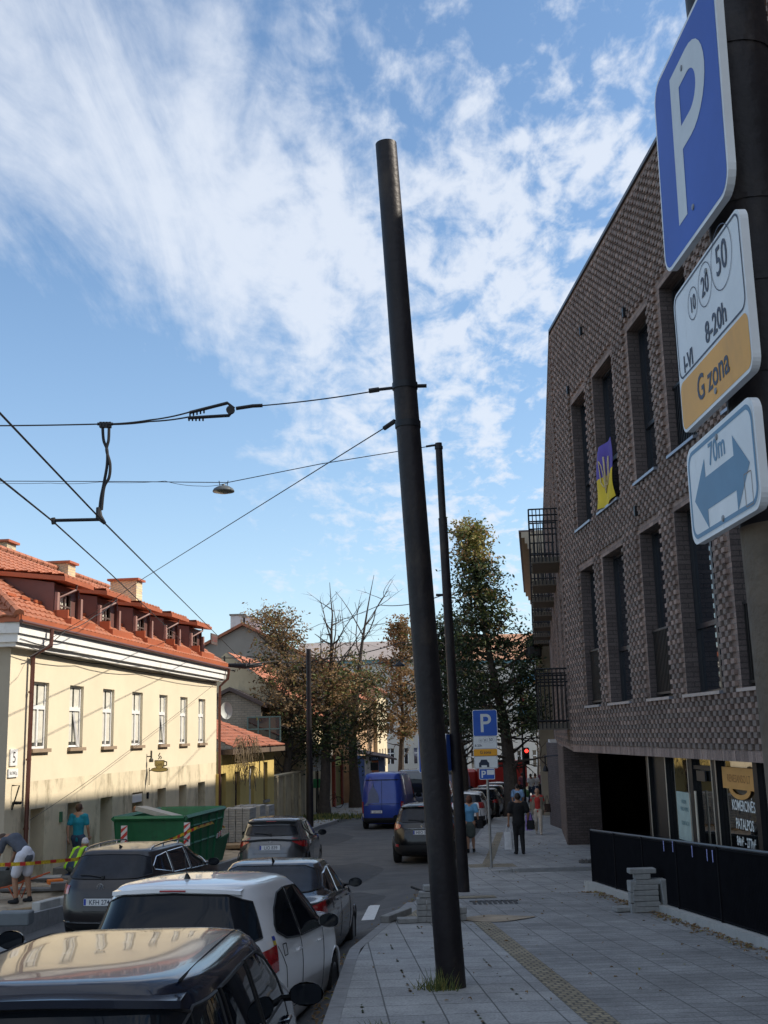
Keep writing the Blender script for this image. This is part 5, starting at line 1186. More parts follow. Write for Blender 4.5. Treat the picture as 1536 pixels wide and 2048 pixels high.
wire('twisted lamp span wire crossing behind from the stepped pole to the left', [at(868, 891, 23.6), at(640, 928, 24.2), at(455, 965, 25), at(250, 963, 26), at(-60, 962, 27)], .010, .0, eb=8)
wire('thin loose lamp cable looped under the lamp span wire', [at(455, 966, 25), at(400, 972, 25.3), at(330, 962, 25.6), at(200, 964, 26.2), at(100, 966, 26.5), at(-60, 963, 27)], .006, .03, eb=8)
mb = MB(); mb.tube([at(852, 893, 23.6), at(872, 890, 23.6)], .025, 6); tag(mb.build('turnbuckle', MT['cable_black']), 'small turnbuckle at the top of the stepped pole', 'turnbuckle')
t = thing('hanging_lamp', 'round street lamp hanging from the span wire over the road', 'lamp', at(447, 978, 25))
c = at(447, 982, 25); mb = MB(); mb.lathe([(.245, -.02), (.25, .0), (.22, .05), (.14, .10), (.05, .12), (.04, .16)], c, n=28); mb.build('shade', mat('lamp_grey', (.10, .11, .11), .5, .4), t, smooth='auto')
mb = MB(); mb.lathe([(0, -.06), (.10, -.055), (.20, -.03), (.235, -.015)], c, n=28); mb.build('glass', mat('lamp_glass', (.14, .15, .13), .2), t, smooth='auto')
mb = MB()
for x in (-.08, .08): mb.tube([c+Vector((x, 0, .12)), c+Vector((x*1.3, 0, .24))], .010, 5)
mb.build('hanger', MT['cable_black'], t)
wire('thin wire from the stepped pole to the bare trees', [at(886, 1190, 23.9), at(760, 1210, 34), at(640, 1248, 55), at(520, 1290, 62)], .012, .1)
mb = MB(); mb.tube([at(872, 1190, 23.9), at(888, 1190, 23.9)], .03, 6); tag(mb.build('insulator', MT['cable_black']), 'small insulator on the stepped pole beside the tall tree top', 'insulator')
wire('faint wire crossing in front of the cream building windows', [at(60, 1640, 26.6), at(200, 1545, 31), at(440, 1360, 42)], .006, .02)
# trolley wire crossing switch
t = thing('wire_crossing', 'long black trolley wire crossing assembly hanging in front of the autumn tree', 'wire fitting', at(450, 1325, 47))
mb = MB(); Yc_ = 47
A3 = lambda x, y, Y=47: at(x, y, Y)
mb.tube([A3(362, 1322, 45.5), A3(400, 1326, 46), A3(450, 1330), A3(490, 1332), A3(522, 1330, 48)], [.05, .09, .07, .12, .07], 8)
mb.tube([A3(366, 1318, 45.5), A3(388, 1312, 46), A3(393, 1330, 46)], [.06, .09, .05], 7); mb.tube([A3(393, 1320, 46), A3(470, 1342), A3(440, 1334)], .03, 6)
mb.tube([A3(430, 1316), A3(480, 1316), A3(500, 1328), A3(552, 1322, 49)], .02, 6); mb.tube([A3(449, 1312), A3(449, 1328)], .04, 6); mb.tube([A3(500, 1318), A3(498, 1330)], .04, 6); mb.tube([A3(395, 1332, 46), A3(420, 1334, 46)], .03, 6)
mb.build('frog', MT['cable_black'], t, smooth='auto')
wire('cable bundle from the cream building corner toward the wire crossing', [fl.P(.6, 2.05, .2), at(130, 1262, 28), at(190, 1232, 29), at(232, 1200, 31)], .012, .05)
# ================================================================ VEHICLES
mat('paint_navy', (.006, .010, .024), .2, .0, var=.1, coat=.55); mat('paint_white', (.86, .87, .88), .28, 0, var=.02, coat=1.0); mat('paint_charcoal', (.022, .023, .027), .22, .2, var=.08, coat=.8)
mat('paint_brown', (.020, .016, .016), .3, 0, var=.2, coat=.4); mat('paint_grey', (.11, .115, .125), .25, .4, var=.06, coat=1.0); mat('paint_black', (.005, .005, .006), .25, 0, var=.1, coat=.4)
mat('paint_blue', (.015, .05, .32), .3, .2, var=.08, coat=.6); mat('paint_lavender', (.20, .22, .34), .4, .1, coat=.4); mat('paint_red', (.35, .02, .015), .3, 0, coat=.6); mat('paint_pale', (.62, .62, .55), .4, 0, coat=.4)
mat('tyre', (.012, .012, .013), .85, var=.2, vs=20); mat('rim', (.32, .33, .35), .3, .9); mat('plastic_black', (.014, .014, .015), .55, var=.15); mat('chrome', (.65, .66, .68), .15, 1.0)
mat('lamp_red', (.38, .012, .015), .15, 0, var=.25, vs=25, coat=1); mat('lamp_lit', (.9, .03, .02), .3, 0, emit=2.2); mat('lamp_clear', (.55, .50, .48), .15, 0, var=.2, vs=30, coat=1); mat('seam', (.006, .006, .007), .9)
glassmat('car_glass', (.010, .013, .018), .02, .35, 1.45); mat('plate_white', (.70, .71, .72), .5); mat('plate_blue', (.02, .05, .35), .5); mat('dust_glass', (.018, .021, .028), .25, 0, var=.4, vs=3, spec=.3); mat('car_inside', (.03, .03, .032), .9)
def spow(c, e): return math.copysign(abs(c)**e, c)
class Car:
    """stacked rounded plan contours: each level (z, x_rear, x_front, half width, squareness)"""
    def __init__(s, lev):
        a = np.array(lev, float); k = len(a); out = []; sub = 4
        for i in range(k-1):
            p0, p1, p2, p3 = a[max(i-1, 0)], a[i], a[i+1], a[min(i+2, k-1)]
            for j in range(sub):
                u = j/sub; v = .5*((2*p1)+(p2-p0)*u+(2*p0-5*p1+4*p2-p3)*u*u+(3*p1-p0-3*p2+p3)*u**3)
                v[0] = p1[0]+(p2[0]-p1[0])*u; out.append(v)
        out.append(a[-1]); s.L = np.array(out)
        s.zs = s.L[:, 0]
    def at(s, z): return [float(np.interp(z, s.zs, s.L[:, i])) for i in (1, 2, 3, 4)]
    def loop(s, ph, z):
        xr, xf, w_, n = s.at(z); cx_ = (xr+xf)/2; a = (xf-xr)/2; c, q = math.cos(ph), math.sin(ph)
        return Vector((cx_-a*spow(c, 2/n), w_*spow(q, 2/n), z))
    def side(s, x, z, sg):
        xr, xf, w_, n = s.at(z); cx_ = (xr+xf)/2; a = (xf-xr)/2; t = min(.9999, abs((x-cx_)/a)); return Vector((x, sg*w_*(1-t**n)**(1/n), z))
    def rear(s, y, z):
        xr, xf, w_, n = s.at(z); cx_ = (xr+xf)/2; a = (xf-xr)/2; t = min(.9999, abs(y/max(w_, 1e-3))); return Vector((cx_-a*(1-t**n)**(1/n), y, z))
    def front(s, y, z):
        xr, xf, w_, n = s.at(z); cx_ = (xr+xf)/2; a = (xf-xr)/2; t = min(.9999, abs(y/max(w_, 1e-3))); return Vector((cx_+a*(1-t**n)**(1/n), y, z))
    def body(s, wheels, rw, roof_levels=True):
        mb = MB(); P45 = .5
        nr, ns, nf = 16, 72, 12; xs_ = None; rows = []
        for v in s.L:
            z, xr, xf, w_, n = v; cx_ = (xr+xf)/2; a = (xf-xr)/2; k45 = .5**(1/n); pts = []
            ty = [i/nr for i in range(nr+1)]
            for t in ty: y = w_*k45*(-1+2*t); pts.append((cx_-a*(1-abs(y/w_)**n)**(1/n) if w_ > 1e-4 else cx_, y))
            for t in [i/ns for i in range(1, ns)]: x = cx_-a*k45+2*a*k45*t; pts.append((x, w_*(1-abs((x-cx_)/a)**n)**(1/n) if a > 1e-4 else 0))
            for t in [i/nf for i in range(nf+1)]: y = w_*k45*(1-2*t); pts.append((cx_+a*(1-abs(y/w_)**n)**(1/n) if w_ > 1e-4 else cx_, y))
            for t in [i/ns for i in range(1, ns)]: x = cx_+a*k45-2*a*k45*t; pts.append((x, -w_*(1-abs((x-cx_)/a)**n)**(1/n) if a > 1e-4 else 0))
            rows.append([Vector((p[0], p[1], z)) for p in pts])
        m_ = len(rows[0])
        for r_ in rows:
            for p in r_:
                for wx in wheels:
                    d = Vector((p.x-wx, p.z-rw[1])); D = d.length
                    if abs(D-rw[0]) < .032 and D > 1e-3 and abs(p.y) > .5: d *= rw[0]/D; p.x = wx+d.x; p.z = rw[1]+d.y
        vs = [p for r_ in rows for p in r_]; fs_ = []
        for j in range(len(rows)-1):
            for i in range(m_):
                f = (j*m_+i, j*m_+(i+1) % m_, (j+1)*m_+(i+1) % m_, (j+1)*m_+i)
                c = sum((vs[k] for k in f), Vector())/4
                if abs(c.y) > .5 and any((c.x-wx)**2+(c.z-rw[1])**2 < (rw[0]-.004)**2 for wx in wheels): continue
                fs_.append(f)
        fs_.append(tuple((len(rows)-1)*m_+i for i in range(m_))); fs_.append(tuple(range(m_))[::-1])
        mb.add(vs, fs_); return mb
def patch(F, nu, nv, off=.005, flip=False):
    """F(u,v)->point on the body; lifts the patch off the surface"""
    G = [[F(i/nu, j/nv) for i in range(nu+1)] for j in range(nv+1)]; vs = []
    for j in range(nv+1):
        for i in range(nu+1):
            du = G[j][min(i+1, nu)]-G[j][max(i-1, 0)]; dv = G[min(j+1, nv)][i]-G[max(j-1, 0)][i]; n = du.cross(dv)
            if n.length > 1e-9: n.normalize()
            if flip: n = -n
            vs.append(G[j][i]+n*off)
    mb = MB(); k = nu+1
    mb.add(vs, [(j*k+i, j*k+i+1, (j+1)*k+i+1, (j+1)*k+i) for j in range(nv) for i in range(nu)]); return mb
def outward(P, c=Vector((2.2, 0, .7))): return P
def pl_(tab): return lambda x: lerp(tab, x)
def make_car(label, cat, loc, rz, sp, pitch=None, name='car', group=None):
    t = thing(name, label, cat, loc, rz, group, pitch if pitch is not None else sp.get('pitch', .045))
    T = None
    car = Car(sp['lev']); rw = sp.get('rw', (.36, .32)); wh = sp['wheels']; pm = MT[sp['paint']]
    o = car.body(wh, rw).build('body', pm, t, smooth='auto', local=True)
    BODY = o
    # floor pan in the wheel wells
    mb = MB(); W_ = max(v[3] for v in sp['lev']); Lx = max(v[2] for v in sp['lev'])
    mb.box((Lx/2, 0, rw[1]+.08), (Lx*.8, W_*1.35, .4)); mb.build('underbody', MT['plastic_black'], t, local=True)
    for wx in wh:
        for sg in (-1, 1):
            mb = MB(); R_ = rw[0]-.045; yo = sg*(W_-.02); yi = sg*(W_-.22); c = (wx, 0, R_)
            pr = [(R_*.62, yo-sg*.02), (R_*.66, yo), (R_*.9, yo), (R_*.98, yo-sg*.03), (R_, yo-sg*.06), (R_, yi+sg*.03), (R_*.95, yi)]
            mb.lathe(pr, c, ax='Y', n=28); whl = mb.build('wheel', MT['tyre'], t, smooth='auto', local=True)
            mb = MB(); mb.lathe([(R_*.64, yo-sg*.005), (R_*.60, yo-sg*.02), (R_*.57, yo-sg*.09)], c, ax='Y', n=28)
            mb.lathe([(0.001, yo-sg*.02), (R_*.14, yo-sg*.015), (R_*.15, yo-sg*.05)], c, ax='Y', n=14)
            for k in range(5):
                a = k*2*math.pi/5
                for da in (-.13, .13): mb.tube([(wx+R_*.10*math.cos(a), yo-sg*.03, R_+R_*.10*math.sin(a)), (wx+R_*.6*math.cos(a+da), yo-sg*.025, R_+R_*.6*math.sin(a+da))], .018, 4)
            mb.build('rim', MT['rim'], whl, smooth='auto', local=True)
            mb = MB(); q = [(wx+(rw[0]+.002)*math.cos(a), sg*(car.side(wx, min(max(rw[1]+rw[0]*math.sin(a), car.zs[0]), .9), 1).y+.004), rw[1]+(rw[0]+.002)*math.sin(a)) for a in [math.pi*(i/20) for i in range(21)]]
            mb.tube(q, .012, 5); mb.build('wheel_arch', MT[sp.get('arch', sp['paint'])], t, smooth='auto', local=True)
    # side glass
    for sg in (-1, 1):
        for (xa, xb, lo, hi) in sp.get('side', ()):
            lo_ = pl_(lo); hi_ = pl_(hi)
            F = lambda u, v: car.side(xa+(xb-xa)*u, lo_(xa+(xb-xa)*u)+(hi_(xa+(xb-xa)*u)-lo_(xa+(xb-xa)*u))*v, sg)
            patch(F, 18, 7, .005, sg > 0).build('side_window', MT['car_glass'], t, smooth=True, local=True)
            e = [F(i/24, 0) for i in range(25)]+[F(1, j/6) for j in range(1, 7)]+[F(1-i/24, 1) for i in range(1, 25)]+[F(0, 1-j/6) for j in range(1, 7)]
            mb = MB(); mb.tube([p+Vector((0, sg*.006, 0)) for p in e], .009, 4); mb.build('window_trim', MT[sp.get('trim', 'plastic_black')], t, local=True)
    # rear glass
    if 'rear' in sp:
        ya, lo, hi = sp['rear'][:3]; lo_ = pl_(lo); hi_ = pl_(hi)
        F = lambda u, v: (lambda z, y: car.rear(y*car.at(z)[2]/sp.get('rearW', car.at(.9)[2]), z))(lo_(abs(-ya+2*ya*u))+(hi_(abs(-ya+2*ya*u))-lo_(abs(-ya+2*ya*u)))*v, -ya+2*ya*u)
        rg = patch(F, 24, 8, .007, True); rg.build('rear_window', MT[sp.get('rglass', 'car_glass')], t, smooth=True, local=True)
        e = [F(i/24, 0) for i in range(25)]+[F(1, j/6) for j in range(1, 7)]+[F(1-i/24, 1) for i in range(1, 25)]+[F(0, 1-j/6) for j in range(1, 7)]
        mb = MB(); mb.tube([p+Vector((-.008, 0, .002)) for p in e], .010, 4); mb.build('rear_window_trim', MT['plastic_black'], t, local=True)
        if sp.get('wiper', True):
            z0 = lo_(0)+.03; mb = MB(); p0 = car.rear(sp.get('wy', 0), z0)+Vector((-.03, 0, 0)); mb.tube([p0, car.rear(.22, z0+.03)+Vector((-.03, 0, 0)), car.rear(.42, z0+.02)+Vector((-.025, 0, .02))], .010, 4); mb.lathe([(.03, -.02), (.03, .03)], p0, ax='X', n=10); mb.build('wiper', MT['plastic_black'], t, local=True)
    if 'front' in sp:
        ya, z0, z1 = sp['front']; F = lambda u, v: car.front((ya-2*ya*u)*car.at(z0+(z1-z0)*v)[2]/car.at(z0)[2], z0+(z1-z0)*v); patch(F, 16, 6, .006, True).build('windscreen', MT['car_glass'], t, smooth=True, local=True)
    # tail lamps wrap the corner; polygon in (phi, z)
    for sg in (-1, 1):
        for (p0, p1, lo, hi, m_) in sp.get('tail', ()):
            lo_ = pl_(lo); hi_ = pl_(hi)
            F = lambda u, v: (lambda ph, z: car.loop(ph*sg, z))(R(p0+(p1-p0)*u), lo_(p0+(p1-p0)*u)+(hi_(p0+(p1-p0)*u)-lo_(p0+(p1-p0)*u))*v)
            patch(F, 14, 6, .008, sg > 0).build('taillight', MT[m_], t, smooth=True, local=True)
    # seams
    for sg in (-1, 1):
        for ln in sp.get('seams', ()):
            mb = MB(); pts = []
            for (a, b) in zip(ln, ln[1:]):
                for k in range(7): u = k/6; x = a[0]+(b[0]-a[0])*u; z = a[1]+(b[1]-a[1])*u; pts.append(car.side(x, z, sg)+Vector((0, sg*.0005, 0)))
            mb.tube(pts, .0045, 4); mb.build('panel_gap', MT['seam'], t, local=True)
    for ln in sp.get('rseams', ()):
        mb = MB(); pts = []
        for (a, b) in zip(ln, ln[1:]):
            for k in range(7): u = k/6; pts.append(car.rear(a[0]+(b[0]-a[0])*u, a[1]+(b[1]-a[1])*u)+Vector((-.0005, 0, 0)))
        mb.tube(pts, .0045, 4); mb.build('panel_gap', MT['seam'], t, local=True)
    # door handles
    for sg in (-1, 1):
        for x, z in sp.get('handles', ()):
            p = car.side(x, z, sg); mb = MB(); mb.tube([p+Vector((-.09, sg*.006, 0)), p+Vector((-.07, sg*.03, .003)), p+Vector((.07, sg*.03, .003)), p+Vector((.09, sg*.006, 0))], .013, 6); mb.build('door_handle', MT[sp.get('hm', sp['paint'])], t, smooth='auto', local=True)
    # mirrors
    if 'mirror' in sp:
        x, z, y = sp['mirror']
        for sg in (-1, 1):
            mb = MB(); c = Vector((x, sg*y, z)); k = sp.get('mscale', 1)
            mb.grid(lambda i, j: c+Vector((-.06+ .15*k*math.sin(math.pi*(j/7))**.6*(1-abs(math.cos(i*math.pi/8))*.1) if False else (.09*k*math.cos(math.pi*j/14)), .115*k*math.cos(i*math.pi/8)*math.sin(math.pi*j/14)**.5*(1 if True else 0), .075*k*math.sin(i*math.pi/8)*math.sin(math.pi*j/14)**.5)), 16, 8, close=True)
            mb.tube([c+Vector((.02, -sg*.08, -.02)), car.side(x+.06, z-.03, sg)], .022, 6)
            mr = mb.build('mirror', MT[sp.get('mirm', sp['paint'])], t, smooth='auto', local=True)
            mb = MB(); mb.add([c+Vector((-.004, .102*k*spow(math.cos(a), .7), .064*k*spow(math.sin(a), .7))) for a in [i*math.pi/10 for i in range(20)]], [tuple(range(20))]); mb.build('mirror_glass', MT['car_glass'], mr, local=True)
    # plate
    if 'plate' in sp:
        txt, z, dx = sp['plate']; pr_ = car.rear(0, z); px_ = pr_.x-.014-dx; py_ = sp.get('plate_y', 0)
        Mp = frameM((px_, py_, z), (0, -1, 0), (0, 0, 1)); mb = MB(); mb.prism(rrect(.52, .115, .012), Mp @ Matrix.Translation((0, 0, -.008)), .008); po = mb.build('number_plate', MT['plate_white'], t, local=True)
        mb = MB(); mb.add([Mp @ Vector((x_, y_, .0012)) for x_, y_ in ((-.255, -.05), (-.215, -.05), (-.215, .05), (-.255, .05))], [(0, 1, 2, 3)]); mb.build('blue_strip', MT['plate_blue'], po, local=True)
        if txt: mb = MB(); textmesh(txt, .112, Mp @ Matrix.Translation((.02, -.04, .0014)), mb, bold=.0008, sx=.9); mb.build('lettering', MT['sign_black'], po, local=True)
        mb = MB(); mb.prism(rrect(.54, .135, .014), Mp @ Matrix.Translation((0, 0, -.012)), .008); mb.build('plate_frame', MT['plastic_black'], po, local=True)
    if 'bumper' in sp:
        z0, z1 = sp['bumper']; F = lambda u, v: car.loop(R(-78+156*u), z0+(z1-z0)*v); patch(F, 40, 4, .006, True).build('lower_bumper', MT['plastic_black'], t, smooth=True, local=True)
    if 'antenna' in sp:
        x, z, k = sp['antenna']; mb = MB()
        if k == 'whip': mb.tube([(x, 0, z), (x-.02, 0, z+.05)], [.035, .012], 8); mb.tube([(x-.015, 0, z+.04), (x-.10, 0, z+.24)], .0045, 5)
        else: mb.grid(lambda i, j: Vector((x-.07+.14*i/8, (.02*(1-j/3))*math.sin(0), z)) if False else Vector((x+.08-.16*i/8, (-1 if j < 2 else 1)*(.022*(1-i/10) if j in (0, 3) else .004), z+(-.01 if j in (0, 3) else .055*(i/8)**.8))), 9, 4)
        mb.build('antenna', MT['plastic_black'], t, smooth='auto', local=True)
    for fn in sp.get('extra', ()): fn(t, car)
    return t, car
def pickx(a, b): return a
# --- level tables
HATCH = [(.16, .25, 4.1, .74, 4), (.26, .06, 4.32, .84, 4.5), (.45, 0, 4.39, .875, 4.5), (.66, .02, 4.37, .885, 4.5), (.84, .06, 4.2, .875, 4.5), (.97, .13, 3.95, .85, 4.5), (1.03, .19, 3.35, .82, 4.5), (1.20, .30, 2.95, .755, 4.6), (1.36, .37, 2.62, .69, 4.8), (1.44, .40, 2.40, .64, 4.8), (1.48, .44, 2.20, .58, 4.2), (1.51, .70, 1.95, .42, 3.4), (1.525, 1.1, 1.6, .2, 2.5), (1.527, 1.3, 1.4, .02, 2)]
def scl(lv, sx, sy, sz): return [(a*sz, b*sx, c*sx, d*sy, n) for a, b, c, d, n in lv]
SEDAN = [(.16, .3, 4.4, .74, 4), (.26, .06, 4.62, .84, 4.5), (.46, 0, 4.69, .885, 4.5), (.68, .02, 4.65, .90, 4.5), (.88, .06, 4.3, .885, 4.5), (.98, .12, 4.0, .86, 4.5), (1.03, .55, 3.6, .82, 4.5), (1.10, .78, 3.35, .79, 4.6), (1.24, 1.02, 2.98, .73, 4.6), (1.37, 1.22, 2.70, .665, 4.8), (1.43, 1.34, 2.52, .62, 4.6), (1.46, 1.5, 2.35, .54, 4), (1.48, 1.75, 2.1, .36, 3), (1.487, 1.9, 2.0, .05, 2)]
WAGON = [(.18, .25, 4.5, .74, 4), (.28, .06, 4.7, .84, 4.5), (.48, 0, 4.77, .895, 4.5), (.70, .03, 4.72, .91, 4.5), (.90, .08, 4.5, .895, 4.5), (1.0, .14, 4.1, .87, 4.5), (1.05, .19, 3.75, .84, 4.5), (1.22, .36, 3.2, .775, 4.6), (1.38, .52, 2.85, .71, 4.8), (1.46, .60, 2.65, .66, 4.8), (1.49, .68, 2.5, .60, 4.2), (1.51, 1.0, 2.2, .44, 3.4), (1.52, 1.5, 1.8, .2, 2.5), (1.522, 1.6, 1.7, .02, 2)]
SUV = [(.22, .25, 4.5, .78, 4), (.34, .05, 4.7, .90, 4.5), (.60, 0, 4.77, .94, 4.5), (.85, .03, 4.7, .94, 4.5), (1.02, .08, 4.5, .92, 4.5), (1.12, .15, 3.95, .89, 4.5), (1.18, .22, 3.6, .86, 4.5), (1.36, .36, 3.1, .80, 4.6), (1.52, .48, 2.8, .73, 4.8), (1.61, .54, 2.6, .68, 4.8), (1.65, .62, 2.4, .60, 4.2), (1.68, .9, 2.1, .42, 3.4), (1.69, 1.3, 1.7, .2, 2.5), (1.692, 1.4, 1.6, .02, 2)]
MINI = [(.18, .2, 3.7, .74, 4), (.28, .04, 3.95, .82, 4.5), (.5, 0, 4.02, .85, 5), (.75, .02, 3.95, .85, 5), (.95, .05, 3.7, .84, 5), (1.05, .09, 3.45, .82, 5), (1.12, .12, 3.25, .80, 5), (1.28, .19, 2.95, .755, 5), (1.42, .24, 2.7, .71, 5.4), (1.51, .27, 2.5, .67, 5.6), (1.56, .29, 2.38, .625, 5.4), (1.58, .34, 2.25, .55, 5), (1.592, .65, 2.0, .38, 4), (1.597, 1.1, 1.6, .15, 2.5), (1.598, 1.2, 1.5, .02, 2)]
VAN = [(.25, .2, 5.4, .86, 5), (.40, .04, 5.55, .98, 7), (.8, 0, 5.55, 1.0, 8), (1.1, .0, 5.4, 1.0, 8), (1.3, .02, 5.0, .99, 8), (1.6, .04, 4.6, .96, 8), (2.0, .07, 4.2, .90, 8), (2.3, .10, 3.9, .85, 7), (2.42, .16, 3.7, .80, 6), (2.48, .4, 3.3, .65, 5), (2.50, 1, 2.8, .3, 3), (2.502, 1.5, 2.2, .03, 2)]
def rail(mz, x0, x1, y, m_='chrome', post=True):
    def fn(t, car):
        for sg in (-1, 1):
            mb = MB(); pts = []
            for i in range(15):
                u = i/14; x = x0+(x1-x0)*u; pts.append((x, sg*y, mz+.055*math.sin(math.pi*u)**.45))
            mb.tube([(x0-.03, sg*y, mz-.03)]+pts+[(x1+.03, sg*y, mz-.03)], .015, 6)
            for u in (.3, .72): mb.box((x0+(x1-x0)*u, sg*y, mz+.01), (.06, .02, .06))
            mb.build('roof_rail', MT[m_], t, smooth='auto', local=True)
    return fn
def badge(z, r_, kind_='ring', y=0):
    def fn(t, car):
        p = car.rear(y, z)+Vector((-.010, 0, 0)); M_ = frameM(p, (0, -1, 0), (0, 0, 1)); mb = MB(); circ(mb, M_, 0, 0, r_, r_ if kind_ != 'oval' else r_*.7, r_*.16, .004)
        def bar(a, b, w_=.16): mb.tube([M_ @ Vector((a[0]*r_, a[1]*r_, .005)), M_ @ Vector((b[0]*r_, b[1]*r_, .005))], r_*w_/2, 4)
        if kind_ == 'vw': 
            bar((-.35, .85), (0, .12)); bar((.35, .85), (0, .12)); bar((-.75, .45), (-.33, -.75)); bar((-.33, -.75), (0, 0)); bar((0, 0), (.33, -.75)); bar((.33, -.75), (.75, .45))
        elif kind_ == 'L': bar((-.15, .5), (-.35, -.35)); bar((-.35, -.35), (.6, -.35))
        else: bar((-.6, 0), (.6, 0))
        mb.build('badge', MT['chrome'], t, local=True)
    return fn
def spoiler(z, x, w_, m_, dx=.12, bl=True):
    def fn(t, car):
        mb = MB(); n = 20
        def P(i, j):
            y = -w_+2*w_*i/n; k = 1-abs(y/w_)**4*.5
            return Vector((x+(0, -dx, -dx, 0)[j]+.10*abs(y/w_)**3, y, z+(.0, -.012, -.045, -.07)[j]-.03*abs(y/w_)**2))
        mb.grid(P, n+1, 4); mb.build('spoiler', MT[m_], t, smooth='auto', local=True)
        if not bl: return
        mb = MB(); mb.tube([P(i, 2)+Vector((-.002, 0, .012)) for i in range(8, 13)], .008, 4); mb.build('brake_light', MT['lamp_red'], t, local=True)
    return fn
def yaw(tn): return math.atan2(1, tn)
def put(X, Y, tn): return (X, Y, 0), yaw(tn)
def rz_at(x, y, h_, L_=4.4):     # ground level & pitch along the road
    z0 = RZ(x, y+.6); z1 = RZ(x, y+L_-1); return (z0, math.atan2(z0-z1, L_-1.6))
def placed(label, cat, X, Y, tn, sp, L_=4.4, tilt=None, **k):
    z0, pt_ = rz_at(X, Y, 0, L_)
    if tilt is not None: pt_ = tilt
    return make_car(label, cat, (X, Y, z0), yaw(tn), sp, pitch=pt_, **k)
# white hatchback
sp = dict(lev=scl(HATCH, 1, 1.045, 1.055), paint='paint_white', wheels=(.78, 3.48), rw=(.355, .32),
    side=[(.86, 1.62, [(.86, 1.12), (1.1, 1.04), (1.62, 1.0)], [(.86, 1.18), (1.0, 1.31), (1.3, 1.43), (1.62, 1.455)]), (1.68, 2.72, [(1.68, 1.0), (2.72, .98)], [(1.68, 1.455), (2.2, 1.44), (2.45, 1.35), (2.72, 1.20)])],
    rear=(.77, [(0, 1.03), (.6, 1.04), (.77, 1.10)], [(0, 1.485), (.6, 1.47), (.77, 1.40)]), rearW=.84, rglass='car_glass',
    front=(.68, 1.04, 1.38),
    tail=[(27, 66, [(27, .88), (40, .84), (52, .76), (66, .80)], [(27, .93), (45, .98), (58, 1.0), (66, 1.02)], 'lamp_red'), (40, 54, [(40, .87), (54, .84)], [(40, .915), (54, .93)], 'lamp_clear')],
    seams=[[(1.62, .40), (1.64, .75), (1.64, .99)], [(2.72, .34), (2.74, .96)], [(1.0, .62), (.98, .80), (.80, 1.0)], [(1.14, .42), (2.7, .36)], [(.95, .9), (1.05, .9), (1.05, 1.0), (.94, 1.0), (.95, .9)]],
    rseams=[[(-.72, .62), (-.66, .50), (.66, .50), (.72, .62)], [(-.78, 1.0), (-.74, .62)], [(.78, 1.0), (.74, .62)]],
    handles=((1.42, .90), (2.45, .87)), mirror=(2.62, 1.04, 1.0), plate=('', .80, 0), bumper=(.24, .42), antenna=(.78, 1.59, 'whip'),
    extra=[spoiler(1.55, .47, .60, 'paint_white'), badge(.93, .05, 'ring')])
def sticker(t, car):
    p = [car.side(.70+.07*a, 1.02+.075*b, -1)+Vector((0, -.005, 0)) for a, b in ((0, 0), (1, 0), (1, 1), (0, 1))]; q = [car.side(.70+.07*a, 1.02+.075*b, -1)+Vector((0, -.0055, 0)) for a, b in ((0, .5), (1, .5), (1, 1), (0, 1))]
    mb = MB(); mb.add(p, [(0, 1, 2, 3)]); mb.build('sticker', mat('sticker_yellow', (.55, .42, .05), .5), t, local=True); mb = MB(); mb.add(q, [(0, 1, 2, 3)]); mb.build('sticker_blue', MT['plate_blue'], t, local=True)
sp['extra'].append(sticker)
placed('white hatchback parked at the kerb between the navy car and the charcoal sedan', 'car', -2.03, 10.05, .13, sp)
# navy near car
sp = dict(lev=scl(MINI, 1.05, 1.0, .915), paint='paint_navy', wheels=(.70, 3.25), rw=(.34, .31),
    side=[(.30, .72, [(.30, 1.12), (.72, 1.04)], [(.30, 1.22), (.42, 1.32), (.72, 1.335)]), (.80, 1.60, [(.80, 1.03), (1.60, 1.0)], [(.80, 1.335), (1.60, 1.34)]), (1.66, 2.66, [(1.66, 1.0), (2.66, .98)], [(1.66, 1.34), (2.1, 1.33), (2.4, 1.25), (2.66, 1.12)])],
    rear=(.70, [(0, .96), (.6, .96), (.70, 1.0)], [(0, 1.35), (.6, 1.34), (.70, 1.30)]), rearW=.80, front=(.66, 1.04, 1.33), rglass='car_glass',
    tail=[(28, 62, [(28, .74), (62, .78)], [(28, .96), (62, 1.0)], 'lamp_red')],
    seams=[[(1.62, .42), (1.62, 1.0)], [(2.7, .40), (2.7, .97)], [(.74, 1.0), (.78, .7)]], rseams=[[(-.7, .6), (.7, .6)]], handles=((1.45, .9), (2.5, .88)),
    mirror=(2.52, 1.02, .97), mscale=.95, mirm='paint_black', plate=('', .78, 0), bumper=(.24, .44),
    extra=[spoiler(1.41, .34, .60, 'paint_navy', .16, False)])
def roofdent(t, car):
    for y in (-.57, .57): mb = MB(); mb.tube([(.42+(2.1)*i/20, y*(1-.02*i/20), 1.431+.010*math.sin(math.pi*i/20)-(.03*max(0, (i-16)/4)**2)) for i in range(21)], .008, 4); mb.build('roof_seam', MT['seam'], t, local=True)
sp['extra'].append(roofdent)
placed('navy blue hatchback nearest the camera, its roof filling the bottom left corner', 'car', -1.54, 4.85, .005, sp, tilt=.048)
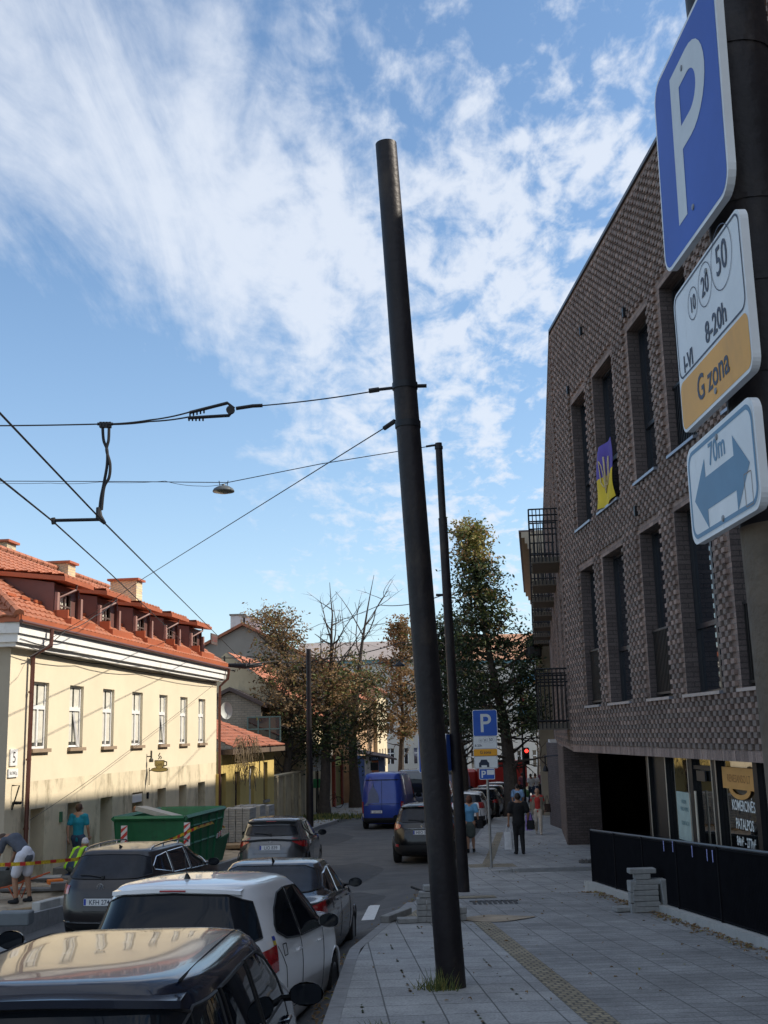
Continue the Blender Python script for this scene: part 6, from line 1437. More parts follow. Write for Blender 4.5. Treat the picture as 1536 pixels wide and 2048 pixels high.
# charcoal sedan
sp = dict(lev=SEDAN, paint='paint_charcoal', wheels=(.95, 3.7), rw=(.355, .32),
    side=[(1.18, 1.98, [(1.18, 1.10), (1.5, 1.03), (1.98, 1.01)], [(1.18, 1.14), (1.45, 1.29), (1.98, 1.36)]), (2.05, 3.05, [(2.05, 1.01), (3.05, .98)], [(2.05, 1.36), (2.4, 1.355), (2.7, 1.28), (3.05, 1.14)])],
    rear=(.72, [(0, 1.08), (.6, 1.09), (.72, 1.12)], [(0, 1.405), (.6, 1.40), (.72, 1.36)]), rearW=.80, rglass='dust_glass', trim='chrome', wiper=False,
    front=(.68, 1.06, 1.38), tail=[(24, 66, [(24, .80), (66, .82)], [(24, .93), (66, .99)], 'lamp_red')],
    seams=[[(2.0, .4), (2.02, 1.0)], [(3.08, .36), (3.1, .96)]], rseams=[[(-.6, .55), (.6, .55)]], handles=((1.8, .92), (2.85, .90)), hm='chrome', mirror=(2.95, 1.06, .99), mirm='paint_black', mscale=.9, plate=('', .76, 0), bumper=(.24, .4), antenna=(1.42, 1.462, 'fin'))
placed('charcoal sedan with dusty rear window parked in front of the white hatchback', 'car', -1.80, 14.9, .08, sp)
# brown wagon
sp = dict(lev=WAGON, paint='paint_brown', wheels=(.95, 3.72), rw=(.355, .32),
    side=[(.66, 1.30, [(.66, 1.16), (1.30, 1.06)], [(.66, 1.22), (.85, 1.36), (1.30, 1.40)]), (1.36, 2.2, [(1.36, 1.05), (2.2, 1.03)], [(1.36, 1.40), (2.2, 1.41)]), (2.27, 3.2, [(2.27, 1.02), (3.2, 1.0)], [(2.27, 1.41), (2.7, 1.39), (3.2, 1.17)])],
    rear=(.76, [(0, 1.05), (.6, 1.06), (.76, 1.10)], [(0, 1.42), (.6, 1.41), (.76, 1.36)]), rearW=.84, rglass='dust_glass', trim='chrome',
    front=(.7, 1.08, 1.4), tail=[(22, 62, [(22, .82), (62, .80)], [(22, .95), (62, 1.0)], 'lamp_red')], plate=('KFH 274', .70, .0), bumper=(.22, .34),
    rseams=[[(-.72, .55), (.72, .55)]], seams=[[(2.23, .4), (2.24, 1.03)]], mirror=(3.05, 1.06, 1.03), antenna=(.95, 1.505, 'fin'), extra=[rail(1.49, .85, 2.75, .60), badge(.93, .062, 'vw')])
def chromestrip(t, car):
    mb = MB(); mb.tube([car.rear(-.7+1.4*i/12, .37)+Vector((-.012, 0, 0)) for i in range(13)], .010, 5); mb.build('bumper_trim', MT['chrome'], t, local=True)
sp['extra'].append(chromestrip)
placed('dark brown station wagon with roof rails parked in front of the green skip', 'car', -4.95, 19.6, .16, sp)
# silver grey crossover
sp = dict(lev=scl(HATCH, 1.0, 1.02, 1.03), paint='paint_grey', wheels=(.8, 3.45), rw=(.375, .34), arch='plastic_black',
    side=[(.80, 1.5, [(.80, 1.30), (1.5, 1.08)], [(.80, 1.36), (1.5, 1.42)]), (1.56, 2.7, [(1.56, 1.06), (2.7, 1.0)], [(1.56, 1.42), (2.1, 1.41), (2.7, 1.18)])],
    rear=(.68, [(0, 1.13), (.6, 1.14), (.68, 1.16)], [(0, 1.37), (.6, 1.36), (.68, 1.33)]), rearW=.82, rglass='dust_glass',
    front=(.66, 1.08, 1.4), tail=[(20, 64, [(20, .98), (45, .86), (64, .84)], [(20, 1.08), (45, 1.04), (64, .98)], 'lamp_red'), (24, 50, [(24, .86), (50, .70)], [(24, .96), (50, .84)], 'plastic_black')],
    plate=('LIO 839', .86, -.0), bumper=(.20, .48), mirror=(2.65, 1.08, 1.03), seams=[[(1.55, .45), (1.55, 1.05)]], rseams=[[(-.6, .72), (.6, .72)]],
    antenna=(.8, 1.55, 'fin'), extra=[spoiler(1.51, .50, .60, 'plastic_black', .22), badge(.99, .05, 'oval')])
def ducktail(t, car):
    mb = MB(); mb.tube([car.rear(-.84+1.68*i/20, 1.05+.02*math.cos(math.pi*(i/10-1)))+Vector((-.05, 0, 0)) for i in range(21)], .03, 6); mb.build('tail_ridge', MT['paint_grey'], t, smooth='auto', local=True)
sp['extra'].append(ducktail)
placed('silver grey crossover with black roof spoiler driving past the paver pallets', 'car', -3.02, 28.6, .045, sp)
# black suv
sp = dict(lev=SUV, paint='paint_black', wheels=(.95, 3.7), rw=(.395, .36),
    side=[(.70, 1.5, [(.70, 1.30), (1.5, 1.2)], [(.70, 1.40), (1.1, 1.55), (1.5, 1.57)]), (1.56, 3.0, [(1.56, 1.2), (3.0, 1.16)], [(1.56, 1.57), (2.3, 1.55), (3.0, 1.28)])],
    rear=(.78, [(0, 1.18), (.6, 1.18), (.78, 1.22)], [(0, 1.56), (.6, 1.55), (.78, 1.48)]), rearW=.88, rglass='dust_glass',
    front=(.72, 1.22, 1.56), tail=[(26, 64, [(26, 1.02), (50, .94), (64, .98)], [(26, 1.10), (50, 1.14), (64, 1.16)], 'lamp_red'), (30, 48, [(30, .50), (48, .50)], [(30, .57), (48, .57)], 'lamp_red')],
    plate=('HEO 555', .90, 0), bumper=(.26, .55), mirror=(3.0, 1.2, 1.06), antenna=(1.0, 1.68, 'fin'), extra=[badge(1.06, .06, 'L'), spoiler(1.64, .62, .64, 'paint_black', .16)])
def garnish(t, car):
    mb = MB(); mb.tube([car.rear(-.5+1.0*i/12, 1.0)+Vector((-.012, 0, 0)) for i in range(13)], .014, 5); mb.build('tailgate_trim', MT['chrome'], t, local=True)
sp['extra'].append(garnish)
placed('black sport utility car driving away, partly hidden behind the big leaning pole', 'car', .86, 33.2, .12, sp)
# blue van
def vandoors(col):
    def fn(t, car):
        mb = MB(); mb.tube([car.rear(0, .5+1.7*i/12)+Vector((-.004, 0, 0)) for i in range(13)], .007, 4); mb.tube([car.rear(-.84+1.68*i/12, 2.16)+Vector((-.012, 0, 0)) for i in range(13)], .02, 5); mb.tube([car.rear(-.9+1.8*i/12, 1.12)+Vector((-.006, 0, 0)) for i in range(13)], .008, 4); mb.build('door_gap', MT['seam'], t, local=True)
    return fn
sp = dict(lev=VAN, paint='paint_blue', wheels=(.95, 4.4), rw=(.38, .36), side=[(3.6, 4.5, [(3.6, 1.25), (4.5, 1.2)], [(3.6, 1.9), (4.1, 1.85), (4.5, 1.55)])],
    front=(.8, 1.35, 2.1), tail=[(30, 50, [(30, .72), (50, .72)], [(30, 1.22), (50, 1.22)], 'lamp_red'), (30, 50, [(30, .55), (50, .55)], [(30, .70), (50, .70)], 'lamp_clear')], plate=('LGV 218', .78, 0), plate_y=.25, bumper=(.28, .52), wiper=False, mirror=(4.5, 1.35, 1.15), mscale=1.5, extra=[vandoors(0)])
def lit(zlist):
    def fn(t, car):
        for sg in (-1, 1):
            for z, y in zlist: mb = MB(); p = car.rear(sg*y, z); mb.box(p+Vector((-.02, 0, 0)), (.02, .10, .09)); mb.build('brake_light', MT['lamp_lit'], t, local=True)
    return fn
def shade_mural(t, car):      # pale abstract tower shape printed on the left door
    M_ = frameM(car.rear(0, 1.6)+Vector((-.03, 0, 0)), (0, -1, 0), (0, 0, 1)); mb = MB(); mb.add([M_ @ Vector((x, y, .004)) for x, y in ((-.80, -.55), (-.62, -.35), (-.6, -.05), (-.52, .1), (-.42, .28), (-.38, .5), (-.36, .28), (-.24, .08), (-.15, -.1), (-.12, -.45), (-.1, -.55))], [tuple(range(11))]); mb.build('printed_motif', mat('motif_blue', (.13, .16, .27), .4), t, local=True)
sp['extra'].append(shade_mural)
placed('tall blue panel van driving away beyond the crossover', 'van', -.42, 51.5, .14, sp, L_=5.4, name='van')
sp2 = dict(lev=VAN, paint='paint_grey', wheels=(.95, 4.4), rw=(.38, .36), rear=(.8, [(0, 1.3), (.8, 1.3)], [(0, 2.0), (.8, 1.95)]), rearW=.95, side=[(.4, 2.6, [(.4, 1.3), (2.6, 1.3)], [(.4, 1.95), (2.6, 1.95)])], tail=[(30, 50, [(30, .72), (50, .72)], [(30, 1.22), (50, 1.22)], 'lamp_red')], plate=('', .8, 0), wiper=False)
placed('grey window van half hidden behind the blue van', 'van', 1.15, 60.0, .14, sp2, L_=5.4, name='van')
sp3 = dict(lev=[(a*1.28, b*1.6, c*1.6, d*1.18, n) for a, b, c, d, n in VAN], paint='paint_lavender', wheels=(1.8, 7), rw=(.5, .46), rear=(1.0, [(0, 1.9), (1.0, 1.9)], [(0, 2.75), (1.0, 2.7)]), rearW=1.15, wiper=False, plate=('', .9, 0), extra=[lit([(3.0, .9)])])
placed('tall lavender bus waiting behind the vans at the end of the street', 'bus', 3.3, 75.5, .17, sp3, L_=8.5, name='bus')
sp4 = dict(lev=SUV, paint='paint_red', wheels=(.95, 3.7), rw=(.39, .36), rear=(.78, [(0, 1.18), (.78, 1.2)], [(0, 1.56), (.78, 1.5)]), rearW=.88, plate=('', .9, 0), tail=[(26, 60, [(26, .95), (60, .95)], [(26, 1.15), (60, 1.15)], 'lamp_red')], extra=[lit([(1.05, .75)])])
placed('red car with glowing brake lights in front of the lavender bus', 'car', 2.65, 68.5, .16, sp4)
# row parked on the right
spw = dict(lev=scl(SUV, .95, .95, .93), paint='paint_white', wheels=(.85, 3.5), rw=(.36, .33), side=[(.6, 2.9, [(.6, 1.2), (2.9, 1.08)], [(.6, 1.35), (1.1, 1.46), (2.2, 1.45), (2.9, 1.18)])], rear=(.74, [(0, 1.08), (.74, 1.12)], [(0, 1.46), (.74, 1.4)]), rearW=.84, rglass='car_glass', tail=[(26, 60, [(26, .85), (60, .85)], [(26, 1.1), (60, 1.1)], 'lamp_red')], plate=('', .80, 0), bumper=(.24, .52), mirror=(2.85, 1.15, 1.0), antenna=(.9, 1.56, 'fin'))
placed('white hatchback, nearest of the cars parked along the right kerb', 'car', 3.25, 51.0, .16, spw, group='cars parked along the right kerb')
for i, (X, Y, pn, lb, tab) in enumerate(((4.35, 56.6, 'paint_black', 'black car parked right in front of the small white hatchback', WAGON), (5.25, 62.3, 'paint_charcoal', 'dark grey car, third in the row parked along the right kerb', HATCH), (6.2, 68.0, 'paint_grey', 'silver car parked fourth along the right kerb with a bright windscreen', HATCH))):
    s_ = dict(lev=tab, paint=pn, wheels=(.9, 3.5), rw=(.36, .33), side=[(.7, 2.7, [(.7, 1.15), (2.7, 1.03)], [(.7, 1.25), (1.1, 1.38), (2.1, 1.38), (2.7, 1.16)])], rear=(.72, [(0, 1.05), (.72, 1.08)], [(0, 1.40), (.72, 1.35)]), rearW=.82, tail=[(26, 60, [(26, .85), (60, .85)], [(26, 1.0), (60, 1.0)], 'lamp_red')], plate=('', .8, 0), mirror=(2.65, 1.08, 1.0))
    placed(lb, 'car', X, Y, .17, s_, group='cars parked along the right kerb')
g = at(1003, 1568, 84); t = thing('truck', 'red box truck parked across the far end of the street under the tall tree', 'truck', (g.x, 84, H(84)))
mb = MB(); mb.rbox((g.x, 84, H(84)+1.55), (3.6, 2.0, 1.9), .08); mb.build('box_body', MT['paint_red'], t)
mb = MB(); mb.rbox((g.x-2.5, 84, H(84)+1.2), (1.4, 1.9, 1.5), .2); mb.build('cab', MT['paint_red'], t)
for x in (-2.4, -.9, 1.2): mb = MB(); mb.lathe([(.4, -1), (.4, -.75)], (g.x+x, 84, H(84)+.4), ax='Y', n=16); mb.build('wheel', MT['tyre'], t)
# white car leaving only its mirror and wing in the frame
spE = dict(lev=HATCH, paint='paint_white', wheels=(.78, 3.48), rw=(.355, .32), side=[(1.0, 2.7, [(1.0, 1.02), (2.7, .98)], [(1.0, 1.3), (1.5, 1.39), (2.1, 1.38), (2.7, 1.16)])], rear=(.7, [(0, 1.03), (.7, 1.05)], [(0, 1.4), (.7, 1.36)]), rearW=.8, front=(.66, 1.06, 1.38), mirror=(2.62, 1.05, 1.03), mirm='paint_black', mscale=1.15, plate=('', .8, 0))
placed('white car cut off by the left picture edge, only its black mirror and wing showing', 'car', -4.87, 8.7, .06, spE)
# ================================================================ TREES
mat('bark', (.065, .052, .042), .95, var=.3, vs=8, bump=.8, bs=30)
mat('leaf_dark', (.026, .044, .017), .6, var=.35, vs=3); mat('leaf_green', (.10, .13, .035), .6, var=.3, vs=3); mat('leaf_brown', (.20, .125, .06), .75, var=.3, vs=3); mat('leaf_orange', (.29, .18, .08), .75, var=.25, vs=3); mat('leaf_yellow', (.27, .235, .06), .65, var=.25, vs=3)
for k_ in ('leaf_dark', 'leaf_green', 'leaf_brown', 'leaf_orange', 'leaf_yellow'):
    n_ = MT[k_].node_tree; b_ = n_.nodes['Principled BSDF']; tr_ = n_.nodes.new('ShaderNodeBsdfTranslucent'); ms_ = n_.nodes.new('ShaderNodeMixShader'); ms_.inputs[0].default_value = .3
    n_.links.new(b_.inputs['Base Color'].links[0].from_socket, tr_.inputs['Color']); n_.links.new(b_.outputs[0], ms_.inputs[1]); n_.links.new(tr_.outputs[0], ms_.inputs[2]); n_.links.new(ms_.outputs[0], n_.nodes['Material Output'].inputs['Surface'])
LM = [MT[k] for k in ('leaf_dark', 'leaf_green', 'leaf_brown', 'leaf_orange', 'leaf_yellow')]
def tree(label, spine, prof, nbr, nleaf, lsize, colfn, seed, r0=.22, bare=(), up=.5, nm='tree', leafz=(0, 1e9), clump=.42):
    """spine: world points of the stem; prof: (z, radius) crown profile; limbs grow from the stem to the profile"""
    rnd = random.Random(seed); sp_ = [Vector(p) for p in spine]; base = sp_[0]
    t = thing(nm, label, 'tree', (base.x, base.y, base.z))
    mb = MB(); zs_ = [p.z for p in sp_]
    def stem(z):
        for a, b in zip(sp_, sp_[1:]):
            if a.z <= z <= b.z: return a+(b-a)*((z-a.z)/(b.z-a.z))
        return sp_[-1] if z > sp_[-1].z else sp_[0]
    pts = []; n = 14
    for i in range(n+1):
        z = zs_[0]+(zs_[-1]-zs_[0])*i/n; p = stem(z)+Vector((.06*mnoise.noise(Vector((z, seed, 0))), .06*mnoise.noise(Vector((z, 0, seed))), 0)); pts.append(p)
    mb.tube(pts, [r0*(1.25 if i == 0 else 1)*(1-i/n)**1.25+.014 for i in range(n+1)], 9)
    tips = []
    def limb(p, d, L_, r_, dep, leafy=True):
        q = [p]; k = 5; dd = d.normalized()
        for i in range(k):
            dd = (dd+Vector((rnd.gauss(0, .16), rnd.gauss(0, .16), rnd.gauss(0, .12)+.06*up))).normalized(); q.append(q[-1]+dd*L_/k)
        mb.tube(q, [r_*(1-.75*i/k) for i in range(k+1)], 5, cap=False)
        if leafy:
            for i in range(1 if dep else 2, k+1): tips.append(q[i])
        if dep < 2:
            for _ in range(3 if dep == 0 else 2):
                i = rnd.randint(1, k-1); a = Vector((rnd.gauss(0, 1), rnd.gauss(0, 1), rnd.gauss(0, .6)+.2*up)).normalized()
                limb(q[i], dd*.7+a, L_*rnd.uniform(.35, .6), r_*.45, dep+1, leafy)
    zlo, zhi = prof[0][0], prof[-1][0]
    for i in range(nbr):
        z = zlo+(zhi-zlo)*((i+rnd.random())/nbr); rad = lerp(prof, z)*rnd.uniform(.72, 1.08)
        a = i*2.39996+rnd.uniform(-.4, .4); zs0 = max(zs_[0]+1.2, z-rad*up*rnd.uniform(.5, 1.1)); p = stem(zs0); tgt = stem(z)+Vector((math.cos(a)*rad, math.sin(a)*rad, 0)); tgt.z = z
        d = tgt-p; limb(p, d, d.length*.92, min(r0*.34, .035+.02*d.length), 0, True)
    for (d, L_, zz_) in bare: limb(stem(zz_), Vector(d), L_, .05, 0, False)
    mb.build('trunk', MT['bark'], t, smooth='auto')
    tips = [p for p in tips if leafz[0] <= p.z <= leafz[1]]
    lb = MB(); per = max(1, int(nleaf/max(1, len(tips)*6)))
    for p in tips:
        for c in range(per):
            c0 = p+Vector((rnd.gauss(0, clump), rnd.gauss(0, clump), rnd.gauss(0, clump*.7)))
            shade_ = rnd.random()
            for _ in range(6):
                c1 = c0+Vector((rnd.gauss(0, .16), rnd.gauss(0, .16), rnd.gauss(0, .12)))
                s_ = lsize*rnd.uniform(.6, 1.3); a = Vector((rnd.gauss(0, 1), rnd.gauss(0, 1), rnd.gauss(0, .7))).normalized(); b = a.cross(Vector((rnd.gauss(0, 1), rnd.gauss(0, 1), rnd.gauss(0, 1)))).normalized()
                lb.cur = colfn(c1, shade_, rnd)
                lb.add([c1-a*s_, c1-b*s_*.45-a*s_*.1, c1+a*s_, c1+b*s_*.45+a*s_*.1], [(0, 1, 2, 3)])
    lb.build('crown', LM, t)
    return t
def pick(*w):
    def f(c, s_, rnd):
        x = s_*.75+rnd.random()*.25; k = 0; tot_ = sum(w); acc = 0
        for i, v in enumerate(w):
            acc += v/tot_
            if x < acc: return i
        return len(w)-1
    return f
Z = lambda px, py, Y: at(px, py, Y)
b = gr(565, 1635); Y = b.y
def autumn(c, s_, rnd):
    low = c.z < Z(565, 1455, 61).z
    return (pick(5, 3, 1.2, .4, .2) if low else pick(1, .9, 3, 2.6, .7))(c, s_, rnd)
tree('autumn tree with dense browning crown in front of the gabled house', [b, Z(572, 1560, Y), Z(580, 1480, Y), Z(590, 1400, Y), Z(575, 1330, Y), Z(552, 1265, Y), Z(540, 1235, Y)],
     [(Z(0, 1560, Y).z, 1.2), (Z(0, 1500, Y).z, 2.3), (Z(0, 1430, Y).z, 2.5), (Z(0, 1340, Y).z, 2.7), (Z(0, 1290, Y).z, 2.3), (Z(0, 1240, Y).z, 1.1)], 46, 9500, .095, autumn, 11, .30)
b = gr(648, 1632); Y = b.y
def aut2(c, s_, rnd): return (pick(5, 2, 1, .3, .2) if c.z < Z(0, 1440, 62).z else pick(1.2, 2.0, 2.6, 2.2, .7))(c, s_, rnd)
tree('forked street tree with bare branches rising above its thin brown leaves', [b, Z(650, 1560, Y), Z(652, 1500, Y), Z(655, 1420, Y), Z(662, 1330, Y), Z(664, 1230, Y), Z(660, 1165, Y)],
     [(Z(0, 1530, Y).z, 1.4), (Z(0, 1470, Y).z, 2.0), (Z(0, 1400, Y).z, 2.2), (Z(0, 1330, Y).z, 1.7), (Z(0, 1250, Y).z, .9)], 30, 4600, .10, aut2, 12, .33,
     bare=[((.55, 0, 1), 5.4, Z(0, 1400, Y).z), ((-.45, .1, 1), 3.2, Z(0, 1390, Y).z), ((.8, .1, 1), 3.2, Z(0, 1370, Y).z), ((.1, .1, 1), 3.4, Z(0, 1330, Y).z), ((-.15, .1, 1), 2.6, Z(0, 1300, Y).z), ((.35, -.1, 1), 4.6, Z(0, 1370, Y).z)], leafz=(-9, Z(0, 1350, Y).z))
b = gr(712, 1615); Y = b.y
tree('dark trunked street tree between the forked tree and the blue van', [b, Z(707, 1540, Y), Z(705, 1480, Y), Z(712, 1400, Y), Z(722, 1300, Y), Z(738, 1200, Y), Z(748, 1150, Y)],
     [(Z(0, 1520, Y).z, 1.5), (Z(0, 1450, Y).z, 2.2), (Z(0, 1390, Y).z, 2.3), (Z(0, 1345, Y).z, 1.4)], 28, 4400, .10, pick(2.2, 2.6, 2, 1.3, .9), 13, .36,
     bare=[((.7, 0, 1), 3.8, Z(0, 1300, Y).z), ((-.6, 0, 1), 3.4, Z(0, 1290, Y).z), ((.45, .2, 1), 4.0, Z(0, 1270, Y).z), ((-.3, 0, 1), 3.5, Z(0, 1330, Y).z)])
Y = 88; b = Vector((Z(800, 1540, Y).x, Y, H(Y)))
tree('thin rusty brown tree behind the blue van on the far left pavement', [b, Z(803, 1500, Y), Z(806, 1440, Y), Z(800, 1350, Y), Z(802, 1270, Y)],
     [(Z(0, 1520, Y).z, 1.2), (Z(0, 1450, Y).z, 2.0), (Z(0, 1380, Y).z, 1.9), (Z(0, 1250, Y).z, .7)], 26, 3400, .14, pick(.8, 1.0, 3, 3, .8), 14, .28)
b = gr(1026, 1632); Y = b.y
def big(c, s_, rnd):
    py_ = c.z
    return (pick(.8, 2.2, .7, 1.2, 5) if py_ > Z(0, 1150, Y).z else pick(4, 2, .8, .3, .8) if py_ > Z(0, 1300, Y).z else pick(9, 1.5, .6, .1, .1))(c, s_, rnd)  # sunlight on the treetop put into the leaf colours, yellower with height
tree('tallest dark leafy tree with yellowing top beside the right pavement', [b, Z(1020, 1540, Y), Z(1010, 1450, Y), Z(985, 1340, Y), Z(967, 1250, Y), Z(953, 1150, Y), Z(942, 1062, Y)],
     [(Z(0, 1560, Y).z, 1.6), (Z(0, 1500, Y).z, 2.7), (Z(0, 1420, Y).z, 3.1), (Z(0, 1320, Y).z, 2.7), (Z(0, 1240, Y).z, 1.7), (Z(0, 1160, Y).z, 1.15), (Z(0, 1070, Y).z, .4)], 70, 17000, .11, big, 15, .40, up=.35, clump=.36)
Y = 66; b = Vector((Z(930, 1600, Y).x, Y, H(Y)))
tree('dark green tree half hidden behind the two poles', [b, Z(928, 1540, Y), Z(915, 1450, Y), Z(900, 1350, Y), Z(885, 1262, Y)],
     [(Z(0, 1540, Y).z, 1.4), (Z(0, 1470, Y).z, 2.6), (Z(0, 1400, Y).z, 2.8), (Z(0, 1330, Y).z, 2.4), (Z(0, 1255, Y).z, 1.2)], 40, 11000, .115, pick(9, 1.6, .9, .2, .2), 16, .3)
Y = 100; b = Vector((Z(1078, 1560, Y).x, Y, H(Y)))
tree('small dark tree at the far corner beyond the traffic light', [b, Z(1076, 1500, Y), Z(1070, 1430, Y)], [(Z(0, 1520, Y).z, 1.0), (Z(0, 1470, Y).z, 1.4), (Z(0, 1420, Y).z, .8)], 12, 1500, .15, pick(9, 1.5, .6, .1, .1), 17, .15)
# ================================================================ PEOPLE
mat('skin', (.42, .235, .155), .55, var=.08, vs=20); mat('skin_tan', (.33, .17, .10), .55, var=.08, vs=20); mat('hair_dark', (.020, .014, .010), .7, var=.3, vs=40); mat('hair_brown', (.055, .028, .016), .7, var=.3, vs=40); mat('hair_red', (.10, .035, .018), .7, var=.3, vs=40); mat('hair_grey', (.22, .20, .18), .7, var=.3, vs=40)
def cloth(n_, c, **k): return mat('cloth_'+n_, c, .9, var=.14, vs=9, bump=.25, bs=18, **k)
cloth('teal', (.015, .26, .36)); cloth('denim', (.045, .075, .13)); cloth('slate', (.075, .085, .11)); cloth('whitegrey', (.60, .60, .66)); cloth('black', (.012, .012, .014)); cloth('skyblue', (.14, .36, .58)); cloth('greygreen', (.10, .12, .11)); cloth('paleblue', (.25, .42, .65)); cloth('red', (.40, .035, .03)); cloth('khaki', (.20, .18, .14)); cloth('beige', (.48, .43, .36)); cloth('hivis', (.42, .80, .04)); cloth('plum', (.16, .05, .07)); cloth('white', (.65, .65, .66)); cloth('purple', (.22, .15, .45)); cloth('leather', (.035, .02, .015)); cloth('green', (.10, .22, .09))
def V_(*a): return Vector(a)
def limbs(j):
    """the continuous body: j maps joint -> point; x right, y forward, z up"""
    s = [(j['pelvis'], j['waist'], .125, .115, 1, .78), (j['waist'], j['chest'], .115, .14, 1, .78), (j['chest'], j['neck'], .135, .07), (j['neck'], j['head']-(j['head']-j['neck'])*.5, .055, .055),
         (j['head']+V_(0, -.012, .0), j['head']+(j['crown']-j['head'])*.45, .088, .084), (j['head']+j['face']*.035-V_(0, 0, .055), j['head']+j['face']*.045-V_(0, 0, .075), .052, .042), (j['head']+j['face']*.095+V_(0, 0, .005), j['head']+j['face']*.108-V_(0, 0, .018), .012, .014)]
    for k in 'LR':
        s += [(j['neck']-(j['neck']-j['sh'+k])*.3, j['sh'+k], .065, .062), (j['sh'+k], j['el'+k], .056, .042), (j['el'+k], j['wr'+k], .042, .028),
              (j['hip'+k], j['kn'+k], .092, .058), (j['pelvis'], j['hip'+k], .11, .10), (j['kn'+k], j['kn'+k]+(j['an'+k]-j['kn'+k])*.4, .056, .056), (j['kn'+k]+(j['an'+k]-j['kn'+k])*.4, j['an'+k], .056, .036),
              (j['an'+k]+V_(0, 0, -.03), j['to'+k], .038, .028), (j['head']+V_((-.09 if k == 'L' else .09), 0, 0), j['head']+V_((-.094 if k == 'L' else .094), -.01, .02), .018, .018)]
    return s
def hand(mb, wr, d, palm, side):
    """palm with five unequal, curled fingers"""
    d = d.normalized(); palm = (palm-d*palm.dot(d)).normalized(); lat = d.cross(palm).normalized()*side
    for i, (o, L_) in enumerate(((-.030, .068), (-.010, .078), (.010, .072), (.028, .058))):
        p = wr+d*.085+lat*o; q = p+d*L_*.5+palm*.008; e = q+d*L_*.35+palm*.030; mb.tube([wr+d*.03+lat*o*.7, p, q, e], [.011, .0105, .009, .007], 6)
    p = wr+d*.03-lat*.03; mb.tube([p, p-lat*.028+d*.03, p-lat*.030+d*.062+palm*.014], [.012, .011, .008], 6)
    mb.tube([wr, wr+d*.045, wr+d*.09], [.022, .030, .026], 8)
def std(**k):
    j = dict(pelvis=V_(0, 0, .95), waist=V_(0, 0, 1.10), chest=V_(0, 0, 1.30), neck=V_(0, -.01, 1.49), head=V_(0, .02, 1.62), crown=V_(0, .0, 1.75), face=V_(0, 1, 0),
             shL=V_(-.18, 0, 1.43), shR=V_(.18, 0, 1.43), elL=V_(-.23, -.03, 1.15), elR=V_(.23, -.03, 1.15), wrL=V_(-.24, .05, .90), wrR=V_(.24, .05, .90),
             hipL=V_(-.09, 0, .90), hipR=V_(.09, 0, .90), knL=V_(-.10, .02, .50), knR=V_(.10, .02, .50), anL=V_(-.10, -.02, .09), anR=V_(.10, -.02, .09), toL=V_(-.12, .12, .03), toR=V_(.12, .12, .03))
    j.update({a: V_(*b) for a, b in k.items()}); return j
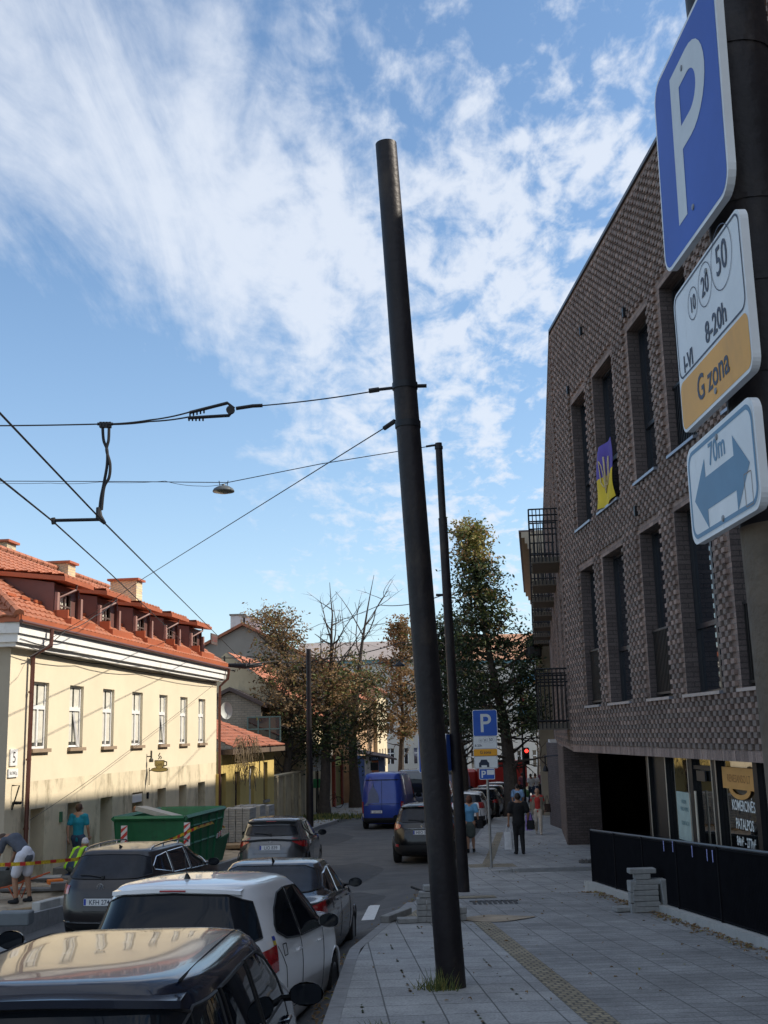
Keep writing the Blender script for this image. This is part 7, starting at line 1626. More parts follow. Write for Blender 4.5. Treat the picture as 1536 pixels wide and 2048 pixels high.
def person(label, loc, rz, j, skin, top=None, bottom=None, hair=None, sleeves='short', legs='long', shoes='cloth_black', hairlen=0, skirt=False, scale=1, vox=.018, coat=None, hatc=None, group=None, extra=None, fingers=True, baggy=.016):
    t = thing('person', label, 'person', loc, rz, group); t.scale = (scale, scale, scale); o = rem('body', limbs(j), MT[skin], t, vox, 3)
    if fingers:
        mb = MB()
        for k, sg in (('L', 1), ('R', -1)): d = (j['wr'+k]-j['el'+k]); hand(mb, j['wr'+k], j.get('hd'+k, d), j.get('pf'+k, V_(0, .6, 0)+V_(sg*.5, 0, 0)), sg)
        mb.build('hands', MT[skin], t, smooth=True, local=True)
    b = baggy
    if top:
        s = [(j['pelvis']+V_(0, 0, -.02) if not hasattr(top, 'x') else j['pelvis'], j['waist'], .13+b, .125+b, 1, .80), (j['waist'], j['chest'], .125+b, .145+b, 1, .82), (j['chest'], j['neck']-V_(0, 0, .05), .142+b*.6, .082)]
        for k in 'LR':
            s += [(j['neck']-(j['neck']-j['sh'+k])*.4-V_(0, 0, .02), j['sh'+k], .07, .068+b*.5), (j['sh'+k], j['sh'+k]+(j['el'+k]-j['sh'+k])*(.62 if sleeves == 'short' else 1), .064+b*.6, .06+b*.6 if sleeves == 'short' else .054)]
            if sleeves == 'long': s.append((j['el'+k], j['wr'+k]-(j['wr'+k]-j['el'+k])*.12, .054, .042))
        rem('top', s, MT[top], t, vox, 2)
    if bottom:
        if skirt: s = [(j['pelvis'], j['pelvis']+V_(0, 0, -.1), .145, .165, 1, .8), (j['pelvis']+V_(0, 0, -.1), (j['knL']+j['knR'])/2+V_(0, 0, .08), .165, .17, 1, .8)]
        else:
            s = [(j['pelvis']+V_(0, 0, .04), j['pelvis']+V_(0, 0, -.02), .132, .135, 1, .82)]
            for k in 'LR':
                s += [(j['pelvis'], j['hip'+k], .12, .11), (j['hip'+k], j['kn'+k], .104, .074 if legs != 'shorts' else .085)] if legs != 'shorts' else [(j['pelvis'], j['hip'+k], .12, .11), (j['hip'+k], j['hip'+k]+(j['kn'+k]-j['hip'+k])*.8, .108, .10)]
                if legs == 'long': s.append((j['kn'+k], j['an'+k], .074, .058))
                if legs == 'crop': s.append((j['kn'+k], j['kn'+k]+(j['an'+k]-j['kn'+k])*.35, .074, .066))
        rem('trousers' if not skirt else 'skirt', s, MT[bottom], t, vox, 2)
    for k in 'LR': rem('shoe', [(j['an'+k]+V_(0, -.02, -.045), j['to'+k]+V_(0, .015, .0), .045, .036), (j['an'+k]+V_(0, 0, -.03), j['an'+k]+V_(0, 0, .0), .046, .044)], MT[shoes], t, .014, 2)
    if hair:
        c = j['head']; f = j['face']; cr = (j['crown']-j['head']).normalized(); s = [(c-f*.022+cr*.028, c-f*.012+cr*.055, .094, .086), (c-f*.05, c-f*.045-cr*.035, .066, .055)]
        if hairlen: s += [(c-f*.045, c-f*.05-cr*hairlen, .088, .07), (c-f*.02+V_(.05, 0, 0), c-f*.03+V_(.06, 0, 0)-cr*hairlen*.8, .05, .04), (c-f*.02-V_(.05, 0, 0), c-f*.03-V_(.06, 0, 0)-cr*hairlen*.8, .05, .04)]
        rem('hair', s, MT[hair], t, .012, 2)
    if coat:
        s = [(j['chest']+V_(-.10, 0, .08), j['pelvis']+V_(-.15, -.02, -.12), .09, .10), (j['chest']+V_(.10, 0, .08), j['pelvis']+V_(.15, -.02, -.12), .09, .10), (j['chest']+V_(0, -.06, .05), j['pelvis']+V_(0, -.08, -.1), .13, .14)]
        for k in 'LR': s += [(j['sh'+k], j['el'+k], .075, .062), (j['el'+k], j['wr'+k]-(j['wr'+k]-j['el'+k])*.1, .062, .048)]
        rem('jacket', s, MT[coat], t, vox, 2)
    if hatc: rem('hat', [(j['head']+V_(0, 0, .06), j['head']+V_(0, 0, .09), .098, .085)], MT[hatc], t, .014, 2)
    if extra: extra(t, j)
    return t
def ground_at(px, py): return gr(px, py)
walk = dict(knL=(-.09, .16, .52), anL=(-.09, .20, .10), toL=(-.10, .34, .05), knR=(.09, .02, .50), anR=(.09, -.26, .17), toR=(.10, -.16, .04), elL=(-.24, -.10, 1.15), wrL=(-.22, -.12, .90), elR=(.24, .02, 1.15), wrR=(.22, .16, .93))
# man in teal shirt walking away along the dug-up pavement
g = Vector((-8.17, 30.2, H(30.2))); 
person('man in bright teal polo shirt and jeans walking away beside the cream wall', (g.x, g.y, SZ(g.x, g.y)+.0), R(-8), std(**walk), 'skin', 'cloth_teal', 'cloth_denim', 'hair_brown', legs='crop', shoes='cloth_leather', scale=1.02)
# kneeling worker in hi-vis
kn = std(pelvis=(0, 0, .34), waist=(0, .10, .48), chest=(0, .26, .60), neck=(0, .40, .70), head=(0, .50, .80), crown=(0, .56, .92), face=(0, .8, -.6), shL=(-.18, .30, .68), shR=(.18, .30, .68), elL=(-.24, .42, .42), elR=(.24, .42, .42), wrL=(-.18, .60, .22), wrR=(.18, .60, .22), hipL=(-.10, 0, .32), hipR=(.10, 0, .32), knL=(-.16, .34, .12), knR=(.16, .34, .12), anL=(-.12, -.08, .10), anR=(.12, -.08, .10), toL=(-.12, -.20, .03), toR=(.12, -.20, .03))
def vest(t, j):
    for x in (-.10, .10): rem('vest_strap', [(j['waist']+V_(x, -.03, .02), j['chest']+V_(x, -.05, .10), .055, .055), (j['chest']+V_(x, -.05, .10), j['neck']+V_(x, -.03, .03), .055, .05), (j['waist']+V_(x, -.05, .02), j['pelvis']+V_(x*1.5, -.08, -.02), .055, .05)], MT['cloth_hivis'], t, .016, 2)
gk = gr(168, 1752); person('kneeling worker in yellow high visibility vest and pale cap bent over the ground', (gk.x-.0, gk.y-1.1, SZ(gk.x, gk.y-1.1)), R(-20), kn, 'skin_tan', 'cloth_greygreen', 'cloth_denim', None, hatc='cloth_whitegrey', shoes='cloth_beige', extra=vest)
# bending worker on the left
bd = std(pelvis=(0, -.10, .88), waist=(0, .03, 1.02), chest=(0, .20, 1.14), neck=(0, .38, 1.20), head=(0, .50, 1.14), crown=(0, .60, 1.20), face=(0, .4, -.9), shL=(-.17, .32, 1.14), shR=(.17, .32, 1.14), elL=(-.20, .42, .86), elR=(.20, .40, .86), wrL=(-.14, .50, .62), wrR=(.14, .50, .60), hipL=(-.10, -.08, .86), hipR=(.10, -.08, .86), knL=(-.13, .04, .48), knR=(.13, -.02, .48), anL=(-.13, -.02, .09), anR=(.13, -.10, .09), toL=(-.15, .12, .03), toR=(.15, .04, .03))
def gloves(t, j):
    for k in 'LR': rem('glove', [(j['wr'+k], j['wr'+k]+(j['wr'+k]-j['el'+k]).normalized()*.13, .036, .040)], MT['cloth_black'], t, .014, 2)
gw = gr(33, 1800); person('worker in dark grey shirt and white shorts bending over a wheelbarrow', (gw.x+.08, gw.y, SZ(gw.x, gw.y)), R(62), bd, 'skin_tan', 'cloth_slate', 'cloth_whitegrey', 'hair_brown', legs='shorts', shoes='cloth_black', extra=gloves, scale=1.06)
# head of a man behind the skip
gb = Vector((-7.25, 33.6, 0)); person('dark haired worker mostly hidden behind the green skip', (at(272, 1650, 33.9).x, 33.9, H(33.9)-.10), R(100), std(), 'skin_tan', 'cloth_greygreen', 'cloth_denim', 'hair_dark', vox=.022)
# people on the right pavement
g = gr(942, 1706); w2 = dict(walk); 
def bag(x, z, y=0, m='cloth_leather', s=(.10, .05, .16), strap=None, nm='bag', lab=None): ...
person('woman in light blue top and grey skirt walking away just right of the stepped pole', (g.x, g.y, H(g.y)), R(-6), std(knL=(-.08, .05, .50), anL=(-.08, -.02, .10), toL=(-.09, .11, .03), knR=(.08, .08, .52), anR=(.09, .14, .10), toR=(.1, .27, .04), wrR=(.27, .02, .92), elR=(.25, -.06, 1.16)), 'skin', 'cloth_skyblue', 'cloth_greygreen', 'hair_red', skirt=True, hairlen=.10, scale=.97, vox=.022)
def tbag(label, c, w_, h_, m_, handle=.22, nm='bag', cat='bag', group=None):
    t = thing(nm, label, cat, c); c = Vector(c); mb = MB(); n = 12
    mb.grid(lambda i, j: c+Vector(((w_/2)*spow(math.cos(i*math.pi/n), .6)*(1-.12*j/5+.05*math.sin(j*2+i)), .09*spow(math.sin(i*math.pi/n), .8)*(1-.5*j/5), -h_+h_*j/5)), 24, 6, close=True)
    k = len(mb.v); mb.add([mb.v[i] for i in range(24)], [tuple(range(24))]); mb.build('sack', MT[m_], t, smooth='auto')
    mb = MB(); 
    for y in (-.03, .03): mb.tube([c+Vector((-w_*.28, y, -.01)), c+Vector((-.02, y*.4, handle)), c+Vector((.02, y*.4, handle)), c+Vector((w_*.28, y, -.01))], .008, 4)
    mb.build('handle', MT[m_], t); return t
tbag('dark shoulder bag at the hip of the woman in the light blue top', (g.x+.30, g.y-.02, H(g.y)+.98), .22, .26, 'cloth_black', .3)
g = gr(1040, 1708)
def pattern(t, j): pass
person('stout person in black clothes walking away and carrying a white bag', (g.x, g.y, H(g.y)), R(4), std(pelvis=(0, 0, .94), shL=(-.21, 0, 1.42), shR=(.21, 0, 1.42), elL=(-.29, -.02, 1.14), wrL=(-.30, .02, .90), elR=(.29, -.02, 1.14), wrR=(.28, .06, .90), knL=(-.09, .04, .5), knR=(.09, .0, .5), anR=(.09, -.08, .09), toR=(.1, .06, .03)), 'skin_tan', 'cloth_black', 'cloth_black', 'hair_dark', baggy=.055, scale=1.0, vox=.022)
tbag('white plastic carrier bag in the hand of the stout person in black', (g.x-.32, g.y+.02, H(g.y)+.64), .26, .50, 'cloth_white', .24)
tbag('black handbag at the right hip of the stout person in black', (g.x+.36, g.y+.02, H(g.y)+.95), .24, .26, 'cloth_black', .2)
g = gr(1078, 1669)
person('woman in red top open khaki jacket and beige trousers walking toward the camera', (g.x, g.y, H(g.y)), R(172), std(**{**walk, 'elR': (.25, -.06, 1.16), 'wrR': (.30, -.02, .94), 'elL': (-.25, -.06, 1.16), 'wrL': (-.27, .02, .95)}), 'skin', 'cloth_red', 'cloth_beige', 'hair_brown', coat='cloth_khaki', shoes='cloth_beige', scale=.97, vox=.022)
tbag('purple and white carrier bag held by the woman in the red top', (g.x-.36, g.y-.05, H(g.y)+.72), .28, .55, 'cloth_purple', .22)
tbag('dark brown shoulder bag of the woman in the red top', (g.x+.36, g.y-.05, H(g.y)+1.12), .26, .30, 'cloth_leather', .3)
g = gr(1038, 1652); 
person('person in loose pale blue shirt walking away in front of the stout person in black', (g.x, g.y, H(g.y)), R(0), std(**walk), 'skin', 'cloth_paleblue', 'cloth_denim', 'hair_dark', baggy=.04, scale=1.0, vox=.024)
tbag('navy shoulder bag of the person in the pale blue shirt', (g.x-.22, g.y-.1, H(g.y)+1.02), .3, .3, 'cloth_denim', .5)
for px, py, Yd, tp, bt, lb, hr in ((1047, 1606, 76, 'cloth_plum', 'cloth_black', 'distant person in plum red top beside the traffic light pole', 'hair_dark'), (1064, 1612, 72, 'cloth_white', 'cloth_denim', 'distant person in white and blue clothes in the small group under the wall', 'hair_dark'), (1073, 1610, 73, 'cloth_white', 'cloth_denim', 'distant person in bright white top, right of the group under the wall', 'hair_brown'), (1085, 1596, 80, 'cloth_plum', 'cloth_plum', 'distant person in long reddish dress behind the dark bin', 'hair_dark'), (1100, 1612, 70, 'cloth_black', 'cloth_black', 'distant person in black against the white pillar', 'hair_dark')):
    p = at(px, py, Yd); person(lb, (p.x, Yd, H(Yd)), R(random.uniform(-30, 30)), std(**walk), 'skin_tan', tp, bt, hr, vox=.04, fingers=False)
p = at(1062, 1612, 71); t = thing('pushchair', 'green pushchair beside the distant group under the wall', 'pushchair', (p.x-.3, 71, H(71)))
mb = MB(); c = Vector((p.x-.3, 71, H(71))); mb.rbox(c+Vector((0, 0, .6)), (.45, .7, .45), .12); mb.build('seat', MT['cloth_green'], t)
for x in (-.22, .22):
    for y in (-.3, .3): mb = MB(); mb.lathe([(.12, -.02), (.12, .02)], c+Vector((x, y, .12)), ax='X', n=12); mb.build('wheel', MT['tyre'], t)
mb = MB(); mb.tube([c+Vector((-.2, -.3, .15)), c+Vector((-.2, -.45, 1.0)), c+Vector((.2, -.45, 1.0)), c+Vector((.2, -.3, .15))], .015, 5); mb.build('handle', MT['black_metal'], t)
p = at(1089, 1604, 74); mb = MB(); mb.rbox((p.x, 74, H(74)+.5), (.7, .6, 1.0), .06); mb.rbox((p.x, 74, H(74)+1.03), (.76, .66, .08), .03); tag(mb.build('bin', MT['panel_dark']), 'dark street bin beside the pillar at the end of the pavement', 'bin')
# ================================================================ STREET THINGS
# traffic light, lamp posts
p = at(1053, 1640, 69); zt = at(1053, 1495, 69).z; t = thing('traffic_light', 'traffic light showing red at the far end of the right pavement', 'traffic light', (p.x, 69, H(69)))
mb = MB(); mb.tube([(p.x, 69, H(69)), (p.x, 69, zt)], .06, 8); mb.build('pole', MT['black_metal'], t)
mb = MB(); c = at(1053, 1512, 68.9); mb.rbox(c, (.34, .24, 1.0), .05); hd = mb.build('housing', MT['black_metal'], t)
for k, m_ in ((.30, 'lamp_lit'), (0, 'seam'), (-.30, 'seam')): mb = MB(); mb.lathe([(.11, -.145), (.001, -.15)] if False else [(.11, -.13), (.10, -.15), (.001, -.155)], c+Vector((0, 0, k)), ax='Y', n=14); mb.build('lamp', MT[m_], hd)
p = at(1047, 1560, 74); t = thing('street_lamp', 'thin dark lamp post with a short arm in front of the pale corner house', 'street lamp', (p.x, 74, H(74)))
mb = MB(); a = at(1041, 1360, 74); mb.tube([(p.x, 74, H(74)), a], [.07, .05], 8); mb.tube([a, at(1024, 1358, 74)], .04, 6); mb.build('post', MT['black_metal'], t)
mb = MB(); mb.rbox(at(1024, 1359, 74), (.5, .25, .12), .04); mb.build('lamp_head', MT['black_metal'], t)
c = at(799, 1332, 66); t = thing('hanging_lamp', 'dark round lamp hanging among the bare twigs left of the big pole', 'lamp', c)
mb = MB(); mb.lathe([(.34, -.02), (.35, 0), (.28, .10), (.10, .20), (.05, .3)], c, n=20); mb.build('shade', MT['black_metal'], t, smooth='auto')
wire('far span wire carrying the lamp among the twigs', [at(560, 1345, 66), c+Vector((0, 0, .3)), at(895, 1280, 66)], .02, .05)
wire('slack far wire crossing in front of the gabled house', [at(545, 1322, 60), at(640, 1318, 60), at(800, 1285, 60), at(892, 1262, 60)], .025, .15)
# bicycle behind the tree
def bicycle(g, rz):
    t = thing('bicycle', 'black bicycle leaning behind the forked street tree', 'bicycle', g, rz)
    for x in (-.52, .52):
        mb = MB(); mb.tube([(x+.33*math.cos(a), 0, .35+.33*math.sin(a)) for a in [i*2*math.pi/24 for i in range(25)]], .022, 6, cap=False); w_ = mb.build('wheel', MT['tyre'], t, local=True, smooth='auto')
        mb = MB()
        for k in range(12): a = k*math.pi/6; mb.tube([(x, 0, .35), (x+.32*math.cos(a), 0, .35+.32*math.sin(a))], .003, 3)
        mb.build('spokes', MT['rim'], w_, local=True)
    mb = MB()
    for a, b in (((-.52, .35), (-.12, .33)), ((-.12, .33), (-.22, .82)), ((-.52, .35), (-.2, .75)), ((-.12, .33), (.36, .78)), ((-.2, .75), (.36, .82)), ((.36, .90), (.52, .35))): mb.tube([(a[0], 0, a[1]), (b[0], 0, b[1])], .017, 6)
    mb.build('frame', MT['black_metal'], t, local=True); mb = MB(); mb.tube([(.34, -.25, 1.0), (.30, 0, .98), (.34, .25, 1.0)], .014, 6); mb.tube([(.36, 0, .85), (.30, 0, .98)], .014, 6); mb.build('handlebar', MT['black_metal'], t, local=True)
    mb = MB(); mb.rbox((-.24, 0, .90), (.25, .12, .06), .025); mb.build('saddle', MT['black_metal'], t, local=True)
g = gr(652, 1620); bicycle((g.x+.15, g.y+1.2, H(g.y)), R(8))
g = gr(633, 1625); t = thing('litter_bin', 'green bin on a post between the far left pole and the forked tree', 'bin', (g.x, g.y, H(g.y)))
mb = MB(); mb.rbox((g.x, g.y, at(0, 1582, g.y).z), (.5, .3, .5), .04); mb.build('bin', mat('bin_green', (.02, .20, .06), .5), t); mb = MB(); mb.tube([(g.x, g.y, H(g.y)), (g.x, g.y, H(g.y)+3)], .04, 6); mb.build('post', MT['black_metal'], t)
g = at(635, 1520, 63); t = thing('shop_board', 'pale notice board standing behind the forked tree', 'board', g)
mb = MB(); mb.rbox(g, (.9, .08, 1.2), .02); mb.build('panel', MT['white_plaster'], t); mb = MB(); mb.tube([(g.x, g.y, H(63)), (g.x, g.y, g.z-.5)], .05, 6); mb.build('leg', MT['black_metal'], t)
# green skip
mat('skip_green', (.012, .13, .055), .5, .1, var=.18, vs=3, bump=.15, stain=(.02, .075, .04), sst=2.5); mat('stripe_red', (.55, .04, .03), .5); mat('stripe_white', (.70, .70, .70), .5)
A0 = Vector((-5.45, 30.5)); B0 = Vector((-5.0, 34.3)); du = (B0-A0).normalized(); Lk = (B0-A0).length; dn_ = Vector((-du.y, du.x)); zg = -3.50
def K(s_, o_, z): p = A0+du*s_+dn_*o_; return Vector((p.x, p.y, z))
t = thing('skip', 'big green steel waste skip with ribbed end standing on the dug-up pavement', 'skip', (A0.x+1, A0.y+2.5, zg))
zt0, zt1 = -2.02, -2.02; Wd = 1.9; wl = .05
def slab(mb, P4, th_):
    n = (P4[1]-P4[0]).cross(P4[3]-P4[0]).normalized()*th_; mb.add([*P4, *[p+n for p in P4]], [(0, 1, 2, 3), (7, 6, 5, 4), (0, 4, 5, 1), (1, 5, 6, 2), (2, 6, 7, 3), (3, 7, 4, 0)])
mb = MB(); slab(mb, [K(.12, 0, zg+.12), K(Lk-.75, 0, zg+.12), K(Lk, 0, zt1), K(0, 0, zt0)], wl); slab(mb, [K(0, Wd, zt0), K(Lk, Wd, zt1), K(Lk-.75, Wd, zg+.12), K(.35, Wd, zg+.12)], wl)
slab(mb, [K(.12, 0, zg+.12), K(0, 0, zt0), K(0, Wd, zt0), K(.12, Wd, zg+.12)], -wl); slab(mb, [K(Lk-.75, 0, zg+.12), K(Lk-.75, Wd, zg+.12), K(Lk, Wd, zt1), K(Lk, 0, zt1)], -wl); slab(mb, [K(.35, 0, zg+.1), K(.35, Wd, zg+.1), K(Lk-.75, Wd, zg+.1), K(Lk-.75, 0, zg+.1)], -.03)
mb.build('hopper', MT['skip_green'], t)
mb = MB()
for a, b in ((K(-.05, -.04, zt0), K(Lk+.05, -.04, zt1)), (K(-.05, Wd+.04, zt0), K(Lk+.05, Wd+.04, zt1)), (K(-.04, 0, zt0), K(-.04, Wd, zt0)), (K(Lk+.04, 0, zt1), K(Lk+.04, Wd, zt1))): mb.tube([a, b], .07, 4)
mb.build('rim', MT['skip_green'], t)
mb = MB()
for u in (.12, .34, .56, .78, .97):
    a = K(Lk*u, -.03, zt1); b = K(.35+(Lk-1.1)*u, -.03, zg+.15); mb.tube([a, b], .06, 4)
mb.tube([K(Lk*.1, -.04, zt1-.25), K(Lk*.97, -.04, zt1-.25)], .04, 4); mb.tube([K(.3, -.05, zg+.78), K(Lk-.4, -.05, zg+.78)], .035, 4); mb.build('rib', MT['skip_green'], t)
mb = MB(); slab(mb, [K(Lk*.70, -.10, zg+.65), K(Lk*.98, -.22, zg+.78), K(Lk*.90, -.10, zg+.05), K(Lk*.68, -.06, zg+.05)], .03); mb.build('side_flap', MT['skip_green'], t)
for k in range(5): mb = MB(); a = K(Lk*.70+k*.10, -.13, zg+.72+.012*k); mb.tube([a, a+Vector((.03, .03, .14))], .022, 4); mb.build('warning_stripe', MT['stripe_red' if k % 2 else 'stripe_white'], t)
o = tag(MB().box((K(1.0, .9, -1.98)), (1.4, .7, .12), M=Matrix.Rotation(R(14), 3, 'Y'), rz=-.2).build('board', MT['pale_concrete']), 'grey board leaning up out of the green skip beside the worker', 'board')
# chevron boards
def chevron(px, py, Y, h_, label):
    c = at(px, py, Y); t = thing('chevron_board', label, 'board', (c.x, c.y, c.z-h_/2)); mb = MB(); w_ = .16; mb.box(c, (w_, .03, h_)); mb.build('board', MT['stripe_white'], t)
    for k in range(3):
        z0 = c.z-h_/2+.02+k*h_/3; mb = MB(); y = c.y-.018; mb.add([(c.x-w_/2, y, z0), (c.x+w_/2, y, z0+.16), (c.x+w_/2, y, min(c.z+h_/2, z0+.16+h_/6)), (c.x-w_/2, y, z0+h_/6)], [(0, 1, 2, 3)]); mb.build('red_stripe', MT['stripe_red'], t)
chevron(248, 1676, 30.2, .62, 'red and white striped board at the left corner of the green skip near end')
chevron(374, 1668, 30.2, .58, 'red and white striped board at the right corner of the green skip near end')
# barrier tape
mat('tape_yellow', (.62, .42, .03), .4, var=.5, vs=30); 
pts = [at(-30, 1731, 22.5), at(60, 1727, 23), at(150, 1719, 24.5), at(215, 1706, 26), at(300, 1694, 28.5), at(350, 1676, 29.8), at(392, 1656, 30.1), at(425, 1645, 33), at(450, 1655, 34.6)]
mb = MB(); k = len(pts); mb.add([p+Vector((0, 0, .035)) for p in pts]+[p-Vector((0, 0, .035))+Vector((.01, 0, 0)) for p in pts], [(i, i+1, k+i+1, k+i) for i in range(k-1)]); t = thing('barrier_tape', 'yellow and red barrier tape strung from the left edge across to the green skip', 'barrier tape', pts[1]); mb.build('tape', MT['tape_yellow'], t)
for i in range(k-1):
    a, b = pts[i], pts[i+1]
    for q in range(3):
        u = (q+.3)/3; p = a+(b-a)*u; p2 = a+(b-a)*(u+.13); mb = MB(); s_ = Vector((0, 0, .036)); e_ = Vector((.006, -.008, 0)); mb.add([p+s_+e_, p2+s_+e_, p2-s_+e_, p-s_+e_], [(0, 1, 2, 3)]); mb.build('red_mark', MT['stripe_red'], t)
# wheelbarrow
c = gr(-2, 1798); c = Vector((c.x, c.y, SZ(max(c.x, -9), c.y))); t = thing('wheelbarrow', 'grey wheelbarrow with red legs at the left edge below the bending worker', 'wheelbarrow', c)
mb = MB(); M_ = Matrix.Rotation(R(-10), 3, 'Y')
pr = [(-.10, .32, .38), (.10, .40, .50)]
def tub(a, b, z, r_): return [c+Vector((a*math.cos(q)*r_, b*math.sin(q)*r_, z)) for q in [i*2*math.pi/16 for i in range(16)]]
mb.grid(lambda i, j: tub(.62, .36, (.28, .42, .62, .62, .34)[j], (.55, .8, 1.0, .97, .5)[j])[i], 16, 5, close=True); mb.add(tub(.62, .36, .34, .5), [tuple(range(16))]); mb.build('tub', mat('barrow_grey', (.11, .12, .12), .6, .2, var=.3), t, smooth='auto')
mb = MB()
for y in (-.2, .2): mb.tube([c+Vector((-.5, y*.3, .2)), c+Vector((.2, y, .28)), c+Vector((.95, y*1.3, .50))], .018, 6); mb.tube([c+Vector((.25, y, .28)), c+Vector((.40, y, .02)), c+Vector((.55, y, .36))], .016, 6)
mb.build('legs', mat('orange_paint', (.50, .10, .03), .6), t); mb = MB(); mb.lathe([(.10, -.04), (.19, -.03), (.19, .03), (.10, .04)], c+Vector((-.55, 0, .19)), ax='Y', n=16); mb.build('wheel', MT['tyre'], t)
# loose slabs, boards, tools on the sand
mat('wet_slab', (.13, .125, .12), .85, var=.25); mat('timber', (.30, .21, .12), .85, var=.25, vs=10); mat('orange_cloth', (.62, .15, .02), .8)
def lie(px, py, dim, rz, m, label, nm, cat, tilt=0, group=None):
    g = gr(px, py); g.z = SZ(g.x, g.y) if g.y < 44 else H(g.y); mb = MB(); M_ = Matrix.Rotation(tilt, 3, 'Y'); mb.rbox(g+Vector((0, 0, dim[2]/2+.02)), dim, .01, M=Matrix.Rotation(rz, 3, 'Z') @ M_); return tag(mb.build(nm, MT[m]), label, cat, group)
lie(150, 1754, (1.2, .5, .22), -.12, 'granite', 'long grey stone block beside the kneeling worker', 'stone_block', 'stone')
lie(75, 1765, (1.6, .45, .05), .1, 'wet_slab', 'dark flat slab lying on the sand just below the first doorway', 'slab', 'slab')
lie(60, 1785, (1.3, .30, .06), -.1, 'wet_slab', 'dark plank half buried in the sand nearest the bending worker', 'plank', 'plank')
lie(92, 1764, (.7, .5, .09), .2, 'pale_concrete', 'pale loose paving slab on the sand between the workers', 'slab', 'slab')
lie(110, 1773, (.34, .2, .10), .5, 'orange_cloth', 'bright orange glove lying on the sand', 'glove', 'glove')
lie(54, 1812, (.75, .12, .04), .7, 'timber', 'short pale timber offcut on the sand near the concrete block', 'timber', 'timber')
lie(118, 1785, (.35, .3, .16), .3, 'wet_slab', 'small dark lump of rubble in the middle of the sand', 'rubble', 'stone')
g = Vector((-6.75, 20.2, 0)); mb = MB(); mb.rbox((at(30, 1838, 19.6).x, 19.6, at(30, 1836, 19.6).z), (.55, .3, .22), .02); tag(mb.build('concrete_block', mat('block_grey', (.17, .19, .20), .85)), 'blue grey concrete block in the lower left beside the cut off white car', 'block')
for i in range(7):
    y = 22.3+i*1.02; x = kl(y)-.0; mb = MB(); mb.rbox((x-.02, y, H(y)+.02-(.05 if y < 25 else 0)), (.17, .96, .24), .015, M=Matrix.Rotation(-.11+random.uniform(-.03, .03), 3, 'Z') @ Matrix.Rotation(-.045, 3, 'X')); tag(mb.build('kerb_stone', MT['pale_concrete']), 'loose pale kerb stone in the row along the edge of the sand', 'kerb stone', 'kerb stones laid along the sand')
# pallets of pavers
t0 = None
for i, (px, py, hgt) in enumerate(((478, 1690, 1.25), (500, 1680, 1.2), (519, 1672, 1.1))):
    g = gr(px, py); g.z = H(g.y); lb = ('wooden pallet under the nearest wrapped stack of pavers', 'wooden pallet under the middle wrapped stack of pavers', 'wooden pallet under the farthest wrapped stack of pavers')[i]
    p_ = thing('pallet', lb, 'pallet', g, -.11); mb = MB()
    for k in range(5): mb.box((-.5+k*.25, 0, .12), (.14, 1.1, .025))
    for k in (-.5, 0, .5): mb.box((0, k, .055), (1.15, .10, .10))
    mb.build('deck', MT['timber'], p_, local=True)
    lb = ('nearest tall stack of pale grey pavers on a pallet', 'middle tall stack of pale grey pavers on a pallet', 'farthest tall stack of pale grey pavers beside the parked crossover')[i]
    s_ = thing('paver_stack', lb, 'pavers', g+Vector((0, 0, .135)), -.11); mb = MB(); k = 0
    nz = int(hgt/.09)
    for a in range(nz):
        for (w_, d_, ox, oy) in ((.5, .5, -.26, -.26), (.5, .5, .26, -.26), (.5, .5, -.26, .26), (.5, .5, .26, .26)): mb.rbox((ox+random.uniform(-.008, .008), oy+random.uniform(-.008, .008), .045+a*.09), (w_, d_, .082), .006)
    mb.build('pavers', mat('paver_pale', (.36, .36, .35), .85, var=.2, vs=9), s_, local=True)
    mb = MB()
    for x in (-.25, .25): mb.tube([(x, -.53, 0), (x, -.53, nz*.09+.01), (x, .53, nz*.09+.01), (x, .53, 0)], .008, 4)
    mb.build('strap', MT['black_metal'], s_, local=True)
lie(455, 1700, (1.0, .8, .12), .2, 'timber', 'broken wooden pallet lying in front of the paver stacks', 'broken_pallet', 'pallet')
# loose concrete pavers beside the fence and behind the big pole: each one a thing
mat('paver_grey', (.27, .27, .26), .88, var=.22, vs=7, bump=.3, bs=40)
proto = {}
def paver(c, dim, rz, label, group, R3=None):
    key = dim
    mb = MB(); M_ = Matrix.Rotation(rz, 3, 'Z') if R3 is None else R3; mb.rbox((0, 0, 0), dim, .008, M=M_); o = mb.build('paver', MT['paver_grey']); o.location = c
    return tag(o, label, 'paver', group)
g = gr(1299, 1826); zb = H(g.y); F_ = 'concrete pavers stacked beside the fence'; lb = 'rough grey concrete paver in the small crooked stack beside the black fence'
X0, Y0 = g.x-.02, g.y+.12
for i in range(5): paver((X0+random.uniform(-.02, .02), Y0, zb+.045+i*.083), (.40, .22, .078), random.uniform(-.06, .06), lb, F_)
for i in range(3): paver((X0-.20, Y0+.02+random.uniform(-.01, .01), zb+.05+i*.17), (.10, .22, .16), random.uniform(-.1, .1), 'pale paver stood on edge at the left side of the crooked stack by the fence', F_)
paver((X0+.06, Y0, zb+.455), (.44, .2, .075), .04, 'long pale paver lying near the top of the crooked stack by the fence', F_)
paver((X0-.04, Y0, zb+.54), (.24, .2, .085), 0, 'short paver just under the topmost one of the crooked stack by the fence', F_)
paver((X0-.04, Y0-.01, zb+.622), (.42, .2, .075), .05, 'topmost flat paver of the crooked stack by the fence', F_)
paver((X0+.30, Y0-.06, zb+.25), (.13, .22, .50), .0, 'tall pale kerb piece leaning upright at the right of the crooked stack', F_, Matrix.Rotation(R(-5), 3, 'Y'))
paver((X0-.36, Y0+.10, zb+.04), (.26, .2, .07), .2, 'single low paver lying left of the crooked stack by the fence', F_)
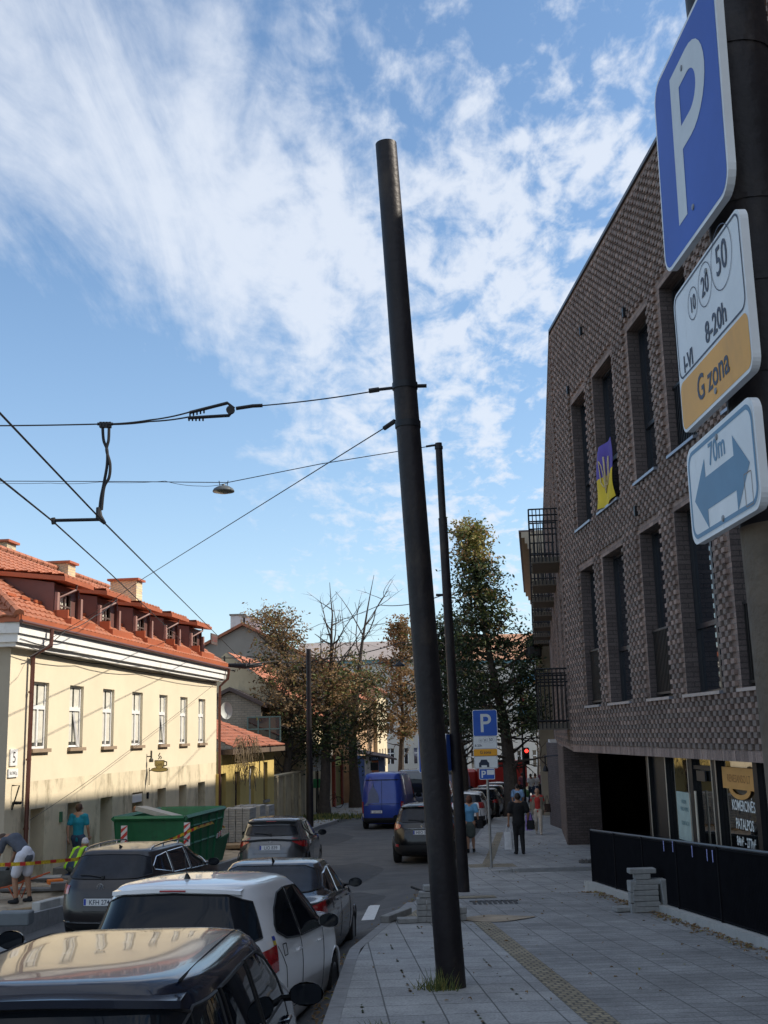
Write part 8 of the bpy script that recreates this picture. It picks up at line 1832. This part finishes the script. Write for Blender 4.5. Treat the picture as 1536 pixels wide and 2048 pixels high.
g = gr(852, 1846); zb = H(g.y); F2 = 'concrete pavers piled behind the big pole'; lb = 'grey concrete paver in the pile left of the big leaning pole'
X0, Y0 = g.x, g.y
for r_ in range(4):
    for k in range(4-(r_ > 2)*2):
        paver((X0-.06+k*.155+random.uniform(-.012, .012), Y0+.1, zb+.045+r_*.088), (.145, .2, .082), random.uniform(-.06, .06), lb, F2)
paver((X0+.08, Y0+.1, zb+.40), (.34, .2, .08), .05, 'topmost long paver of the pile left of the big leaning pole', F2)
paver((X0+.06, Y0+.12, zb+.49), (.16, .2, .08), .1, 'small paver capping the pile left of the big leaning pole', F2)
paver((X0-.28, Y0+.05, zb+.04), (.30, .2, .07), .1, 'low paver lying at the left foot of the pile behind the big pole', F2)
paver((X0-.44, Y0+.5, zb+.05), (.14, .9, .10), .38, 'long kerb piece lying at the road side of the paver pile', F2, Matrix.Rotation(-.42, 3, 'Z'))
gq = gr(931, 1842)
for r_ in range(2): paver((gq.x-.06, gq.y+.1, H(gq.y)+.05+r_*.10), (.16, .2, .095), .08*r_, 'grey paver in the low pile just right of the big leaning pole', F2)
t = MB(); a = gr(840, 1808); t.tube([a+Vector((-.15, .1, .28)), a+Vector((.10, .0, .20))], .02, 5); tag(t.build('tool_handle', MT['black_metal']), 'short black tool handle lying on top of the paver pile', 'tool')
mb = MB()
for i in range(9): c = gr(1161+i*4.2, 1727); mb.rbox((c.x, c.y+.05, PZ(c.x, c.y+.3)+.06), (.07, .06, .09+.03*(i % 2)), .02)
tag(mb.build('rubble', MT['wet_slab']), 'line of small dark rubble pieces on the pavement step by the passage', 'rubble'); bpy.data.objects['rubble'].get('label')
# fallen leaves (stuff) and a grass tuft at the foot of the pole
rnd = random.Random(5); lb = MB()
def leaf(x, y, z, s_):
    a = rnd.uniform(0, 6.28); c_, q = math.cos(a)*s_, math.sin(a)*s_; lb.cur = rnd.choice((2, 2, 3, 3, 4, 2)); t_ = rnd.uniform(0, .03)
    lb.add([(x-c_, y-q, z+.008), (x-q*.5, y+c_*.5, z+.012+t_), (x+c_, y+q, z+.01), (x+q*.5, y-c_*.5, z+.012+t_)], [(0, 1, 2, 3)])
for i in range(900):
    y = rnd.uniform(6, 23); x = XF(y)-.16-abs(rnd.gauss(0, .12)); leaf(x, y, PZ(x, y), rnd.uniform(.02, .045))
for i in range(260):
    y = rnd.uniform(6, 40); x = rnd.uniform(kr(y)+.1, (XF(y) if y < 23 else 6)-.2); leaf(x, y, PZ(x, y), rnd.uniform(.015, .035))
for i in range(500):
    y = rnd.uniform(4, 26); x = kr(y)-.18-abs(rnd.gauss(0, .14)); leaf(x, y, RZ(x, y), rnd.uniform(.02, .045))
for i in range(300):
    y = rnd.uniform(45, 80); x = kl(y)-rnd.uniform(0, 2); leaf(x, y, H(y), rnd.uniform(.04, .09))
kind(lb.build('fallen_leaves', LM), 'stuff')
gb_ = MB()
for (cx_, cy_, n_, h_) in ((.44, 11.78, 90, .22), (.33, 11.9, 40, .12), (-.12, 10.0, 26, .07), (.5, 12.2, 20, .3)):
    for i in range(n_):
        x = cx_+rnd.gauss(0, .07); y = cy_+rnd.gauss(0, .05); z = H(y); hh = h_*rnd.uniform(.3, 1.1); dx, dy = rnd.gauss(0, .05), rnd.gauss(0, .05)
        gb_.cur = 1 if rnd.random() < .7 else 4; gb_.add([(x-.005, y, z), (x+.005, y, z), (x+dx, y+dy, z+hh)], [(0, 1, 2)])
kind(gb_.build('grass', LM), 'stuff')
g2 = MB()
for i in range(700):
    a = gr(650, 1636); x = a.x+rnd.gauss(.2, .9); y = a.y+rnd.gauss(-.3, .8); z = H(y); g2.cur = rnd.choice((1, 1, 4, 0)); g2.add([(x-.03, y, z), (x+.03, y, z), (x+rnd.gauss(0, .06), y, z+rnd.uniform(.08, .3))], [(0, 1, 2)])
kind(g2.build('grass', LM), 'stuff')
# pale graffiti-like pavement joints with weeds
wj = MB()
for i in range(420):
    k = rnd.choice((0, 1, 2)); y = rnd.uniform(9.5, 17.5); x = (.0, .5, -.0)[k]*1-.02+(-.055)*(y-12)+(.5*rnd.choice((0, 1, 2)))-.35
    if x < kr(y)+.1 or x > XT(y): continue
    if mnoise.noise(Vector((x*3, y*1.5, 2))) < .05: continue
    wj.cur = rnd.choice((0, 1, 2)); s_ = rnd.uniform(.008, .022); wj.add([(x-s_, y, H(y)+.004), (x, y-s_*1.6, H(y)+.012), (x+s_, y, H(y)+.004), (x, y+s_*1.6, H(y)+.006)], [(0, 1, 2, 3)])
kind(wj.build('moss', LM), 'stuff')
